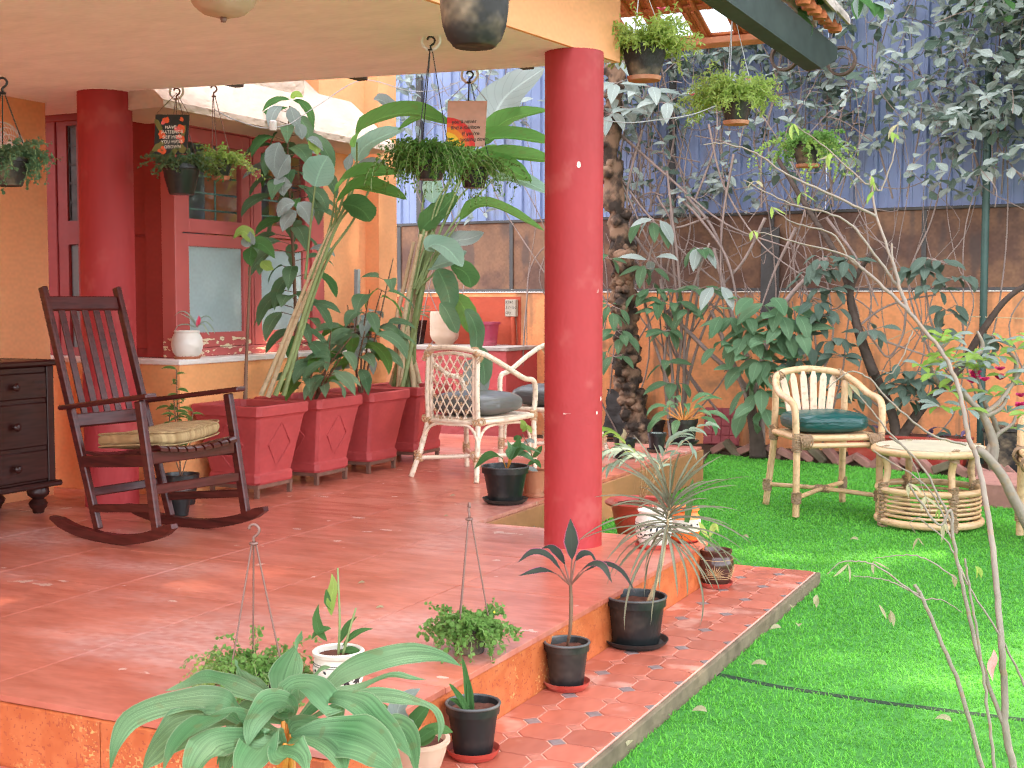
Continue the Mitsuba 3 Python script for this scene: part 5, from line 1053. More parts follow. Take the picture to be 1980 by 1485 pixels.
# pots at the column and behind
o = A(*(-3.026, 6.225, 0.000)); t = thing('black_pot_plant', 'plain black pot of dark soil with few leaves left of the red corner column', 'potted plant')
s_ = nursery(t, o, .120, .088, .185, 'pot_black', 'pot_rim', 'pot_black')
for i, p in enumerate(([(-3.011, 6.164, 0.240), (-3.024, 6.104, 0.267), (-3.045, 6.038, 0.260), (-3.083, 5.971, 0.204)], [(-2.977, 6.180, 0.240), (-2.978, 6.183, 0.275), (-2.981, 6.183, 0.302), (-2.986, 6.162, 0.345)], [(-2.967, 6.185, 0.240), (-2.932, 6.206, 0.294), (-2.904, 6.275, 0.288), (-2.862, 6.348, 0.255)], [(-2.972, 6.183, 0.234), (-2.954, 6.195, 0.283), (-2.940, 6.204, 0.321), (-2.936, 6.209, 0.364)], [(-2.971, 6.207, 0.259), (-2.927, 6.228, 0.264), (-2.897, 6.241, 0.248), (-2.862, 6.256, 0.221)], [(-2.982, 6.178, 0.240), (-2.964, 6.191, 0.294), (-2.920, 6.213, 0.310), (-2.849, 6.188, 0.267)])):
    petiole(t, s_ + A(.01, 0, 0), p[0], .003, 'stem_orange'); put(t, 'leaf', blade(p, (.075, .05, .065, .055, .05, .05)[i], shape='ovate', fold=.22, n=11), 'leaf_fire' if i % 3 else 'leaf_mid', uv=True)
o = A(*(-2.981, 6.490, 0.000)); t = thing('terracotta_pot_plant', 'small terracotta pot with a slim leafy shoot tucked behind the black pot at the column', 'potted plant')
s_ = nursery(t, o, .068, .050, .135, 'terracotta', None, 'terracotta', band=False)
put(t, 'stem', tube(spl([s_, s_ + A(-.02, .0, .12), A(*(-3.049, 6.487, 0.339))], 5), .003, 6), 'stem_brown')
for i, p in enumerate(([(-3.049, 6.487, 0.353), (-3.024, 6.501, 0.378), (-3.003, 6.509, 0.345)], [(-3.048, 6.485, 0.316), (-3.074, 6.473, 0.322), (-3.089, 6.465, 0.305)], [(-3.042, 6.486, 0.288), (-3.012, 6.502, 0.305), (-2.986, 6.513, 0.294)], [(-3.010, 6.471, 0.172), (-2.972, 6.491, 0.194), (-2.943, 6.502, 0.158)], [(-3.007, 6.438, 0.161), (-2.971, 6.455, 0.153), (-2.935, 6.470, 0.119)], [(-2.994, 6.504, 0.212), (-2.969, 6.518, 0.240), (-2.950, 6.530, 0.277)], [(-3.055, 6.486, 0.367), (-3.045, 6.492, 0.395), (-3.061, 6.486, 0.418)])):
    put(t, 'leaf', blade(p, .04, shape='round', fold=.15, n=7), 'leaf_bright' if i in (0, 6) else 'leaf_frosty' if i in (4, 2) else 'leaf_mid', uv=True)
# round the corner of the step
o = A(*(-2.345, 6.428, -0.190)); t = thing('red_bowl_palm', 'wide red bowl with a pale wispy palm beyond the step corner', 'potted plant')
put(t, 'bowl', lathe([(0, 0), (.085, 0), (.115, .05), (.135, .13), (.148, .195), (.175, .20), (.182, .212), (.172, .222), (.140, .218), (.13, .18), (0, .18)], 56, o), 'plastic_red', 40); put(t, 'soil', lathe([(0, .205), (.142, .2)], 24, o), 'pot_soil')
rg = np.random.default_rng(44); sb_ = o + A(0, 0, .2)
def frond(t, pts, n, L, W, m='leaf_palm', base=.35):
    p = spl(pts, 8); put(t, 'frond_stalk', tube(p, [.0035, .0015], 5), 'stem_straw', True)
    k = len(p)
    for i in range(n):
        s = base + (1 - base) * i / (n - 1); j = s * (k - 1); a = int(min(j, k - 2)); q = p[a] + (p[a + 1] - p[a]) * (j - a); tg = p[a + 1] - p[a]; tg /= np.linalg.norm(tg)
        sd = np.cross(tg, [0, 0, 1]); sd /= np.linalg.norm(sd)
        for g_ in (-1, 1):
            d = tg * .75 + sd * g_ * .7 + A(0, 0, .12); ll = L * (.55 + .45 * math.sin(math.pi * (.15 + .8 * i / n)))
            put(t, 'leaflet', blade(arc(q, math.atan2(d[1], d[0]), math.asin(d[2] / np.linalg.norm(d)), ll, rg.uniform(.4, 1.3), 6), W, shape='strap', fold=.3, n=6, cols=1), m, uv=True)
frond(t, [sb_, *[(-2.234, 6.365, 0.160), (-2.190, 6.396, 0.311), (-2.120, 6.435, 0.390), (-2.007, 6.493, 0.438)]], 9, .13, .02)
frond(t, [sb_, *[(-2.251, 6.195, 0.245), (-2.320, 6.170, 0.344), (-2.378, 6.146, 0.406), (-2.435, 6.121, 0.432)]], 8, .12, .02, 'leaf_bright')
frond(t, [sb_, *[(-2.194, 6.111, 0.232), (-2.254, 6.089, 0.322), (-2.321, 6.058, 0.339), (-2.426, 6.005, 0.309)]], 9, .13, .022)
frond(t, [sb_, *[(-2.164, 6.121, 0.181), (-2.137, 6.140, 0.258), (-2.219, 6.105, 0.309), (-2.299, 6.065, 0.288), (-2.379, 6.023, 0.245)]], 8, .11, .02)
frond(t, [sb_, *[(-2.198, 6.217, 0.193), (-2.112, 6.266, 0.297), (-2.056, 6.298, 0.370), (-2.020, 6.313, 0.328)]], 6, .08, .014)
o = A(*(-1.895, 5.379, 0.000)); t = thing('painted_pot', 'squat off white pot with black painted figures on a red saucer at the step corner', 'potted plant')
PK = [(0, 0), (.058, 0), (.072, .03), (.084, .075), (.080, .115), (.066, .138), (.062, .144), (.070, .150), (.071, .157), (.062, .158), (.056, .145), (0, .14)]
put(t, 'saucer', lathe([(0, 0), (.07, 0), (.082, .022), (.085, .022), (.08, .008), (0, .006)], 40, o), 'plastic_red', 40); put(t, 'pot', lathe(PK, 56, o + A(0, 0, .008)), 'plaster_white', 40); put(t, 'soil', lathe([(0, .152), (.058, .150)], 20, o), 'pot_soil')
prk = [(0, 0)] + PK[1:8]; oo = o + A(0, 0, .008)
for q in range(11):
    th = -2.9 + q * .3
    for dz, L, W, an_ in ((.06, .022, .0035, 1.4), (.078, .014, .003, .4), (.078, .014, .003, 2.6), (.05, .012, .0026, -.9), (.05, .012, .0026, -2.1)): decal(t, petal(th, dz + .012, L, W, an_), prk, oo, 'paint_black', 'painted_figure')
for z in (.105, .04): put(t, 'painted_line', ring(oo + A(0, 0, z), float(np.interp(z, [q[1] for q in prk[1:]], [q[0] for q in prk[1:]])) + .0002, .0012, 56, 5), 'paint_black')
for i in range(5): put(t, 'stem', tube(arc(o + A(0, 0, .15), i * 1.3, 1.2, .07, .6, 5), .0022, 5), 'stem_brown')
o = A(*(-1.823, 5.576, 0.000)); t = thing('orange_pot', 'round pot with orange neck and base and a cream band behind the dracaena leaves', 'potted plant')
PO = [(0, 0), (.052, 0), (.066, .03), (.074, .06)]; put(t, 'base', lathe([(0, 0), (.052, 0), (.064, .025), (.072, .05)], 48, o), 'paint_orange', 40); put(t, 'band', lathe([(.0722, .0502), (.076, .075), (.074, .105)], 48, o), 'plaster_white', 40)
put(t, 'neck', lathe([(.0738, .1052), (.062, .125), (.060, .135), (.068, .142), (.069, .152), (.06, .152), (.055, .14), (0, .135)], 48, o), 'paint_orange', 40); put(t, 'soil', lathe([(0, .144), (.057, .142)], 20, o), 'pot_soil')
put(t, 'saucer', lathe([(0, -.0), (.06, 0), (.075, .012), (.055, .010)], 32, o), 'plastic_red', 40)
for q in range(7): decal(t, petal(-2.6 + q * .45, .078, .010, .005, 1.57), [(0, 0), (.0722, .05), (.076, .075), (.074, .105), (.07, .12), (.07, .13), (.07, .14), (.07, .15)], o, 'paint_black', 'painted_dot', .001)
put(t, 'leaf', blade([(-1.775, 5.469, 0.104), (-1.768, 5.476, 0.161), (-1.762, 5.484, 0.228), (-1.756, 5.492, 0.296)], .03, shape='strap', fold=.4, n=9), 'leaf_mid', uv=True)
o = A(*(-1.671, 5.569, -0.190)); t = thing('brown_glazed_pot', 'shiny dark brown pot with scratched sunburst on a red saucer on the path', 'potted plant')
PB = [(0, 0), (.05, 0), (.062, .02), (.079, .07), (.080, .10), (.072, .125), (.066, .132), (.0665, .14), (.072, .15), (.071, .157), (.062, .157), (.058, .14), (0, .135)]
put(t, 'saucer', lathe([(0, 0), (.06, 0), (.073, .024), (.077, .024), (.07, .010), (0, .008)], 40, o), 'plastic_red', 40); oo = o + A(0, 0, .009); put(t, 'pot', lathe(PB, 56, oo), 'glaze_brown', 40); put(t, 'soil', lathe([(0, .148), (.060, .146)], 20, o), 'pot_soil')
pb = [(0, 0)] + PB[1:8]
for th0 in (-1.35, -2.75, .05):
    for i in range(15):
        a = math.pi * (i / 14); decal(t, petal(th0, .052, .052 if i % 2 else .042, .0011, a), pb, oo, 'paint_tan', 'scratched_ray', .0008)
for z in (.035, .044, .118): put(t, 'scratched_line', ring(oo + A(0, 0, z), float(np.interp(z, [q[1] for q in pb[1:]], [q[0] for q in pb[1:]])) + .0002, .0011, 56, 5), 'paint_tan')
petiole(t, o + A(0, 0, .15), (-1.686, 5.518, 0.035), .002)
for i, p in enumerate(([(-1.686, 5.518, 0.030), (-1.707, 5.509, 0.057), (-1.720, 5.505, 0.084), (-1.733, 5.501, 0.107)], [(-1.686, 5.518, 0.035), (-1.675, 5.526, 0.071), (-1.663, 5.533, 0.089), (-1.650, 5.537, 0.057)], [(-1.692, 5.491, 0.011), (-1.708, 5.484, 0.020), (-1.725, 5.477, 0.038), (-1.740, 5.472, 0.061)])): put(t, 'leaf', blade(p, .032, shape='lance', fold=.2, n=9), 'leaf_lime' if i < 2 else 'leaf_dry', uv=True)
# ledge pots
def ledge(px, name, label, rt, rb, h, m='pot_black'): 
    t = thing(name, label, 'potted plant'); return t, nursery(t, px, rt, rb, h, m, None, 'pot_old')
t, s_ = ledge((-3.147, 8.332, 0.000), 'ledge_pot', 'black pot on the far ledge just right of the red corner column', .076, .058, .125)
put(t, 'leaf', blade([(-3.059, 8.022, 0.120), (-3.051, 8.028, 0.161), (-3.037, 8.038, 0.202), (-3.050, 8.034, 0.235)], .04, shape='ovate', n=7), 'leaf_dry', uv=True); put(t, 'stem', tube(arc(s_, 1, 1.2, .06, .4, 4), .003, 5), 'stem_brown')
t, s_ = ledge((-3.072, 8.771, 0.000), 'ledge_pot', 'small black pot on the far ledge, middle of three', .066, .052, .125)
for i in range(7): put(t, 'leaf', blade(arc(s_, i * .9, .9, .05, 1.2, 5), .018, shape='ovate', n=5), 'leaf_frosty', uv=True)
t, s_ = ledge((-3.071, 9.361, 0.000), 'ledge_pot', 'larger black pot on the far ledge corner with arching leaves and orange stalks', .105, .085, .175)
rg = np.random.default_rng(55)
for i in range(17):
    a = i * 2.4; e = rg.uniform(.25, 1.3); b = arc(s_, a, e, .16, .3, 5); petiole(t, s_, b[-1], .004, 'stem_orange')
    put(t, 'leaf', blade(arc(b[-1], a, e - .35, rg.uniform(.16, .24), rg.uniform(.9, 1.9), 8), rg.uniform(.05, .075), shape='lance', fold=.25, n=8), 'leaf_fire', uv=True)
t = thing('ground_pot', 'dusty black tub on the soil before the dark stone slab', 'potted plant'); nursery(t, (-4.068, 11.398, -0.222), .15, .12, .2, 'pot_old')
# behind the rocking chair
o = A(*(-4.330, 5.154, 0.000)); t = thing('small_black_pot', 'small black pot of bare soil behind the front of the rocking chair', 'potted plant'); nursery(t, o, .072, .054, .135, 'pot_black', 'pot_rim')
o = A(-4.55, 5.45, 0); t = thing('variegated_plant', 'yellow edged leafy shoots behind the rocking chair in front of the low wall', 'potted plant'); s_ = nursery(t, o, .09, .07, .16, 'pot_black')
rg = np.random.default_rng(66)
for sx, sy, hh in ((-.02, .0, .56), (-.09, .02, .36), (.06, .03, .34), (.0, -.05, .42)):
    tipp = o + A(sx, sy, .15 + hh); put(t, 'stem', tube(spl([s_, (s_ + tipp) / 2 + A(sx * .3, 0, 0), tipp], 5), .003, 5), 'stem_brown')
    for i in range(13):
        f_ = .45 + .55 * i / 12; b = s_ + (tipp - s_) * f_; put(t, 'leaf', blade(arc(b, i * 2.4, rg.uniform(.1, .7), rg.uniform(.06, .085), .9, 6), .03, shape='ovate', fold=.2, n=6), 'leaf_variegated', uv=True)
# sill pots
o = A(-4.76, 5.76, .7505); t = thing('sill_pot', 'glossy round cream pot with pink spidery bromeliad on the window sill', 'potted plant')
o = A(*(-4.765, 5.775, 0.766)); o[2] = .7505
put(t, 'saucer', lathe([(0, 0), (.07, 0), (.074, .014), (.06, .010)], 36, o), 'terracotta', 40)
put(t, 'pot', lathe([(0, .006), (.055, .006), (.078, .035), (.088, .075), (.082, .115), (.068, .142), (.072, .150), (.068, .156), (.06, .15), (.06, .13), (0, .13)], 48, o), 'white_glaze', 40)
for i, p in enumerate(([(-4.727, 5.812, 0.926), (-4.760, 5.801, 0.983), (-4.802, 5.783, 1.011), (-4.845, 5.760, 0.983)], [(-4.727, 5.812, 0.926), (-4.689, 5.833, 0.954), (-4.655, 5.847, 0.926), (-4.633, 5.855, 0.886)], [(-4.708, 5.788, 0.926), (-4.677, 5.804, 0.938), (-4.656, 5.812, 0.903), (-4.642, 5.816, 0.875)], [(-4.727, 5.812, 0.926), (-4.749, 5.804, 0.960), (-4.781, 5.791, 0.983), (-4.812, 5.777, 1.000)], [(-4.740, 5.828, 0.925), (-4.716, 5.844, 0.974), (-4.685, 5.859, 0.982), (-4.658, 5.870, 0.954)], [(-4.732, 5.810, 0.920), (-4.774, 5.791, 0.937), (-4.818, 5.769, 0.931), (-4.835, 5.759, 0.903)])): put(t, 'leaf', blade(p, .012, shape='strap', fold=.5, n=9), 'leaf_palm', uv=True)
for i in range(3): put(t, 'bract', blade([(-4.718, 5.805, 0.920), (-4.714, 5.809, 0.943), (-4.709, 5.813, 0.966), (-4.712, 5.813, 0.991)], .03, shape='lance', fold=.3, twist=i, n=7), 'flower_pink', True)
o = A(*(-4.800, 7.310, 0.869)); o[2] = .7505 if False else .722
t = thing('wall_end_pot', 'dark pot with pink tipped rosette at the far end of the window wall', 'potted plant')
o = A(-4.80, 7.62, .7505); put(t, 'pot', box(-4.86, -4.72, 7.50, 7.64, .7515, .90, .006), 'pot_black')
for i in range(12): put(t, 'leaf', blade(arc((-4.79, 7.57, .9), i * 2.4, .5 + .05 * i, .13, .9, 6), .022, shape='strap', fold=.4, n=6), 'leaf_dark' if i < 8 else 'flower_pink', uv=True)
# pots on the masonry ledge at the red wall
def wl(x, d, z): return xf(A(x, -d, z), WM)
t = thing('bench_pot', 'square dark planter on the masonry ledge behind the cane stems', 'potted plant'); c = wl(-6.55, .28, .636)
put(t, 'box', hull([wl(x, d, z) for x, d, z in [(sx * (.17 if z > .7 else .14) - 6.55, .28 + sd * (.11 if z > .7 else .09), z) for z in (.637, .87) for sx in (-1, 1) for sd in (-1, 1)]]), 'pot_black')
for i in range(14): put(t, 'leaf', blade(arc(c + A(0, 0, .23), i * 2.4, 1.1 - .03 * i, .34, 1.3, 8), .025, shape='strap', fold=.4, n=8), 'leaf_dark', uv=True)
t = thing('cream_vase', 'tall cream ceramic vase on the masonry ledge', 'vase'); put(t, None, lathe([(0, 0), (.085, 0), (.09, .02), (.13, .06), (.142, .10), (.142, .30), (.135, .325), (.125, .325), (.125, .1), (0, .08)], 40, wl(-6.10, .30, .636)), 'cream_pot', 40)
t = thing('magenta_pot', 'magenta plastic pot on the right end of the masonry ledge', 'pot'); put(t, None, lathe([(0, 0), (.11, 0), (.135, .20), (.15, .20), (.15, .225), (.125, .225), (.115, .03), (0, .03)], 40, wl(-5.66, .28, .636)), 'plastic_magenta', 40)
# ground by the right edge
t = thing('trough_planter', 'long red plastic trough with purple leaves by the orange wall behind the round table', 'planter'); tr = WM.copy(); tr[:3, 3] = xf(A(-1.62, -.62, -.215), WM)
put(t, 'trough', hull([(x * (.47 if z else .43), y * (.11 if z else .085), z) for x in (-1, 1) for y in (-1, 1) for z in (0, .20)]), 'plastic_red', M=tr); put(t, 'rim', box(-.485, .485, -.125, .125, .195, .222, .008), 'plastic_red', M=tr)
put(t, 'soil', box(-.45, .45, -.1, .1, .2, .2255), 'pot_soil', M=tr)
mat('leaf_purple', (.13, .075, .15), .5); rg = np.random.default_rng(77)
for i in range(26): put(t, 'leaf', blade(arc(xf(A(rg.uniform(-.42, .42), rg.uniform(-.08, .08), .22), tr), rg.uniform(0, 6.28), rg.uniform(.2, 1.3), rg.uniform(.09, .16), 1.2, 6), .035, shape='lance', fold=.3, n=6), 'leaf_purple' if i % 2 else 'leaf_vine_dark', **({'smooth': True} if i % 2 else {'uv': True}))
t = thing('back_tub', 'square black tub beside the red trough at the right', 'planter'); tr = WM.copy(); tr[:3, 3] = xf(A(-.78, -.62, -.215), WM)
put(t, 'tub', hull([(x * (.24 if z else .2), y * (.2 if z else .17), z) for x in (-1, 1) for y in (-1, 1) for z in (0, .30)]), 'pot_old', M=tr); put(t, 'rim', box(-.25, .25, -.21, .21, .295, .325, .008), 'pot_old', M=tr)
# bromeliad in the notch of the floor
t = thing('notch_plant', 'low pale rosette leaves peeping over the floor edge left of the corner column', 'plant'); o = A(*(-3.043, 6.442, -0.240)); rg = np.random.default_rng(88)
for i in range(16): put(t, 'leaf', blade(arc(o + A(rg.uniform(-.16, .16), rg.uniform(-.03, .03), 0), rg.uniform(0, 6.28), rg.uniform(.9, 1.4), rg.uniform(.22, .29), rg.uniform(.8, 1.5), 8), .034, shape='strap', fold=.4, n=8), 'leaf_frosty' if i % 3 else 'leaf_palm', uv=True)
# fallen leaves
FALLEN = ['dry leaf on the turf below the seam, right beside the kerb', 'dry leaf on the turf just above the dark seam', 'dry curled leaf on the turf level with the nearest black pots', 'small dry leaf on the turf, second from the path corner', 'dry leaf on the turf in front of the round table', 'tiny dry leaf on the turf behind the brown glazed pot', 'pale dry leaf on the turf near the far ledge corner', 'dry leaf on the turf behind the slat back armchair', 'dry leaf on the turf right of the round table', 'dry leaf lying against the path kerb at the bottom', 'dry leaf on the turf near the middle of the lawn', 'dry leaf on the turf below the seam among the sapling stems']
rg = np.random.default_rng(99)
for i, p in enumerate(((-1.201, 3.922, -0.215), (-1.167, 4.522, -0.215), (-1.252, 5.067, -0.215), (-1.292, 5.413, -0.215), (-1.347, 7.122, -0.215), (-1.939, 6.958, -0.215), (-2.962, 9.454, -0.215), (-2.035, 10.134, -0.215), (-0.876, 9.469, -0.215), (-1.324, 3.562, -0.215), (-1.193, 5.113, -0.215), (-0.495, 4.154, -0.215))):
    t = thing('fallen_leaf', FALLEN[i], 'fallen leaf', 'dry leaves fallen on the turf')
    put(t, None, blade(arc(p, rg.uniform(0, 6.28), .4, rg.uniform(.04, .06), 1.0, 6), .026, shape='ovate', fold=.5, n=6), 'leaf_dry', uv=True)
for p, lab in (((-3.088, 5.695, 0.003), 'tiny dry leaf on the red floor left of the plain black pot'), ((-2.642, 4.215, 0.003), 'tiny dry leaf on the red floor between the two upright hangers'), ((-2.368, 3.899, 0.003), 'tiny dry leaf on the red floor behind the white patterned pot'), ((-3.378, 6.320, 0.003), 'tiny dry leaf on the red floor before the lattice chair')):
    t = thing('floor_leaf', lab, 'fallen leaf', 'dry bits on the red floor'); put(t, None, blade(arc(p, rg.uniform(0, 6.28), .3, .03, .8, 5), .012, shape='ovate', fold=.4, n=5), 'leaf_dry', uv=True)

# ---------------------------------------------------------------- plants of the planters
def leafset(t, rows, up=(.40, -.62, .68)):
    for i, (p, W, m, shp, fold) in enumerate(rows):
        put(t, 'leaf', blade(p, W, up=up, shape=shp, fold=fold, wave=.045, n=25, cols=3, ph=i, rib=.006), m, uv=True)
t = thing('paddle_leaf_plant', 'tall paddle leaved plant leaning from the planter nearest the rocking chair', 'plant')
CP = [(-4.452, 5.922 + .57 * i, .47) for i in range(4)]
S1 = A(*CP[0])
for i, p in enumerate(([(-4.384, 5.928, 0.547), (-4.298, 5.986, 0.789), (-4.203, 6.052, 1.074), (-4.127, 6.105, 1.302), (-4.060, 6.150, 1.474)], [(-4.288, 5.929, 0.550), (-4.217, 5.979, 0.762), (-4.153, 6.028, 1.018), (-4.078, 6.082, 1.273), (-4.000, 6.136, 1.500), (-3.913, 6.186, 1.613)], [(-4.348, 5.944, 0.538), (-4.249, 6.016, 0.875), (-4.139, 6.091, 1.188), (-4.068, 6.142, 1.417), (-4.010, 6.178, 1.531)], [(-4.294, 6.015, 0.544), (-4.239, 6.059, 0.787), (-4.174, 6.109, 1.046), (-4.114, 6.152, 1.246), (-4.054, 6.191, 1.390)])):
    put(t, 'stalk', tube(spl(p, 6), [.015, .013, .011, .009, .006], 10), 'stem_green' if i % 2 else 'stem_straw', True)
for p in ([(-4.155, 6.084, 1.188), (-4.059, 6.148, 1.445), (-3.950, 6.219, 1.702), (-3.911, 6.188, 1.937)], [(-4.127, 6.105, 1.302), (-4.035, 6.166, 1.531), (-3.975, 6.211, 1.759), (-3.941, 6.233, 1.839)], [(-4.204, 6.105, 1.189), (-4.186, 6.134, 1.476), (-4.169, 6.159, 1.705)], [(-4.117, 6.110, 1.302), (-4.060, 6.151, 1.502), (-4.011, 6.120, 1.663)], [(-4.106, 6.115, 1.302), (-4.047, 6.156, 1.474), (-4.004, 6.119, 1.606)], [(-4.106, 6.113, 1.274), (-3.957, 6.201, 1.502), (-3.848, 6.271, 1.745)], [(-4.149, 6.137, 1.275), (-4.020, 6.221, 1.591), (-3.961, 6.264, 1.791)]):
    put(t, 'leaf_stalk', tube(spl(p, 6), [.008, .005], 7), 'stem_green', True)
leafset(t, [([(-3.921, 6.181, 1.912), (-3.839, 6.115, 1.989), (-3.682, 6.083, 2.043), (-3.508, 6.112, 2.060), (-3.305, 6.149, 1.996)], .165, 'leaf_strelitzia', 'paddle', .4), ([(-3.941, 6.222, 1.838), (-3.902, 6.246, 1.915), (-3.821, 6.289, 1.969), (-3.714, 6.343, 2.014)], .13, 'leaf_mint', 'paddle', .3), ([(-4.169, 6.159, 1.705), (-4.157, 6.168, 1.757), (-4.138, 6.181, 1.814), (-4.109, 6.199, 1.872)], .20, 'leaf_mint', 'round', .12),
            ([(-4.011, 6.120, 1.668), (-3.897, 6.068, 1.730), (-3.736, 6.036, 1.751), (-3.569, 6.060, 1.741)], .13, 'leaf_strelitzia', 'paddle', .4), ([(-4.004, 6.119, 1.606), (-3.850, 6.087, 1.677), (-3.684, 6.054, 1.658), (-3.530, 6.069, 1.604)], .12, 'leaf_strelitzia', 'paddle', .5), ([(-3.974, 6.134, 1.600), (-3.917, 6.160, 1.589), (-3.865, 6.182, 1.555), (-3.833, 6.194, 1.504)], .17, 'leaf_mid', 'round', .2),
            ([(-3.783, 6.428, 2.114), (-3.837, 6.406, 2.160), (-3.879, 6.388, 2.189), (-3.916, 6.371, 2.195)], .085, 'leaf_frosty', 'paddle', .5), ([(-4.010, 6.240, 1.786), (-4.006, 6.245, 1.826), (-3.999, 6.251, 1.854), (-3.995, 6.255, 1.889)], .06, 'leaf_frosty', 'lance', .3), ([(-3.962, 6.266, 1.826), (-3.906, 6.294, 1.837), (-3.846, 6.322, 1.826), (-3.801, 6.342, 1.797)], .07, 'leaf_frosty', 'lance', .4), ([(-3.735, 6.333, 2.014), (-3.659, 6.373, 2.066), (-3.582, 6.412, 2.094), (-3.531, 6.437, 2.094)], .07, 'leaf_strelitzia', 'lance', .4)])
# thin sapling in the same planter is its own plant
t = thing('thin_sapling', 'thin straight sapling with a few bright leaves at its top before the window', 'plant')
put(t, 'stem', tube(spl([(-4.375, 5.776, 0.537), (-4.375, 5.790, 0.739), (-4.373, 5.811, 1.018), (-4.370, 5.837, 1.354)], 6), [.012, .008, .006], 8), 'stem_brown', True)
rg = np.random.default_rng(101)
leafset(t, [([(-4.351, 5.826, 1.381), (-4.378, 5.816, 1.431), (-4.408, 5.803, 1.443), (-4.447, 5.781, 1.404)], .085, 'leaf_bright', 'ovate', .25), ([(-4.355, 5.822, 1.365), (-4.321, 5.840, 1.381), (-4.280, 5.858, 1.353), (-4.238, 5.874, 1.298)], .10, 'leaf_mid', 'ovate', .2), ([(-4.355, 5.822, 1.359), (-4.359, 5.818, 1.325), (-4.361, 5.814, 1.292), (-4.350, 5.817, 1.253)], .08, 'leaf_mid', 'ovate', .2), ([(-4.317, 5.857, 1.284), (-4.299, 5.864, 1.265), (-4.279, 5.873, 1.248), (-4.253, 5.884, 1.237)], .075, 'leaf_bright', 'ovate', .2),
            ([(-4.356, 5.823, 1.370), (-4.371, 5.816, 1.381), (-4.362, 5.822, 1.404), (-4.363, 5.825, 1.448)], .08, 'leaf_frosty', 'ovate', .2), ([(-4.328, 5.886, 1.299), (-4.335, 5.880, 1.265), (-4.342, 5.876, 1.243), (-4.341, 5.874, 1.209)], .06, 'leaf_dark', 'ovate', .2)])
# slender drooping tree, second planter
t = thing('drooping_tree', 'slender tree with long drooping dark and frosted leaves before the right window sash', 'tree')
trunk = spl([(-4.404, 6.297, 0.560), (-4.416, 6.315, 0.895), (-4.437, 6.331, 1.253), (-4.464, 6.344, 1.611), (-4.488, 6.354, 1.910), (-4.485, 6.375, 2.194)], 8); put(t, 'trunk', tube(trunk, [.012, .010, .007, .004], 8), 'stem_brown', True)
rg = np.random.default_rng(102)
def droop_leaf(t, b, a, L, W, m, el=.3, dr=1.8, shp='ovate'): put(t, 'leaf', blade(arc(b, a, el, L, dr, 9), W, shape=shp, fold=.18, wave=.02, n=9, cols=2, ph=rg.uniform(0, 6)), m, uv=True)
for i in range(58):
    f_ = i / 57; b = trunk[int((.16 + .83 * f_) * (len(trunk) - 1))]; a = i * 2.4 + rg.uniform(-.4, .4); L = rg.uniform(.17, .30) * (.8 if f_ > .9 else 1); st = rg.uniform(.02, .13)
    e = b + st * A(math.cos(a), math.sin(a), .2); put(t, 'twig', tube([b, e], .0022, 4), 'stem_brown')
    m = 'leaf_dark' if rg.random() < .62 else ('leaf_frosty' if f_ > .35 and rg.random() < .75 else 'leaf_mid'); droop_leaf(t, e, a, L, L * rg.uniform(.34, .46), m, rg.uniform(-.5, .4), rg.uniform(.9, 1.5))
leafset(t, [([(-4.330, 6.150, 1.883), (-4.360, 6.132, 1.839), (-4.380, 6.119, 1.790), (-4.389, 6.111, 1.744)], .13, 'leaf_frosty', 'ovate', .15), ([(-4.384, 6.129, 1.955), (-4.401, 6.117, 1.897), (-4.407, 6.109, 1.831), (-4.400, 6.108, 1.773)], .12, 'leaf_frosty', 'ovate', .15), ([(-4.347, 6.132, 1.761), (-4.357, 6.126, 1.733), (-4.361, 6.121, 1.698), (-4.355, 6.121, 1.652)], .11, 'leaf_frosty', 'ovate', .15), ([(-4.267, 6.105, 1.613), (-4.306, 6.085, 1.602), (-4.331, 6.071, 1.576), (-4.348, 6.060, 1.533)], .10, 'leaf_frosty', 'ovate', .15), ([(-4.252, 6.112, 1.613), (-4.225, 6.123, 1.585), (-4.203, 6.131, 1.545), (-4.186, 6.134, 1.482)], .11, 'leaf_frosty', 'ovate', .15), ([(-4.261, 6.105, 1.568), (-4.286, 6.090, 1.539), (-4.311, 6.076, 1.499), (-4.325, 6.066, 1.453)], .10, 'leaf_frosty', 'ovate', .15),
            ([(-4.427, 6.294, 2.217), (-4.481, 6.268, 2.217), (-4.528, 6.244, 2.194), (-4.569, 6.221, 2.147)], .06, 'leaf_mid', 'lance', .2), ([(-4.437, 6.286, 2.170), (-4.492, 6.258, 2.158), (-4.545, 6.231, 2.129), (-4.575, 6.213, 2.076)], .06, 'leaf_mid', 'lance', .2), ([(-4.411, 6.301, 2.214), (-4.360, 6.324, 2.194), (-4.318, 6.340, 2.129), (-4.297, 6.344, 2.046)], .06, 'leaf_mid', 'lance', .2), ([(-4.422, 6.297, 2.223), (-4.401, 6.308, 2.241), (-4.380, 6.318, 2.241), (-4.358, 6.328, 2.229)], .06, 'leaf_bright', 'ovate', .2), ([(-4.362, 6.210, 2.162), (-4.350, 6.212, 2.115), (-4.333, 6.217, 2.074), (-4.316, 6.223, 2.034)], .085, 'leaf_frosty', 'ovate', .15), ([(-4.325, 6.221, 2.068), (-4.311, 6.225, 2.034), (-4.302, 6.227, 2.005), (-4.299, 6.227, 1.975)], .075, 'leaf_frosty', 'ovate', .15),
            ([(-4.267, 6.241, 1.970), (-4.240, 6.253, 1.946), (-4.224, 6.259, 1.923), (-4.218, 6.259, 1.888)], .08, 'leaf_bright', 'ovate', .2), ([(-4.273, 6.240, 1.981), (-4.246, 6.252, 1.975), (-4.219, 6.263, 1.952), (-4.189, 6.275, 1.911)], .06, 'leaf_frosty', 'lance', .3)])
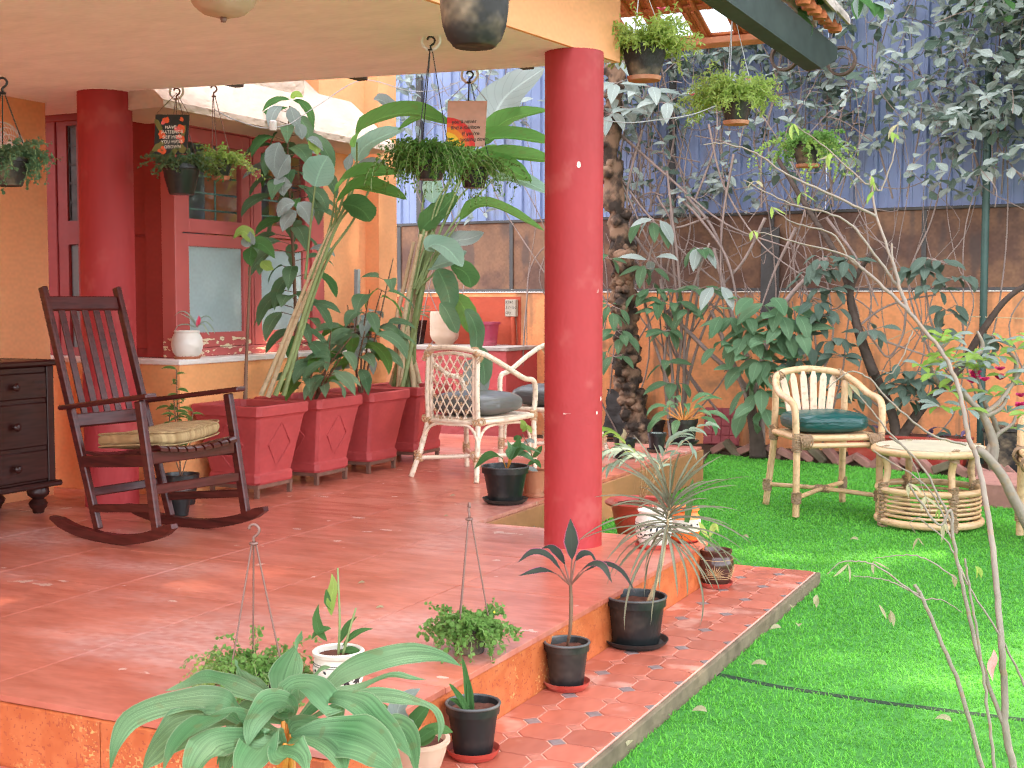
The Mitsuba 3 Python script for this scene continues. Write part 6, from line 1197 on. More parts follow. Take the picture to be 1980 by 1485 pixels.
# bushes in the third planter and behind
def bush(name, label, base, pts_, D0, n, L, mats_, seed, spread=.16):
    t = thing(name, label, 'plant'); rg = np.random.default_rng(seed)
    for tip in pts_:
        st_ = spl([A(*base), (A(*base) + A(*tip)) / 2 + rg.normal(0, .03, 3), A(*tip)], 6); put(t, 'stem', tube(st_, [.007, .003], 6), 'stem_brown', True)
        for i in range(n):
            b = st_[int(rg.uniform(.35, 1) * (len(st_) - 1))]; a = rg.uniform(0, 6.28); e = b + rg.uniform(.02, spread * .5) * A(math.cos(a), math.sin(a), .3); put(t, 'twig', tube([b, e], .0018, 4), 'stem_brown')
            l = rg.uniform(*L); put(t, 'leaf', blade(arc(e, a, rg.uniform(-.4, .5), l, rg.uniform(.7, 1.5), 8), l * rg.uniform(.36, .46), shape='ovate', fold=.18, wave=.02, n=8, cols=2), mats_[int(rg.random() * len(mats_))], uv=True)
    return t
bush('rubber_bush', 'bushy plant of drooping grey green leaves in the third red planter', (-4.45, 7.06, .45), [(-4.179, 7.016, 1.328), (-4.197, 6.771, 1.136), (-4.263, 6.730, 1.012), (-4.164, 6.658, 0.890), (-4.424, 6.878, 1.042), (-4.237, 6.974, 1.137)], 8.1, 8, (.17, .27), ['leaf_dark', 'leaf_frosty', 'leaf_soft', 'leaf_soft', 'leaf_strelitzia'], 103)
bush('low_bush', 'low leafy shrub leaning out of the second red planter', (-4.43, 6.50, .45), [(-4.122, 6.234, 0.900), (-4.191, 6.191, 0.754), (-4.010, 6.167, 0.759), (-4.072, 6.131, 0.673), (-4.070, 6.368, 0.868)], 7.5, 5, (.15, .23), ['leaf_dark', 'leaf_soft', 'leaf_soft', 'leaf_strelitzia'], 104)
t = thing('grey_stake', 'short grey square stake behind the bushy plant', 'stake'); put(t, None, slat((-4.422, 6.978, 0.880), (-4.430, 7.002, 1.264), .03, .03, (1, 0, 0)), 'grey_plastic')
# big paddle plant, fourth planter
t = thing('paddle_leaf_plant', 'large paddle leaved clump behind the lattice chair with bright leaves reaching the red column', 'plant')
rg = np.random.default_rng(105)
for i in range(14):
    x0, x1 = 748 + rg.uniform(-12, 62), 800 + rg.uniform(-8, 40); y1 = rg.uniform(470, 560)
    put(t, 'stalk', tube(spl([A(*DP_) for DP_ in ((-4.45 + rg.uniform(-.15, .1), 7.64 + rg.uniform(-.15, .15), .45),)] + [(-4.408, 7.595, 0.867), (-4.351, 7.652, 1.279), (-4.314, 7.686, 1.503)], 5) + rg.normal(0, .035, 3), [.018, .016, .012], 8), 'stem_straw' if i % 3 else 'stem_green', True)
for p in ([(-4.369, 7.634, 1.142), (-4.287, 7.703, 1.554), (-4.187, 7.773, 1.864), (-4.120, 7.817, 2.036)], [(-4.359, 7.638, 1.142), (-4.240, 7.723, 1.520), (-4.137, 7.788, 1.743), (-4.002, 7.864, 1.898)], [(-4.366, 7.635, 1.142), (-4.302, 7.693, 1.520), (-4.246, 7.737, 1.761), (-4.083, 7.835, 2.036)], [(-4.409, 7.670, 1.142), (-4.383, 7.710, 1.523), (-4.360, 7.743, 1.834), (-4.314, 7.775, 1.972)], [(-4.341, 7.592, 1.142), (-4.183, 7.690, 1.449), (-4.094, 7.743, 1.603)], [(-4.359, 7.583, 1.142), (-4.319, 7.617, 1.347), (-4.299, 7.631, 1.408)], [(-4.359, 7.583, 1.142), (-4.272, 7.639, 1.347), (-4.220, 7.672, 1.449)], [(-4.393, 7.683, 1.211), (-4.267, 7.773, 1.626), (-4.105, 7.876, 1.972), (-3.993, 7.947, 2.214)], [(-4.341, 7.592, 1.142), (-4.245, 7.645, 1.244), (-4.221, 7.659, 1.278)], [(-4.407, 7.666, 1.073), (-4.381, 7.706, 1.453), (-4.367, 7.725, 1.626)], [(-4.346, 7.587, 1.107), (-4.155, 7.710, 1.552), (-3.901, 7.855, 1.876)], [(-4.341, 7.592, 1.142), (-4.158, 7.718, 1.688), (-4.072, 7.777, 1.928)]):
    put(t, 'leaf_stalk', tube(spl(p, 6), [.010, .005], 7), 'stem_green', True)
leafset(t, [([(-4.120, 7.817, 2.029), (-3.985, 7.833, 2.126), (-3.757, 7.832, 2.134), (-3.456, 7.861, 2.082)], .17, 'leaf_strelitzia', 'paddle', .5), ([(-4.072, 7.777, 1.928), (-3.936, 7.848, 2.010), (-3.766, 7.930, 2.017), (-3.518, 8.047, 1.989)], .16, 'leaf_strelitzia', 'paddle', .5), ([(-4.013, 7.700, 2.013), (-3.905, 7.749, 1.979), (-3.766, 7.812, 1.925), (-3.633, 7.871, 1.850)], .18, 'leaf_strelitzia', 'paddle', .35), ([(-3.901, 7.855, 1.876), (-3.809, 7.900, 1.876), (-3.684, 7.957, 1.839), (-3.543, 8.019, 1.764)], .13, 'leaf_mint', 'paddle', .4),
            ([(-4.015, 7.929, 2.110), (-3.955, 7.964, 2.207), (-3.848, 8.022, 2.290), (-3.631, 8.129, 2.338)], .16, 'leaf_strelitzia', 'paddle', .5), ([(-4.038, 8.037, 2.227), (-3.994, 8.066, 2.339), (-3.912, 8.115, 2.472), (-3.705, 8.226, 2.639)], .32, 'leaf_frosty', 'paddle', .2), ([(-4.047, 7.654, 1.597), (-3.958, 7.703, 1.688), (-3.820, 7.768, 1.675), (-3.551, 7.887, 1.526)], .10, 'leaf_strelitzia', 'paddle', .6), ([(-4.358, 7.667, 1.534), (-4.292, 7.704, 1.609), (-4.219, 7.744, 1.685), (-4.148, 7.786, 1.788)], .17, 'leaf_mid', 'paddle', .3),
            ([(-4.249, 7.543, 1.404), (-4.189, 7.574, 1.438), (-4.061, 7.522, 1.394), (-3.933, 7.464, 1.285)], .17, 'leaf_mint', 'paddle', .25), ([(-4.219, 7.671, 1.435), (-4.152, 7.705, 1.463), (-4.044, 7.758, 1.476), (-3.950, 7.806, 1.518)], .14, 'leaf_frosty', 'paddle', .2), ([(-4.286, 7.628, 1.278), (-4.209, 7.666, 1.306), (-4.118, 7.713, 1.347), (-4.051, 7.749, 1.394)], .12, 'leaf_mint', 'paddle', .4), ([(-4.148, 7.527, 1.275), (-4.116, 7.537, 1.208), (-4.083, 7.547, 1.120), (-4.062, 7.549, 0.999)], .165, 'leaf_dark', 'paddle', .2),
            ([(-4.117, 7.654, 1.294), (-4.055, 7.682, 1.270), (-4.011, 7.700, 1.223), (-3.997, 7.702, 1.155)], .17, 'leaf_mid', 'round', .2), ([(-4.100, 7.479, 1.057), (-4.062, 7.493, 1.000), (-4.030, 7.503, 0.933), (-3.998, 7.514, 0.860)], .12, 'leaf_dark', 'paddle', .2), ([(-4.064, 7.611, 1.107), (-4.019, 7.627, 1.039), (-3.987, 7.638, 0.965), (-3.971, 7.637, 0.857)], .14, 'leaf_strelitzia', 'paddle', .2), ([(-3.954, 7.546, 1.013), (-3.909, 7.562, 0.940), (-3.883, 7.567, 0.840), (-3.891, 7.554, 0.706)], .11, 'leaf_dark', 'paddle', .35), ([(-3.934, 7.594, 0.778), (-3.883, 7.613, 0.704), (-3.857, 7.620, 0.620), (-3.854, 7.614, 0.519)], .12, 'leaf_dark', 'paddle', .35),
            ([(-4.282, 7.717, 1.719), (-4.291, 7.718, 1.788), (-4.286, 7.725, 1.857), (-4.257, 7.743, 1.919)], .14, 'leaf_mint', 'round', .1), ([(-3.991, 7.614, 0.668), (-3.946, 7.632, 0.614), (-3.920, 7.639, 0.533), (-3.927, 7.623, 0.364)], .19, 'leaf_frosty', 'paddle', .15), ([(-3.981, 8.040, 1.895), (-4.041, 8.018, 1.982), (-4.058, 8.015, 2.052), (-3.981, 8.057, 2.122)], .10, 'leaf_strelitzia', 'paddle', .4)])
# ---------------------------------------------------------------- knobbly trunk, shrubs and creepers against the boundary
t = thing('knobbly_tree', 'thick brown trunk covered in knobs standing just right of the red corner column', 'tree')
tk = [(-3.908, 10.750, -0.242), (-3.967, 10.750, 0.081), (-4.027, 10.750, 0.441), (-4.048, 10.750, 0.801), (-4.089, 10.750, 1.161), (-4.086, 10.750, 1.519), (-4.160, 10.750, 1.878), (-4.210, 10.750, 2.326), (-4.174, 10.750, 2.768), (-4.158, 10.750, 3.208)]
tp_ = spl(tk, 6); v, f = tube(tp_, [.12, .10, .095, .085, .09, .10, .085, .085, .08, .06], 18); v = v + (meshkit.noise(v * 14, 2)[:, None] - .5) * .11
put(t, 'trunk', (v, f), 'bark_knob', True)
rg = np.random.default_rng(111)
for i in range(90):
    b = tp_[int(rg.beta(1.0, 2.1) * (len(tp_) - 1))]; a = rg.uniform(-2.9, .2); r_ = rg.uniform(.022, .062)
    m = trimesh.creation.icosphere(2, r_); q = np.array(m.vertices); q = q * (1 + (meshkit.noise(q * 40 + i, 2)[:, None] - .5) * .5) + b + A(math.cos(a), math.sin(a), 0) * .095
    put(t, 'knob', (q, np.array(m.faces)), 'bark_knob', True)
def hang_leaves(t, centres, per, L, m, rg, spread=.10, wr=.44, tw=True):
    for c in centres:
        c = A(*c)
        for i in range(per):
            a = i * 2 * np.pi / per + rg.uniform(-.5, .5); l = rg.uniform(*L); e = c + rg.uniform(0, spread) * A(math.cos(a), math.sin(a) * .6, rg.uniform(-.4, .6))
            if tw: put(t, 'twig', tube([c, e], .003, 4), 'vine_brown')
            put(t, 'leaf', blade(arc(e, a, rg.uniform(-.9, .3), l, rg.uniform(.3, 1.0), 7), l * wr, shape='ovate', fold=.15, n=7, cols=2), m, uv=True)
hang_leaves(t, [(-4.117, 10.500, 1.423), (-4.106, 10.500, 1.027), (-4.034, 10.500, 0.807), (-4.010, 10.500, 0.741), (-4.056, 10.500, 0.586), (-4.105, 10.500, 0.939)], 5, (.13, .20), 'leaf_dark', rg)
hang_leaves(t, [(-4.026, 10.450, 2.890), (-4.095, 10.450, 2.637), (-3.818, 10.450, 2.748), (-3.932, 10.450, 2.670), (-3.728, 10.450, 2.827), (-4.004, 10.450, 3.060), (-3.592, 10.450, 2.691)], 6, (.16, .26), 'leaf_vine', rg, .14)
def stems(t, lines, r, m, rg, n=6, sides=7):
    for p in lines: put(t, 'stem', tube(spl(p, n), r if np.ndim(r) else [r, r * .6], sides), m, True)
t = thing('thin_stemmed_shrub', 'thin many stemmed shrub with hanging rubbery leaves behind the far ledge', 'shrub')
stems(t, [[(-3.608, 10.700, -0.168), (-3.630, 10.700, 0.276), (-3.793, 10.700, 0.761), (-3.875, 10.700, 1.160), (-3.798, 10.700, 1.557)], [(-3.588, 10.750, -0.172), (-3.583, 10.750, 0.363), (-3.550, 10.750, 0.807), (-3.582, 10.750, 1.335), (-3.641, 10.750, 1.775), (-3.690, 10.750, 2.171)], [(-3.567, 10.800, -0.176), (-3.507, 10.800, 0.362), (-3.373, 10.800, 0.807), (-3.195, 10.800, 1.158)], [(-3.589, 10.700, -0.167), (-3.613, 10.700, 0.454), (-3.672, 10.700, 0.895), (-3.731, 10.700, 1.248)], [(-3.548, 10.800, -0.175), (-3.527, 10.800, 0.540), (-3.443, 10.800, 0.983), (-3.415, 10.800, 1.422)], [(-3.569, 10.750, -0.171), (-3.526, 10.750, 0.276), (-3.521, 10.750, 0.719), (-3.452, 10.750, 1.159), (-3.310, 10.750, 1.550)], [(-3.617, 10.700, -0.169), (-3.657, 10.700, 0.186), (-3.688, 10.700, 0.541), (-3.617, 10.700, 0.983)]], .016, 'vine_brown', rg)
rg = np.random.default_rng(112)
hang_leaves(t, [(-3.764, 10.600, 1.727), (-3.362, 10.600, 1.502), (-3.808, 10.600, 1.334), (-3.760, 10.600, 1.159), (-3.699, 10.600, 1.071), (-3.584, 10.600, 1.028), (-3.862, 10.600, 1.115), (-3.447, 10.600, 0.985), (-3.628, 10.600, 0.809), (-3.745, 10.600, 0.984), (-3.539, 10.600, 1.158), (-3.245, 10.600, 1.028), (-3.626, 10.600, 0.546), (-3.579, 10.600, 0.372), (-3.665, 10.600, 0.809), (-3.359, 10.600, 1.158)], 4, (.14, .24), 'leaf_dark', rg)
hang_leaves(t, [(-3.733, 10.550, 1.745), (-3.337, 10.550, 1.491), (-3.762, 10.550, 1.398), (-3.187, 10.550, 1.157)], 3, (.18, .26), 'leaf_vine', rg, .06)
t = thing('big_leaf_shrub', 'shrub of large soft green leaves against the orange wall left of the slat chair', 'shrub')
stems(t, [[(-2.854, 10.750, -0.224), (-2.924, 10.750, 0.121), (-2.993, 10.750, 0.358), (-3.264, 10.750, 0.591), (-3.494, 10.750, 0.807), (-3.681, 10.750, 0.983)], [(-2.845, 10.800, -0.229), (-2.872, 10.800, 0.206), (-3.010, 10.800, 0.637), (-3.149, 10.800, 1.028), (-3.289, 10.800, 1.508)], [(-2.876, 10.700, -0.219), (-2.924, 10.700, 0.168), (-3.161, 10.700, 0.725), (-3.276, 10.700, 0.985)], [(-2.960, 10.800, 0.116), (-2.792, 10.800, 0.814), (-2.623, 10.800, 1.114), (-2.330, 10.800, 1.408)]], .028, 'vine_brown', rg)
put(t, 'trunk', tube(spl([(-2.863, 10.720, -0.243), (-2.883, 10.720, -0.048), (-2.930, 10.720, 0.166), (-2.958, 10.720, 0.339)], 6), [.075, .05, .04], 12), 'bark_dark', True)
rg = np.random.default_rng(113)
hang_leaves(t, [(-2.931, 10.350, 0.905), (-2.802, 10.350, 0.823), (-2.635, 10.350, 0.907), (-2.742, 10.350, 1.031), (-2.971, 10.350, 0.696), (-2.592, 10.350, 0.743), (-2.800, 10.350, 0.616), (-2.714, 10.350, 0.493), (-2.884, 10.350, 0.531), (-2.631, 10.350, 0.578), (-2.510, 10.350, 0.826), (-3.038, 10.350, 0.925), (-2.754, 10.350, 0.326), (-2.718, 10.350, 0.202), (-2.553, 10.350, 0.990), (-2.886, 10.350, 0.760), (-2.675, 10.350, 0.742)], 6, (.17, .27), 'leaf_soft', rg, .16, .52, False)
t = thing('dark_twisted_tree', 'dark twisting tree against the orange wall behind the round table', 'tree')
stems(t, [[(-1.717, 10.600, -0.067), (-1.761, 10.600, 0.177), (-1.886, 10.600, 0.459), (-1.999, 10.600, 0.744), (-2.076, 10.600, 0.990), (-2.137, 10.600, 1.236), (-2.247, 10.600, 1.484), (-2.459, 10.600, 1.818), (-2.717, 10.600, 2.242)], [(-1.698, 10.600, -0.025), (-1.508, 10.600, 0.267), (-1.282, 10.600, 0.515), (-1.100, 10.600, 0.836), (-0.939, 10.600, 1.072), (-0.742, 10.600, 1.227)], [(-1.897, 10.550, 0.482), (-2.024, 10.550, 0.827), (-2.089, 10.550, 1.153), (-1.915, 10.550, 1.476)]], [.042, .034, .026, .018], 'bark_dark', rg, 7, 10)
stems(t, [[(-2.074, 10.600, 0.825), (-1.875, 10.600, 0.991), (-1.671, 10.600, 1.072), (-1.447, 10.600, 1.112)], [(-1.670, 10.600, 0.991), (-1.693, 10.600, 0.789), (-1.797, 10.600, 0.625), (-1.911, 10.600, 0.745), (-2.002, 10.600, 0.867)], [(-2.033, 10.600, 0.826), (-1.712, 10.600, 0.708), (-1.360, 10.600, 0.593)], [(-1.781, 10.600, 0.176), (-2.025, 10.600, 0.332), (-2.272, 10.600, 0.408)], [(-1.354, 10.550, 0.635), (-1.475, 10.550, 0.913), (-1.518, 10.550, 1.152), (-1.600, 10.550, 1.391)], [(-1.760, 10.600, 0.136), (-1.859, 10.600, 0.091), (-2.063, 10.600, 0.207)]], .010, 'vine_brown', rg)
rg = np.random.default_rng(114)
hang_leaves(t, [(-2.284, 10.400, 1.396), (-2.202, 10.400, 1.315), (-2.364, 10.400, 1.275), (-2.084, 10.400, 1.394), (-2.358, 10.400, 0.909), (-2.481, 10.400, 0.826), (-2.237, 10.400, 0.950), (-2.111, 10.400, 0.627), (-2.396, 10.400, 0.662), (-2.230, 10.400, 0.502), (-1.499, 10.400, 1.308), (-1.458, 10.400, 1.151), (-1.342, 10.400, 0.994), (-1.377, 10.400, 0.837), (-1.614, 10.400, 1.309), (-1.656, 10.400, 0.516), (-1.597, 10.400, 0.438), (-1.557, 10.400, 0.360), (-1.674, 10.400, 0.416), (-1.483, 10.400, 0.481), (-2.026, 10.400, 0.345), (-2.186, 10.400, 0.299), (-0.986, 10.400, 0.764), (-1.594, 10.400, 0.299), (-1.408, 10.400, 0.522), (-2.153, 10.400, 0.748), (-2.319, 10.400, 1.031), (-2.456, 10.400, 0.579), (-1.916, 10.400, 0.832), (-1.272, 10.400, 1.228), (-1.406, 10.400, 1.365), (-2.240, 10.400, 1.153)], 8, (.11, .18), 'leaf_vine_dark', rg, .12, .5)

# creepers over the metal screen: woody stems, clusters of leathery grey-green leaves
def creeper(label, n_cl, xr, zr, dens, seed, dr=(.12, .6), L=(.085, .145), m=('leaf_vine', 'leaf_vine_dark'), keep=300, nst=30, sr=.0065, group=None):
    t = thing('creeper', label, 'climbing plant'); rg = np.random.default_rng(seed)
    P, D, N, LL = [], [], [], []; k = 0
    while k < n_cl:
        x, z = rg.uniform(*xr), rg.uniform(*zr)
        if rg.random() > dens(x, z): continue
        k += 1; d = rg.uniform(*dr); c = xf(A(x, -d, z), WM); n = rg.integers(4, 10)
        ax_ = rg.normal(0, 1, 3) * A(1, .5, .5); ax_ /= np.linalg.norm(ax_)
        for i in range(n):
            s = rg.uniform(-.16, .16); q = c + ax_ * s + rg.normal(0, .02, 3); a = rg.uniform(0, 6.28)
            dv = A(math.cos(a), math.sin(a) - .25, rg.uniform(-.9, .5)); nn = A(rg.normal(0, .45), -.55 + rg.normal(0, .4), .8); P.append(q); D.append(dv); N.append(nn); LL.append(rg.uniform(*L))
    P, D, N, LL = np.array(P), np.array(D), np.array(N), np.array(LL); D /= np.linalg.norm(D, axis=1, keepdims=True)
    tpl = leaf_t('obovate' if seed % 2 else 'ovate', 6, 2, .16, .55); W = LL * rg.uniform(.44, .62, len(LL))
    big = np.argsort(-LL + np.where(in_view(P[:, 0], P[:, 1], 0, 0) & (P[:, 2] < 3.75), 0, 9))[:keep]; rest = np.setdiff1d(np.arange(len(P)), big)
    S = np.cross(N, D); S /= np.linalg.norm(S, axis=1, keepdims=True); N2 = np.cross(D, S)
    shp = [mikit.ply((tpl[0], tpl[1]), mm, smooth=True, uv=tpl[2]) for mm in m]
    for i in big:
        M = np.eye(4); M[:3, 0] = D[i] * LL[i]; M[:3, 1] = S[i] * W[i]; M[:3, 2] = N2[i] * LL[i]; M[:3, 3] = P[i]; put_copy(t, 'leaf', shp[int(rg.random() < .35)], M)
    h = rg.random(len(rest)) < .65
    for sel, mm in ((rest[h], m[0]), (rest[~h], m[1])):
        if len(sel): put(t, 'foliage', swarm(tpl, P[sel], D[sel], N[sel], LL[sel], W[sel]), mm, uv=True, kind='stuff')
    idx = rg.choice(len(P), min(len(P), nst * 6), False); tw = []
    for i in range(nst):
        x0 = rg.uniform(*xr); p = [xf(A(x0, -rg.uniform(.1, .4), rg.uniform(-.2, .6) if rg.random() < .6 else zr[0]), WM)]
        for q in range(6): p.append(p[-1] + A(rg.normal(0, .16) + (rg.random() - .5) * .2, rg.normal(0, .04), rg.uniform(.35, .75)))
        p = [q for q in p if q[2] < zr[1] + .2]
        if len(p) > 2: put(t, 'stem', tube(spl(p, 5), [sr * rg.uniform(.7, 1.5), sr * .35], 6), 'vine_brown', True)
    for i in idx: 
        e = P[i] + rg.normal(0, .22, 3) * A(1, .5, 1); tw.append(tube(spl([P[i], (P[i] + e) / 2 + rg.normal(0, .03, 3), e], 3), .0032, 4, caps=False))
    put(t, 'twigs', join(tw), 'vine_brown', kind='stuff')
    return t
def sst(a, b, x): t_ = np.clip((x - a) / (b - a), 0, 1); return t_ * t_ * (3 - 2 * t_)
creeper('thick grey green creeper hanging over the right half of the blue grey screen', 1250, (-2.5, 1.2), (1.9, 4.2), lambda x, z: (.16 + .84 * sst(-2.2, -.7, x)) * (.25 + .75 * sst(1.9, 2.9, z)), 201, (.12, 1.0), (.055, .15), nst=44)
creeper('thin leafed tangle of reddish bare stems on the screen right of the knobbly trunk', 460, (-4.5, -2.3), (1.85, 4.2), lambda x, z: .25 + .75 * sst(2.3, 3.6, z), 202, (.08, .55), (.08, .135), nst=40, sr=.008)
creeper('light green sprays along the top right corner of the screen', 330, (-1.3, 1.6), (3.2, 4.4), lambda x, z: .4 + .6 * sst(-1.2, .2, x), 203, (.7, 1.9), (.09, .15), ('leaf_mid', 'leaf_vine'), nst=6, sr=.006)
creeper('sparse pale leafed vine on the screen above the lattice chairs', 46, (-6.7, -4.6), (1.95, 3.7), lambda x, z: .5 + .5 * sst(2.2, 3.2, z), 204, (.08, .4), (.09, .15), ('leaf_vine', 'leaf_frosty'), nst=8, sr=.006)
t = thing('bare_vine', 'tangle of bare pinkish brown stems crossing the brown panels', 'climbing plant'); rg = np.random.default_rng(205)
for p in ([(-4.254, 10.800, 2.333), (-3.987, 10.800, 1.787), (-3.699, 10.800, 1.160), (-3.603, 10.800, 0.761)], [(-3.799, 10.800, 1.959), (-3.657, 10.800, 1.690), (-3.701, 10.800, 1.337), (-3.768, 10.800, 0.982), (-3.718, 10.800, 0.536)], [(-3.596, 10.750, 1.949), (-3.412, 10.750, 1.769), (-3.184, 10.750, 1.461), (-3.091, 10.750, 1.158), (-3.065, 10.750, 0.812), (-3.173, 10.750, 0.462)], [(-3.521, 10.800, 1.950), (-3.291, 10.800, 1.682), (-3.107, 10.800, 1.245), (-3.058, 10.800, 0.898)], [(-4.223, 10.850, 1.932), (-3.860, 10.850, 1.430), (-3.484, 10.850, 1.160), (-3.162, 10.850, 0.896), (-2.979, 10.850, 0.592)], [(-4.152, 10.850, 2.154), (-3.863, 10.850, 1.787), (-3.394, 10.850, 1.335), (-3.030, 10.850, 1.071), (-2.761, 10.850, 0.770)], [(-3.659, 10.800, 1.866), (-3.631, 10.800, 1.337), (-3.557, 10.800, 0.805), (-3.506, 10.800, 0.273)], [(-2.861, 10.850, 1.760), (-3.034, 10.850, 1.419), (-3.255, 10.850, 1.159), (-3.481, 10.850, 0.805)], [(-3.337, 10.800, 1.770), (-3.657, 10.800, 1.690), (-3.939, 10.800, 1.786)], [(-2.600, 10.850, 1.668), (-2.768, 10.850, 1.329), (-2.895, 10.850, 0.985)], [(-3.944, 10.800, 2.539), (-4.084, 10.800, 1.969), (-4.008, 10.800, 1.340), (-4.039, 10.800, 0.981)], [(-3.118, 10.800, 2.280), (-3.202, 10.800, 1.766), (-3.220, 10.800, 1.333), (-3.183, 10.800, 0.897)], [(-3.345, 10.800, 2.549), (-3.204, 10.800, 2.025), (-2.889, 10.800, 1.544), (-2.497, 10.800, 1.241)], [(-2.346, 10.850, 1.746), (-2.091, 10.850, 1.406), (-1.920, 10.850, 1.030)], [(-4.202, 10.850, 2.559), (-3.771, 10.850, 2.183), (-3.216, 10.850, 1.726), (-2.641, 10.850, 1.499)]):
    q = spl(p, 6) + rg.normal(0, .008, (1, 3)); put(t, 'stem', tube(q, [rg.uniform(.009, .017), .006], 6), 'vine_brown', True)
tw = []
for i in range(150):
    a = xf(A(rg.uniform(-4.4, -2.0), -rg.uniform(.1, .5), rg.uniform(1.0, 3.0)), WM); e = a + rg.normal(0, .3, 3) * A(1, .3, 1); tw.append(tube(spl([a, (a + e) / 2 + rg.normal(0, .05, 3), e], 4), rg.uniform(.003, .006), 4, caps=False))
put(t, 'twigs', join(tw), 'vine_brown', kind='stuff')
# leafy tips hanging in front of the beam
t = thing('beam_creeper', 'pale green leafy tips hanging over the end of the dark green beam', 'climbing plant'); rg = np.random.default_rng(206)
stems(t, [[(-1.944, 7.308, 2.852), (-1.949, 7.293, 2.680), (-1.931, 7.296, 2.594), (-1.895, 7.306, 2.494)], [(-1.738, 7.292, 2.800), (-1.746, 7.278, 2.658), (-1.716, 7.286, 2.574)], [(-1.680, 7.544, 2.819), (-1.704, 7.526, 2.731), (-1.755, 7.497, 2.673)]], .004, 'stem_straw', rg, 5, 5)
for c in [(-1.739, 7.282, 2.673), (-1.717, 7.289, 2.616), (-1.671, 7.317, 2.692), (-1.758, 7.270, 2.630), (-1.633, 7.337, 2.729), (-1.377, 7.458, 2.701), (-1.454, 7.423, 2.729)]:
    for i in range(4): put(t, 'leaf', blade(arc(c, rg.uniform(0, 6.28), rg.uniform(-1.2, -.2), rg.uniform(.10, .16), .5, 7), .065, shape='ovate', fold=.2, n=7), 'leaf_frosty' if i % 2 else 'leaf_mid', uv=True)
# ---------------------------------------------------------------- shrubs at the right
t = thing('grey_stemmed_shrub', 'grey branched shrub with bright whorled leaves and magenta flowers at the right edge', 'shrub'); rg = np.random.default_rng(207)
gl = [[(-0.390, 6.290, -0.037), (-0.456, 6.268, 0.102), (-0.507, 6.251, 0.201), (-0.550, 6.237, 0.290), (-0.617, 6.211, 0.378), (-0.658, 6.194, 0.408)], [(-0.607, 6.324, 0.337), (-0.597, 6.334, 0.401), (-0.613, 6.331, 0.472), (-0.648, 6.320, 0.552), (-0.698, 6.300, 0.616), (-0.758, 6.277, 0.698), (-0.793, 6.268, 0.792)], [(-0.628, 6.316, 0.368), (-0.608, 6.330, 0.422), (-0.577, 6.348, 0.467), (-0.523, 6.377, 0.510), (-0.511, 6.385, 0.547)], [(-0.648, 6.320, 0.552), (-0.585, 6.354, 0.604), (-0.524, 6.390, 0.698), (-0.473, 6.421, 0.792)], [(-0.591, 6.451, 0.457), (-0.610, 6.447, 0.519), (-0.649, 6.434, 0.596), (-0.685, 6.425, 0.716), (-0.709, 6.420, 0.812)], [(-0.637, 6.325, 0.545), (-0.574, 6.357, 0.580), (-0.544, 6.376, 0.639)], [(-0.710, 6.405, 0.608), (-0.770, 6.380, 0.656), (-0.847, 6.346, 0.692), (-0.882, 6.336, 0.788), (-0.809, 6.378, 0.883)], [(-0.709, 6.419, 0.788), (-0.667, 6.444, 0.860), (-0.691, 6.438, 0.931)], [(-0.532, 6.496, 0.680), (-0.524, 6.507, 0.788), (-0.558, 6.494, 0.836)]]
for i, p in enumerate(gl): put(t, 'branch', tube(spl(p, 6), [.028 if i < 2 else .014, .018 if i == 0 else .006], 9), 'bark_pale', True)
for c in [(-0.796, 6.274, 0.898), (-0.810, 6.264, 0.858), (-0.779, 6.276, 0.816), (-0.836, 6.248, 0.804), (-0.867, 6.232, 0.792), (-0.741, 6.296, 0.840), (-0.698, 6.315, 0.816), (-0.802, 6.260, 0.757), (-0.833, 6.243, 0.722), (-0.865, 6.226, 0.693), (-0.769, 6.272, 0.698), (-0.717, 6.301, 0.745), (-0.664, 6.328, 0.769), (-0.601, 6.360, 0.792), (-0.559, 6.381, 0.804), (-0.527, 6.397, 0.816), (-0.496, 6.413, 0.840), (-0.568, 6.372, 0.745), (-0.586, 6.356, 0.651), (-0.543, 6.375, 0.627), (-0.513, 6.395, 0.698), (-0.490, 6.402, 0.639), (-0.472, 6.418, 0.745), (-0.736, 6.285, 0.651), (-0.662, 6.322, 0.675), (-0.642, 6.336, 0.733), (-0.474, 6.422, 0.816), (-0.499, 6.392, 0.557), (-0.454, 6.408, 0.486), (-0.760, 6.282, 0.781), (-0.710, 6.313, 0.875)]:
    c = A(*c) + rg.normal(0, .05, 3)
    for i in range(6): put(t, 'leaf', blade(arc(c, i * 1.05 + rg.uniform(-.3, .3), rg.uniform(.0, .8), rg.uniform(.07, .125), .9, 6), .032, shape='obovate', fold=.25, n=6), 'leaf_bright' if rg.random() < .62 else 'leaf_frosty', uv=True)
for c in [(-0.696, 6.421, 0.735), (-0.577, 6.477, 0.721), (-0.486, 6.511, 0.584), (-0.711, 6.413, 0.716)]: 
    for q in range(3): flower(t, A(*c) + rg.normal(0, .02, 3), 'flower_magenta', .03)
t = thing('dry_shrub', 'nearly bare dry shrub of pale thin stems in the right foreground', 'shrub'); rg = np.random.default_rng(208)
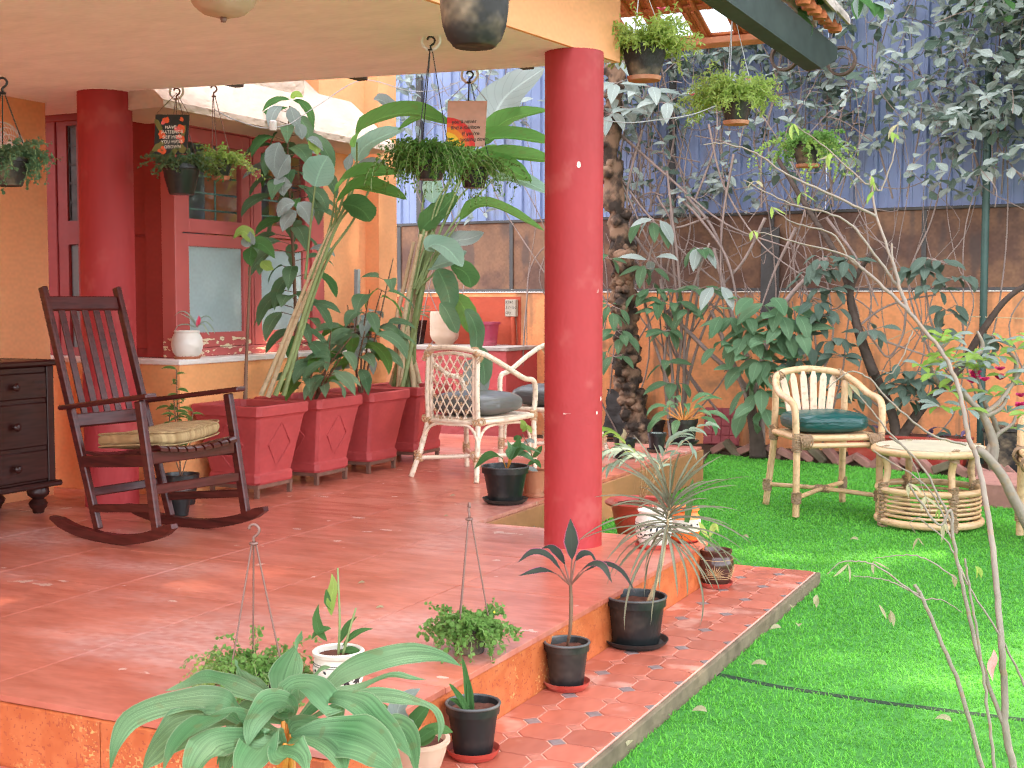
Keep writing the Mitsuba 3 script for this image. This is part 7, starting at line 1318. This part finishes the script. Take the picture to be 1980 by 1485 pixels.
DS = [([(-0.251, 3.456, -0.193), (-0.263, 3.457, -0.096), (-0.282, 3.456, 0.007), (-0.287, 3.460, 0.108), (-0.298, 3.463, 0.220), (-0.319, 3.519, 0.367), (-0.351, 3.593, 0.533), (-0.383, 3.653, 0.645), (-0.414, 3.688, 0.722), (-0.444, 3.737, 0.830), (-0.489, 3.755, 0.924), (-0.587, 3.783, 1.043), (-0.672, 3.793, 1.124), (-0.757, 3.802, 1.195)], (.0145, .006)),
      ([(-0.587, 3.783, 1.043), (-0.622, 3.817, 1.121), (-0.648, 3.843, 1.194), (-0.700, 3.882, 1.318), (-0.725, 3.924, 1.437)], (.0085, .004)), ([(-0.757, 3.802, 1.195), (-0.808, 3.782, 1.267), (-0.904, 3.739, 1.296), (-0.962, 3.714, 1.343)], (.005, .002)), ([(-0.713, 3.776, 1.161), (-0.759, 3.757, 1.201), (-0.896, 3.694, 1.243), (-0.994, 3.649, 1.272)], (.005, .002)), ([(-0.628, 3.848, 1.128), (-0.642, 3.844, 1.165), (-0.649, 3.846, 1.238)], (.006, .004)),
      ([(-0.623, 3.838, 1.106), (-0.682, 3.816, 1.194), (-0.747, 3.791, 1.285), (-0.814, 3.762, 1.323), (-0.908, 3.718, 1.349), (-1.030, 3.664, 1.416)], (.0065, .0025)), ([(-0.700, 3.882, 1.318), (-0.807, 3.835, 1.374), (-0.935, 3.779, 1.438), (-1.018, 3.743, 1.499), (-1.099, 3.706, 1.526), (-1.154, 3.679, 1.523)], (.006, .0022)), ([(-0.721, 3.903, 1.428), (-0.734, 3.895, 1.413), (-0.828, 3.857, 1.505), (-0.926, 3.816, 1.586)], (.005, .002)), ([(-0.718, 3.904, 1.420), (-0.693, 3.914, 1.395), (-0.664, 3.934, 1.495), (-0.654, 3.947, 1.591)], (.0045, .002)),
      ([(-0.306, 3.375, -0.174), (-0.328, 3.372, -0.078), (-0.379, 3.361, 0.110), (-0.421, 3.348, 0.217), (-0.471, 3.333, 0.337), (-0.491, 3.326, 0.375)], (.009, .006)), ([(-0.475, 3.331, 0.341), (-0.574, 3.289, 0.419), (-0.617, 3.269, 0.431), (-0.660, 3.249, 0.428), (-0.686, 3.234, 0.401)], (.0035, .0015)), ([(-0.486, 3.381, 0.338), (-0.551, 3.353, 0.370), (-0.591, 3.334, 0.380), (-0.638, 3.312, 0.386)], (.003, .0015)), ([(-0.477, 3.385, 0.325), (-0.437, 3.404, 0.325), (-0.389, 3.425, 0.294)], (.003, .0015)), ([(-0.403, 3.424, 0.377), (-0.475, 3.393, 0.429), (-0.534, 3.365, 0.437), (-0.592, 3.337, 0.429)], (.003, .0014)),
      ([(-0.284, 3.454, 0.007), (-0.349, 3.437, 0.191), (-0.385, 3.430, 0.342), (-0.412, 3.426, 0.469), (-0.422, 3.427, 0.552), (-0.448, 3.412, 0.512), (-0.503, 3.391, 0.591), (-0.519, 3.386, 0.617)], (.0085, .003)), ([(-0.432, 3.530, 0.503), (-0.497, 3.509, 0.635), (-0.587, 3.473, 0.741), (-0.683, 3.436, 0.864)], (.005, .0022)), ([(-0.422, 3.530, 0.436), (-0.482, 3.512, 0.583), (-0.605, 3.459, 0.677), (-0.618, 3.454, 0.690)], (.004, .002)), ([(-0.415, 3.663, 0.692), (-0.501, 3.624, 0.720), (-0.602, 3.582, 0.809), (-0.654, 3.561, 0.871), (-0.704, 3.538, 0.885), (-0.752, 3.512, 0.841)], (.005, .002)),
      ([(-0.279, 3.334, -0.155), (-0.295, 3.333, -0.060), (-0.320, 3.335, 0.125), (-0.343, 3.334, 0.272), (-0.366, 3.332, 0.399), (-0.374, 3.332, 0.449)], (.0065, .0035)), ([(-0.219, 3.490, 0.066), (-0.244, 3.482, 0.115), (-0.298, 3.464, 0.229), (-0.372, 3.437, 0.355), (-0.393, 3.430, 0.395)], (.005, .0025)), ([(-0.385, 3.486, 0.353), (-0.423, 3.475, 0.446), (-0.472, 3.455, 0.498), (-0.497, 3.445, 0.518)], (.004, .002)), ([(-0.519, 3.599, 0.500), (-0.544, 3.587, 0.486), (-0.530, 3.591, 0.458)], (.002, .0012)), ([(-0.600, 3.576, 0.713), (-0.549, 3.597, 0.665), (-0.495, 3.612, 0.513)], (.003, .0015)), ([(-0.567, 3.723, 0.992), (-0.591, 3.706, 0.922), (-0.615, 3.691, 0.879), (-0.648, 3.676, 0.885)], (.003, .0014))]
for p, r_ in DS:
    q = spl(p, 7); q[1:-1] += rg.normal(0, .0011, (len(q) - 2, 3)); put(t, 'stem', tube(q, [r_[0] * .70, r_[1] * .7], 8), 'bark_pale', True)
for px, m in (((1684, 340), 'leaf_lime'), ((1690, 370), 'leaf_bright'), ((1535, 239), 'leaf_lime'), ((1737, 240), 'leaf_dry'), ((1725, 255), 'leaf_bright'), ((1606, 296), 'leaf_lime'), ((1492, 400), 'leaf_lime'), ((1550, 372), 'leaf_bright'), ((1458, 446), 'leaf_lime'), ((1460, 350), 'leaf_dry'), ((1614, 298), 'leaf_dry'), ((1640, 742), 'leaf_dry'), ((1790, 960), 'leaf_dry'), ((1757, 935), 'leaf_dry'), ((1640, 1090), 'leaf_dry'), ((1690, 1085), 'leaf_dry'), ((1840, 1110), 'leaf_dry'), ((1722, 1180), 'leaf_dry'), ((1700, 1170), 'leaf_dry'), ((1580, 1150), 'leaf_dry'), ((1825, 1010), 'leaf_dry'), ((1775, 1040), 'leaf_dry'), ((1815, 985), 'leaf_bright'), ((1887, 1095), 'leaf_lime')):
    c = A(*(np.array(EYE) + 0)); 
    d_ = 3.75 if px[1] < 500 else 3.4
    f0 = A(*LOOK); r0 = A(math.cos(YAW), math.sin(YAW), 0); u0 = np.cross(r0, f0)
    c = A(*EYE) + d_ * (f0 + r0 * (px[0] - 990) / 2540 - u0 * (px[1] - 742.5) / 2540)
    for i in range(2): put(t, 'dry_leaf', blade(arc(c, rg.uniform(0, 6.28), rg.uniform(-1.3, -.4), rg.uniform(.03, .055), rg.uniform(-.6, 1.2), 7), rg.uniform(.008, .016), shape='lance', fold=.6, twist=rg.uniform(-1, 1), n=7), m, uv=True)
put(t, 'dry_leaf', blade([(-0.312, 3.433, 0.206), (-0.312, 3.431, 0.182), (-0.318, 3.427, 0.156), (-0.312, 3.427, 0.126)], .022, shape='lance', fold=.5, n=9), 'petal_pink', True)
mat('petal_pink', (.56, .26, .22), .7)
# cables strung across
def cable(lab, p, r, m, name='cable'):
    t = thing(name, lab, 'cable'); put(t, None, tube(spl(p, 6), r, 6), m, True)
cable('thin white cable drooping from the basket hooks across the window', [(-4.363, 5.535, 2.058), (-4.277, 5.573, 2.010), (-4.155, 5.628, 1.967), (-4.087, 5.661, 1.964), (-4.010, 5.699, 1.983)], .0035, 'wire_grey')
cable('thin cable from the house wall across the screen to the red corner column', [(-4.246, 6.034, 2.036), (-4.096, 6.114, 2.149), (-3.895, 6.220, 2.277), (-3.664, 6.327, 2.220), (-3.511, 6.401, 2.228), (-3.372, 6.472, 2.291)], .0025, 'wire_grey')
cable('pale wavy cord strung right of the red corner column to the pot under the beam', [(-2.401, 6.024, 1.950), (-2.287, 6.078, 1.937), (-2.162, 6.138, 1.950), (-2.015, 6.211, 1.975), (-1.903, 6.268, 2.020)], .003, 'wire_grey')
cable('thin pale string of tiny lights sagging along the orange wall', [(-2.341, 10.900, 0.731), (-1.965, 10.900, 0.719), (-1.682, 10.900, 0.823), (-1.406, 10.900, 0.957), (-1.211, 10.900, 0.942), (-0.793, 10.900, 0.928)], .004, 'stem_straw', 'light_string')
t = thing('bulb_holder', 'white bulb holder on the cable before the window', 'lamp holder'); put(t, None, lathe([(0, 0), (.018, 0), (.02, .02), (.02, .045), (.014, .05), (0, .05)], 16, (-4.087, 5.660, 1.951)), 'white_plastic', 40)
# ---------------------------------------------------------------- tree over the lawn, outside the frame to the right, whose crown dapples the light
t = thing('shade_tree', 'tall tree overhead whose crown shades the lawn', 'tree'); rg = np.random.default_rng(300)
put(t, 'trunk', tube(spl([(6.6, 12.4, -.6), (6.5, 12.3, 3.0), (6.2, 12.1, 6.0), (5.9, 11.9, 8.6), (5.7, 11.8, 10.4)], 6), [.26, .22, .17, .10], 16), 'bark_dark', True)
for a in range(11):
    e = A(rg.uniform(2.2, 9.6), rg.uniform(7, 17), rg.uniform(9.8, 11.6)); put(t, 'limb', tube(spl([(6.0, 12.0, 7.6 + .2 * a), (A(6.0, 12.0, 9.0) + e) / 2 + A(0, 0, .3), e], 6), [.09, .02], 7), 'bark_dark', True)
P = []
for i in range(6400):
    z = rg.uniform(9.6, 12.2); g = A(rg.uniform(-8.2, 3.2), rg.uniform(.5, 12.0)); c = A(g[0] + .689 * z, g[1] + .556 * z, z); f_ = meshkit.fbm(A(g[0], g[1], z * .15) * 1.25, 3, 9)
    dens = .66 if g[0] < -5 else ((.70 if g[1] < 3.9 else .55) if g[1] < 6 and g[0] < -1.3 else .445)
    if f_ > dens: continue
    P.append(c + rg.normal(0, .26, (12, 3)))
P = np.vstack(P); n = len(P); D = rg.normal(0, 1, (n, 3)); D[:, 2] -= .3; N = rg.normal(0, .6, (n, 3)); N[:, 2] += 1; LL = rg.uniform(.15, .27, n)
put(t, 'crown', swarm(leaf_t('ovate', 3, 1, .15, .5), P, D, N, LL, LL * .58), 'leaf_canopy', uv=True, kind='stuff')
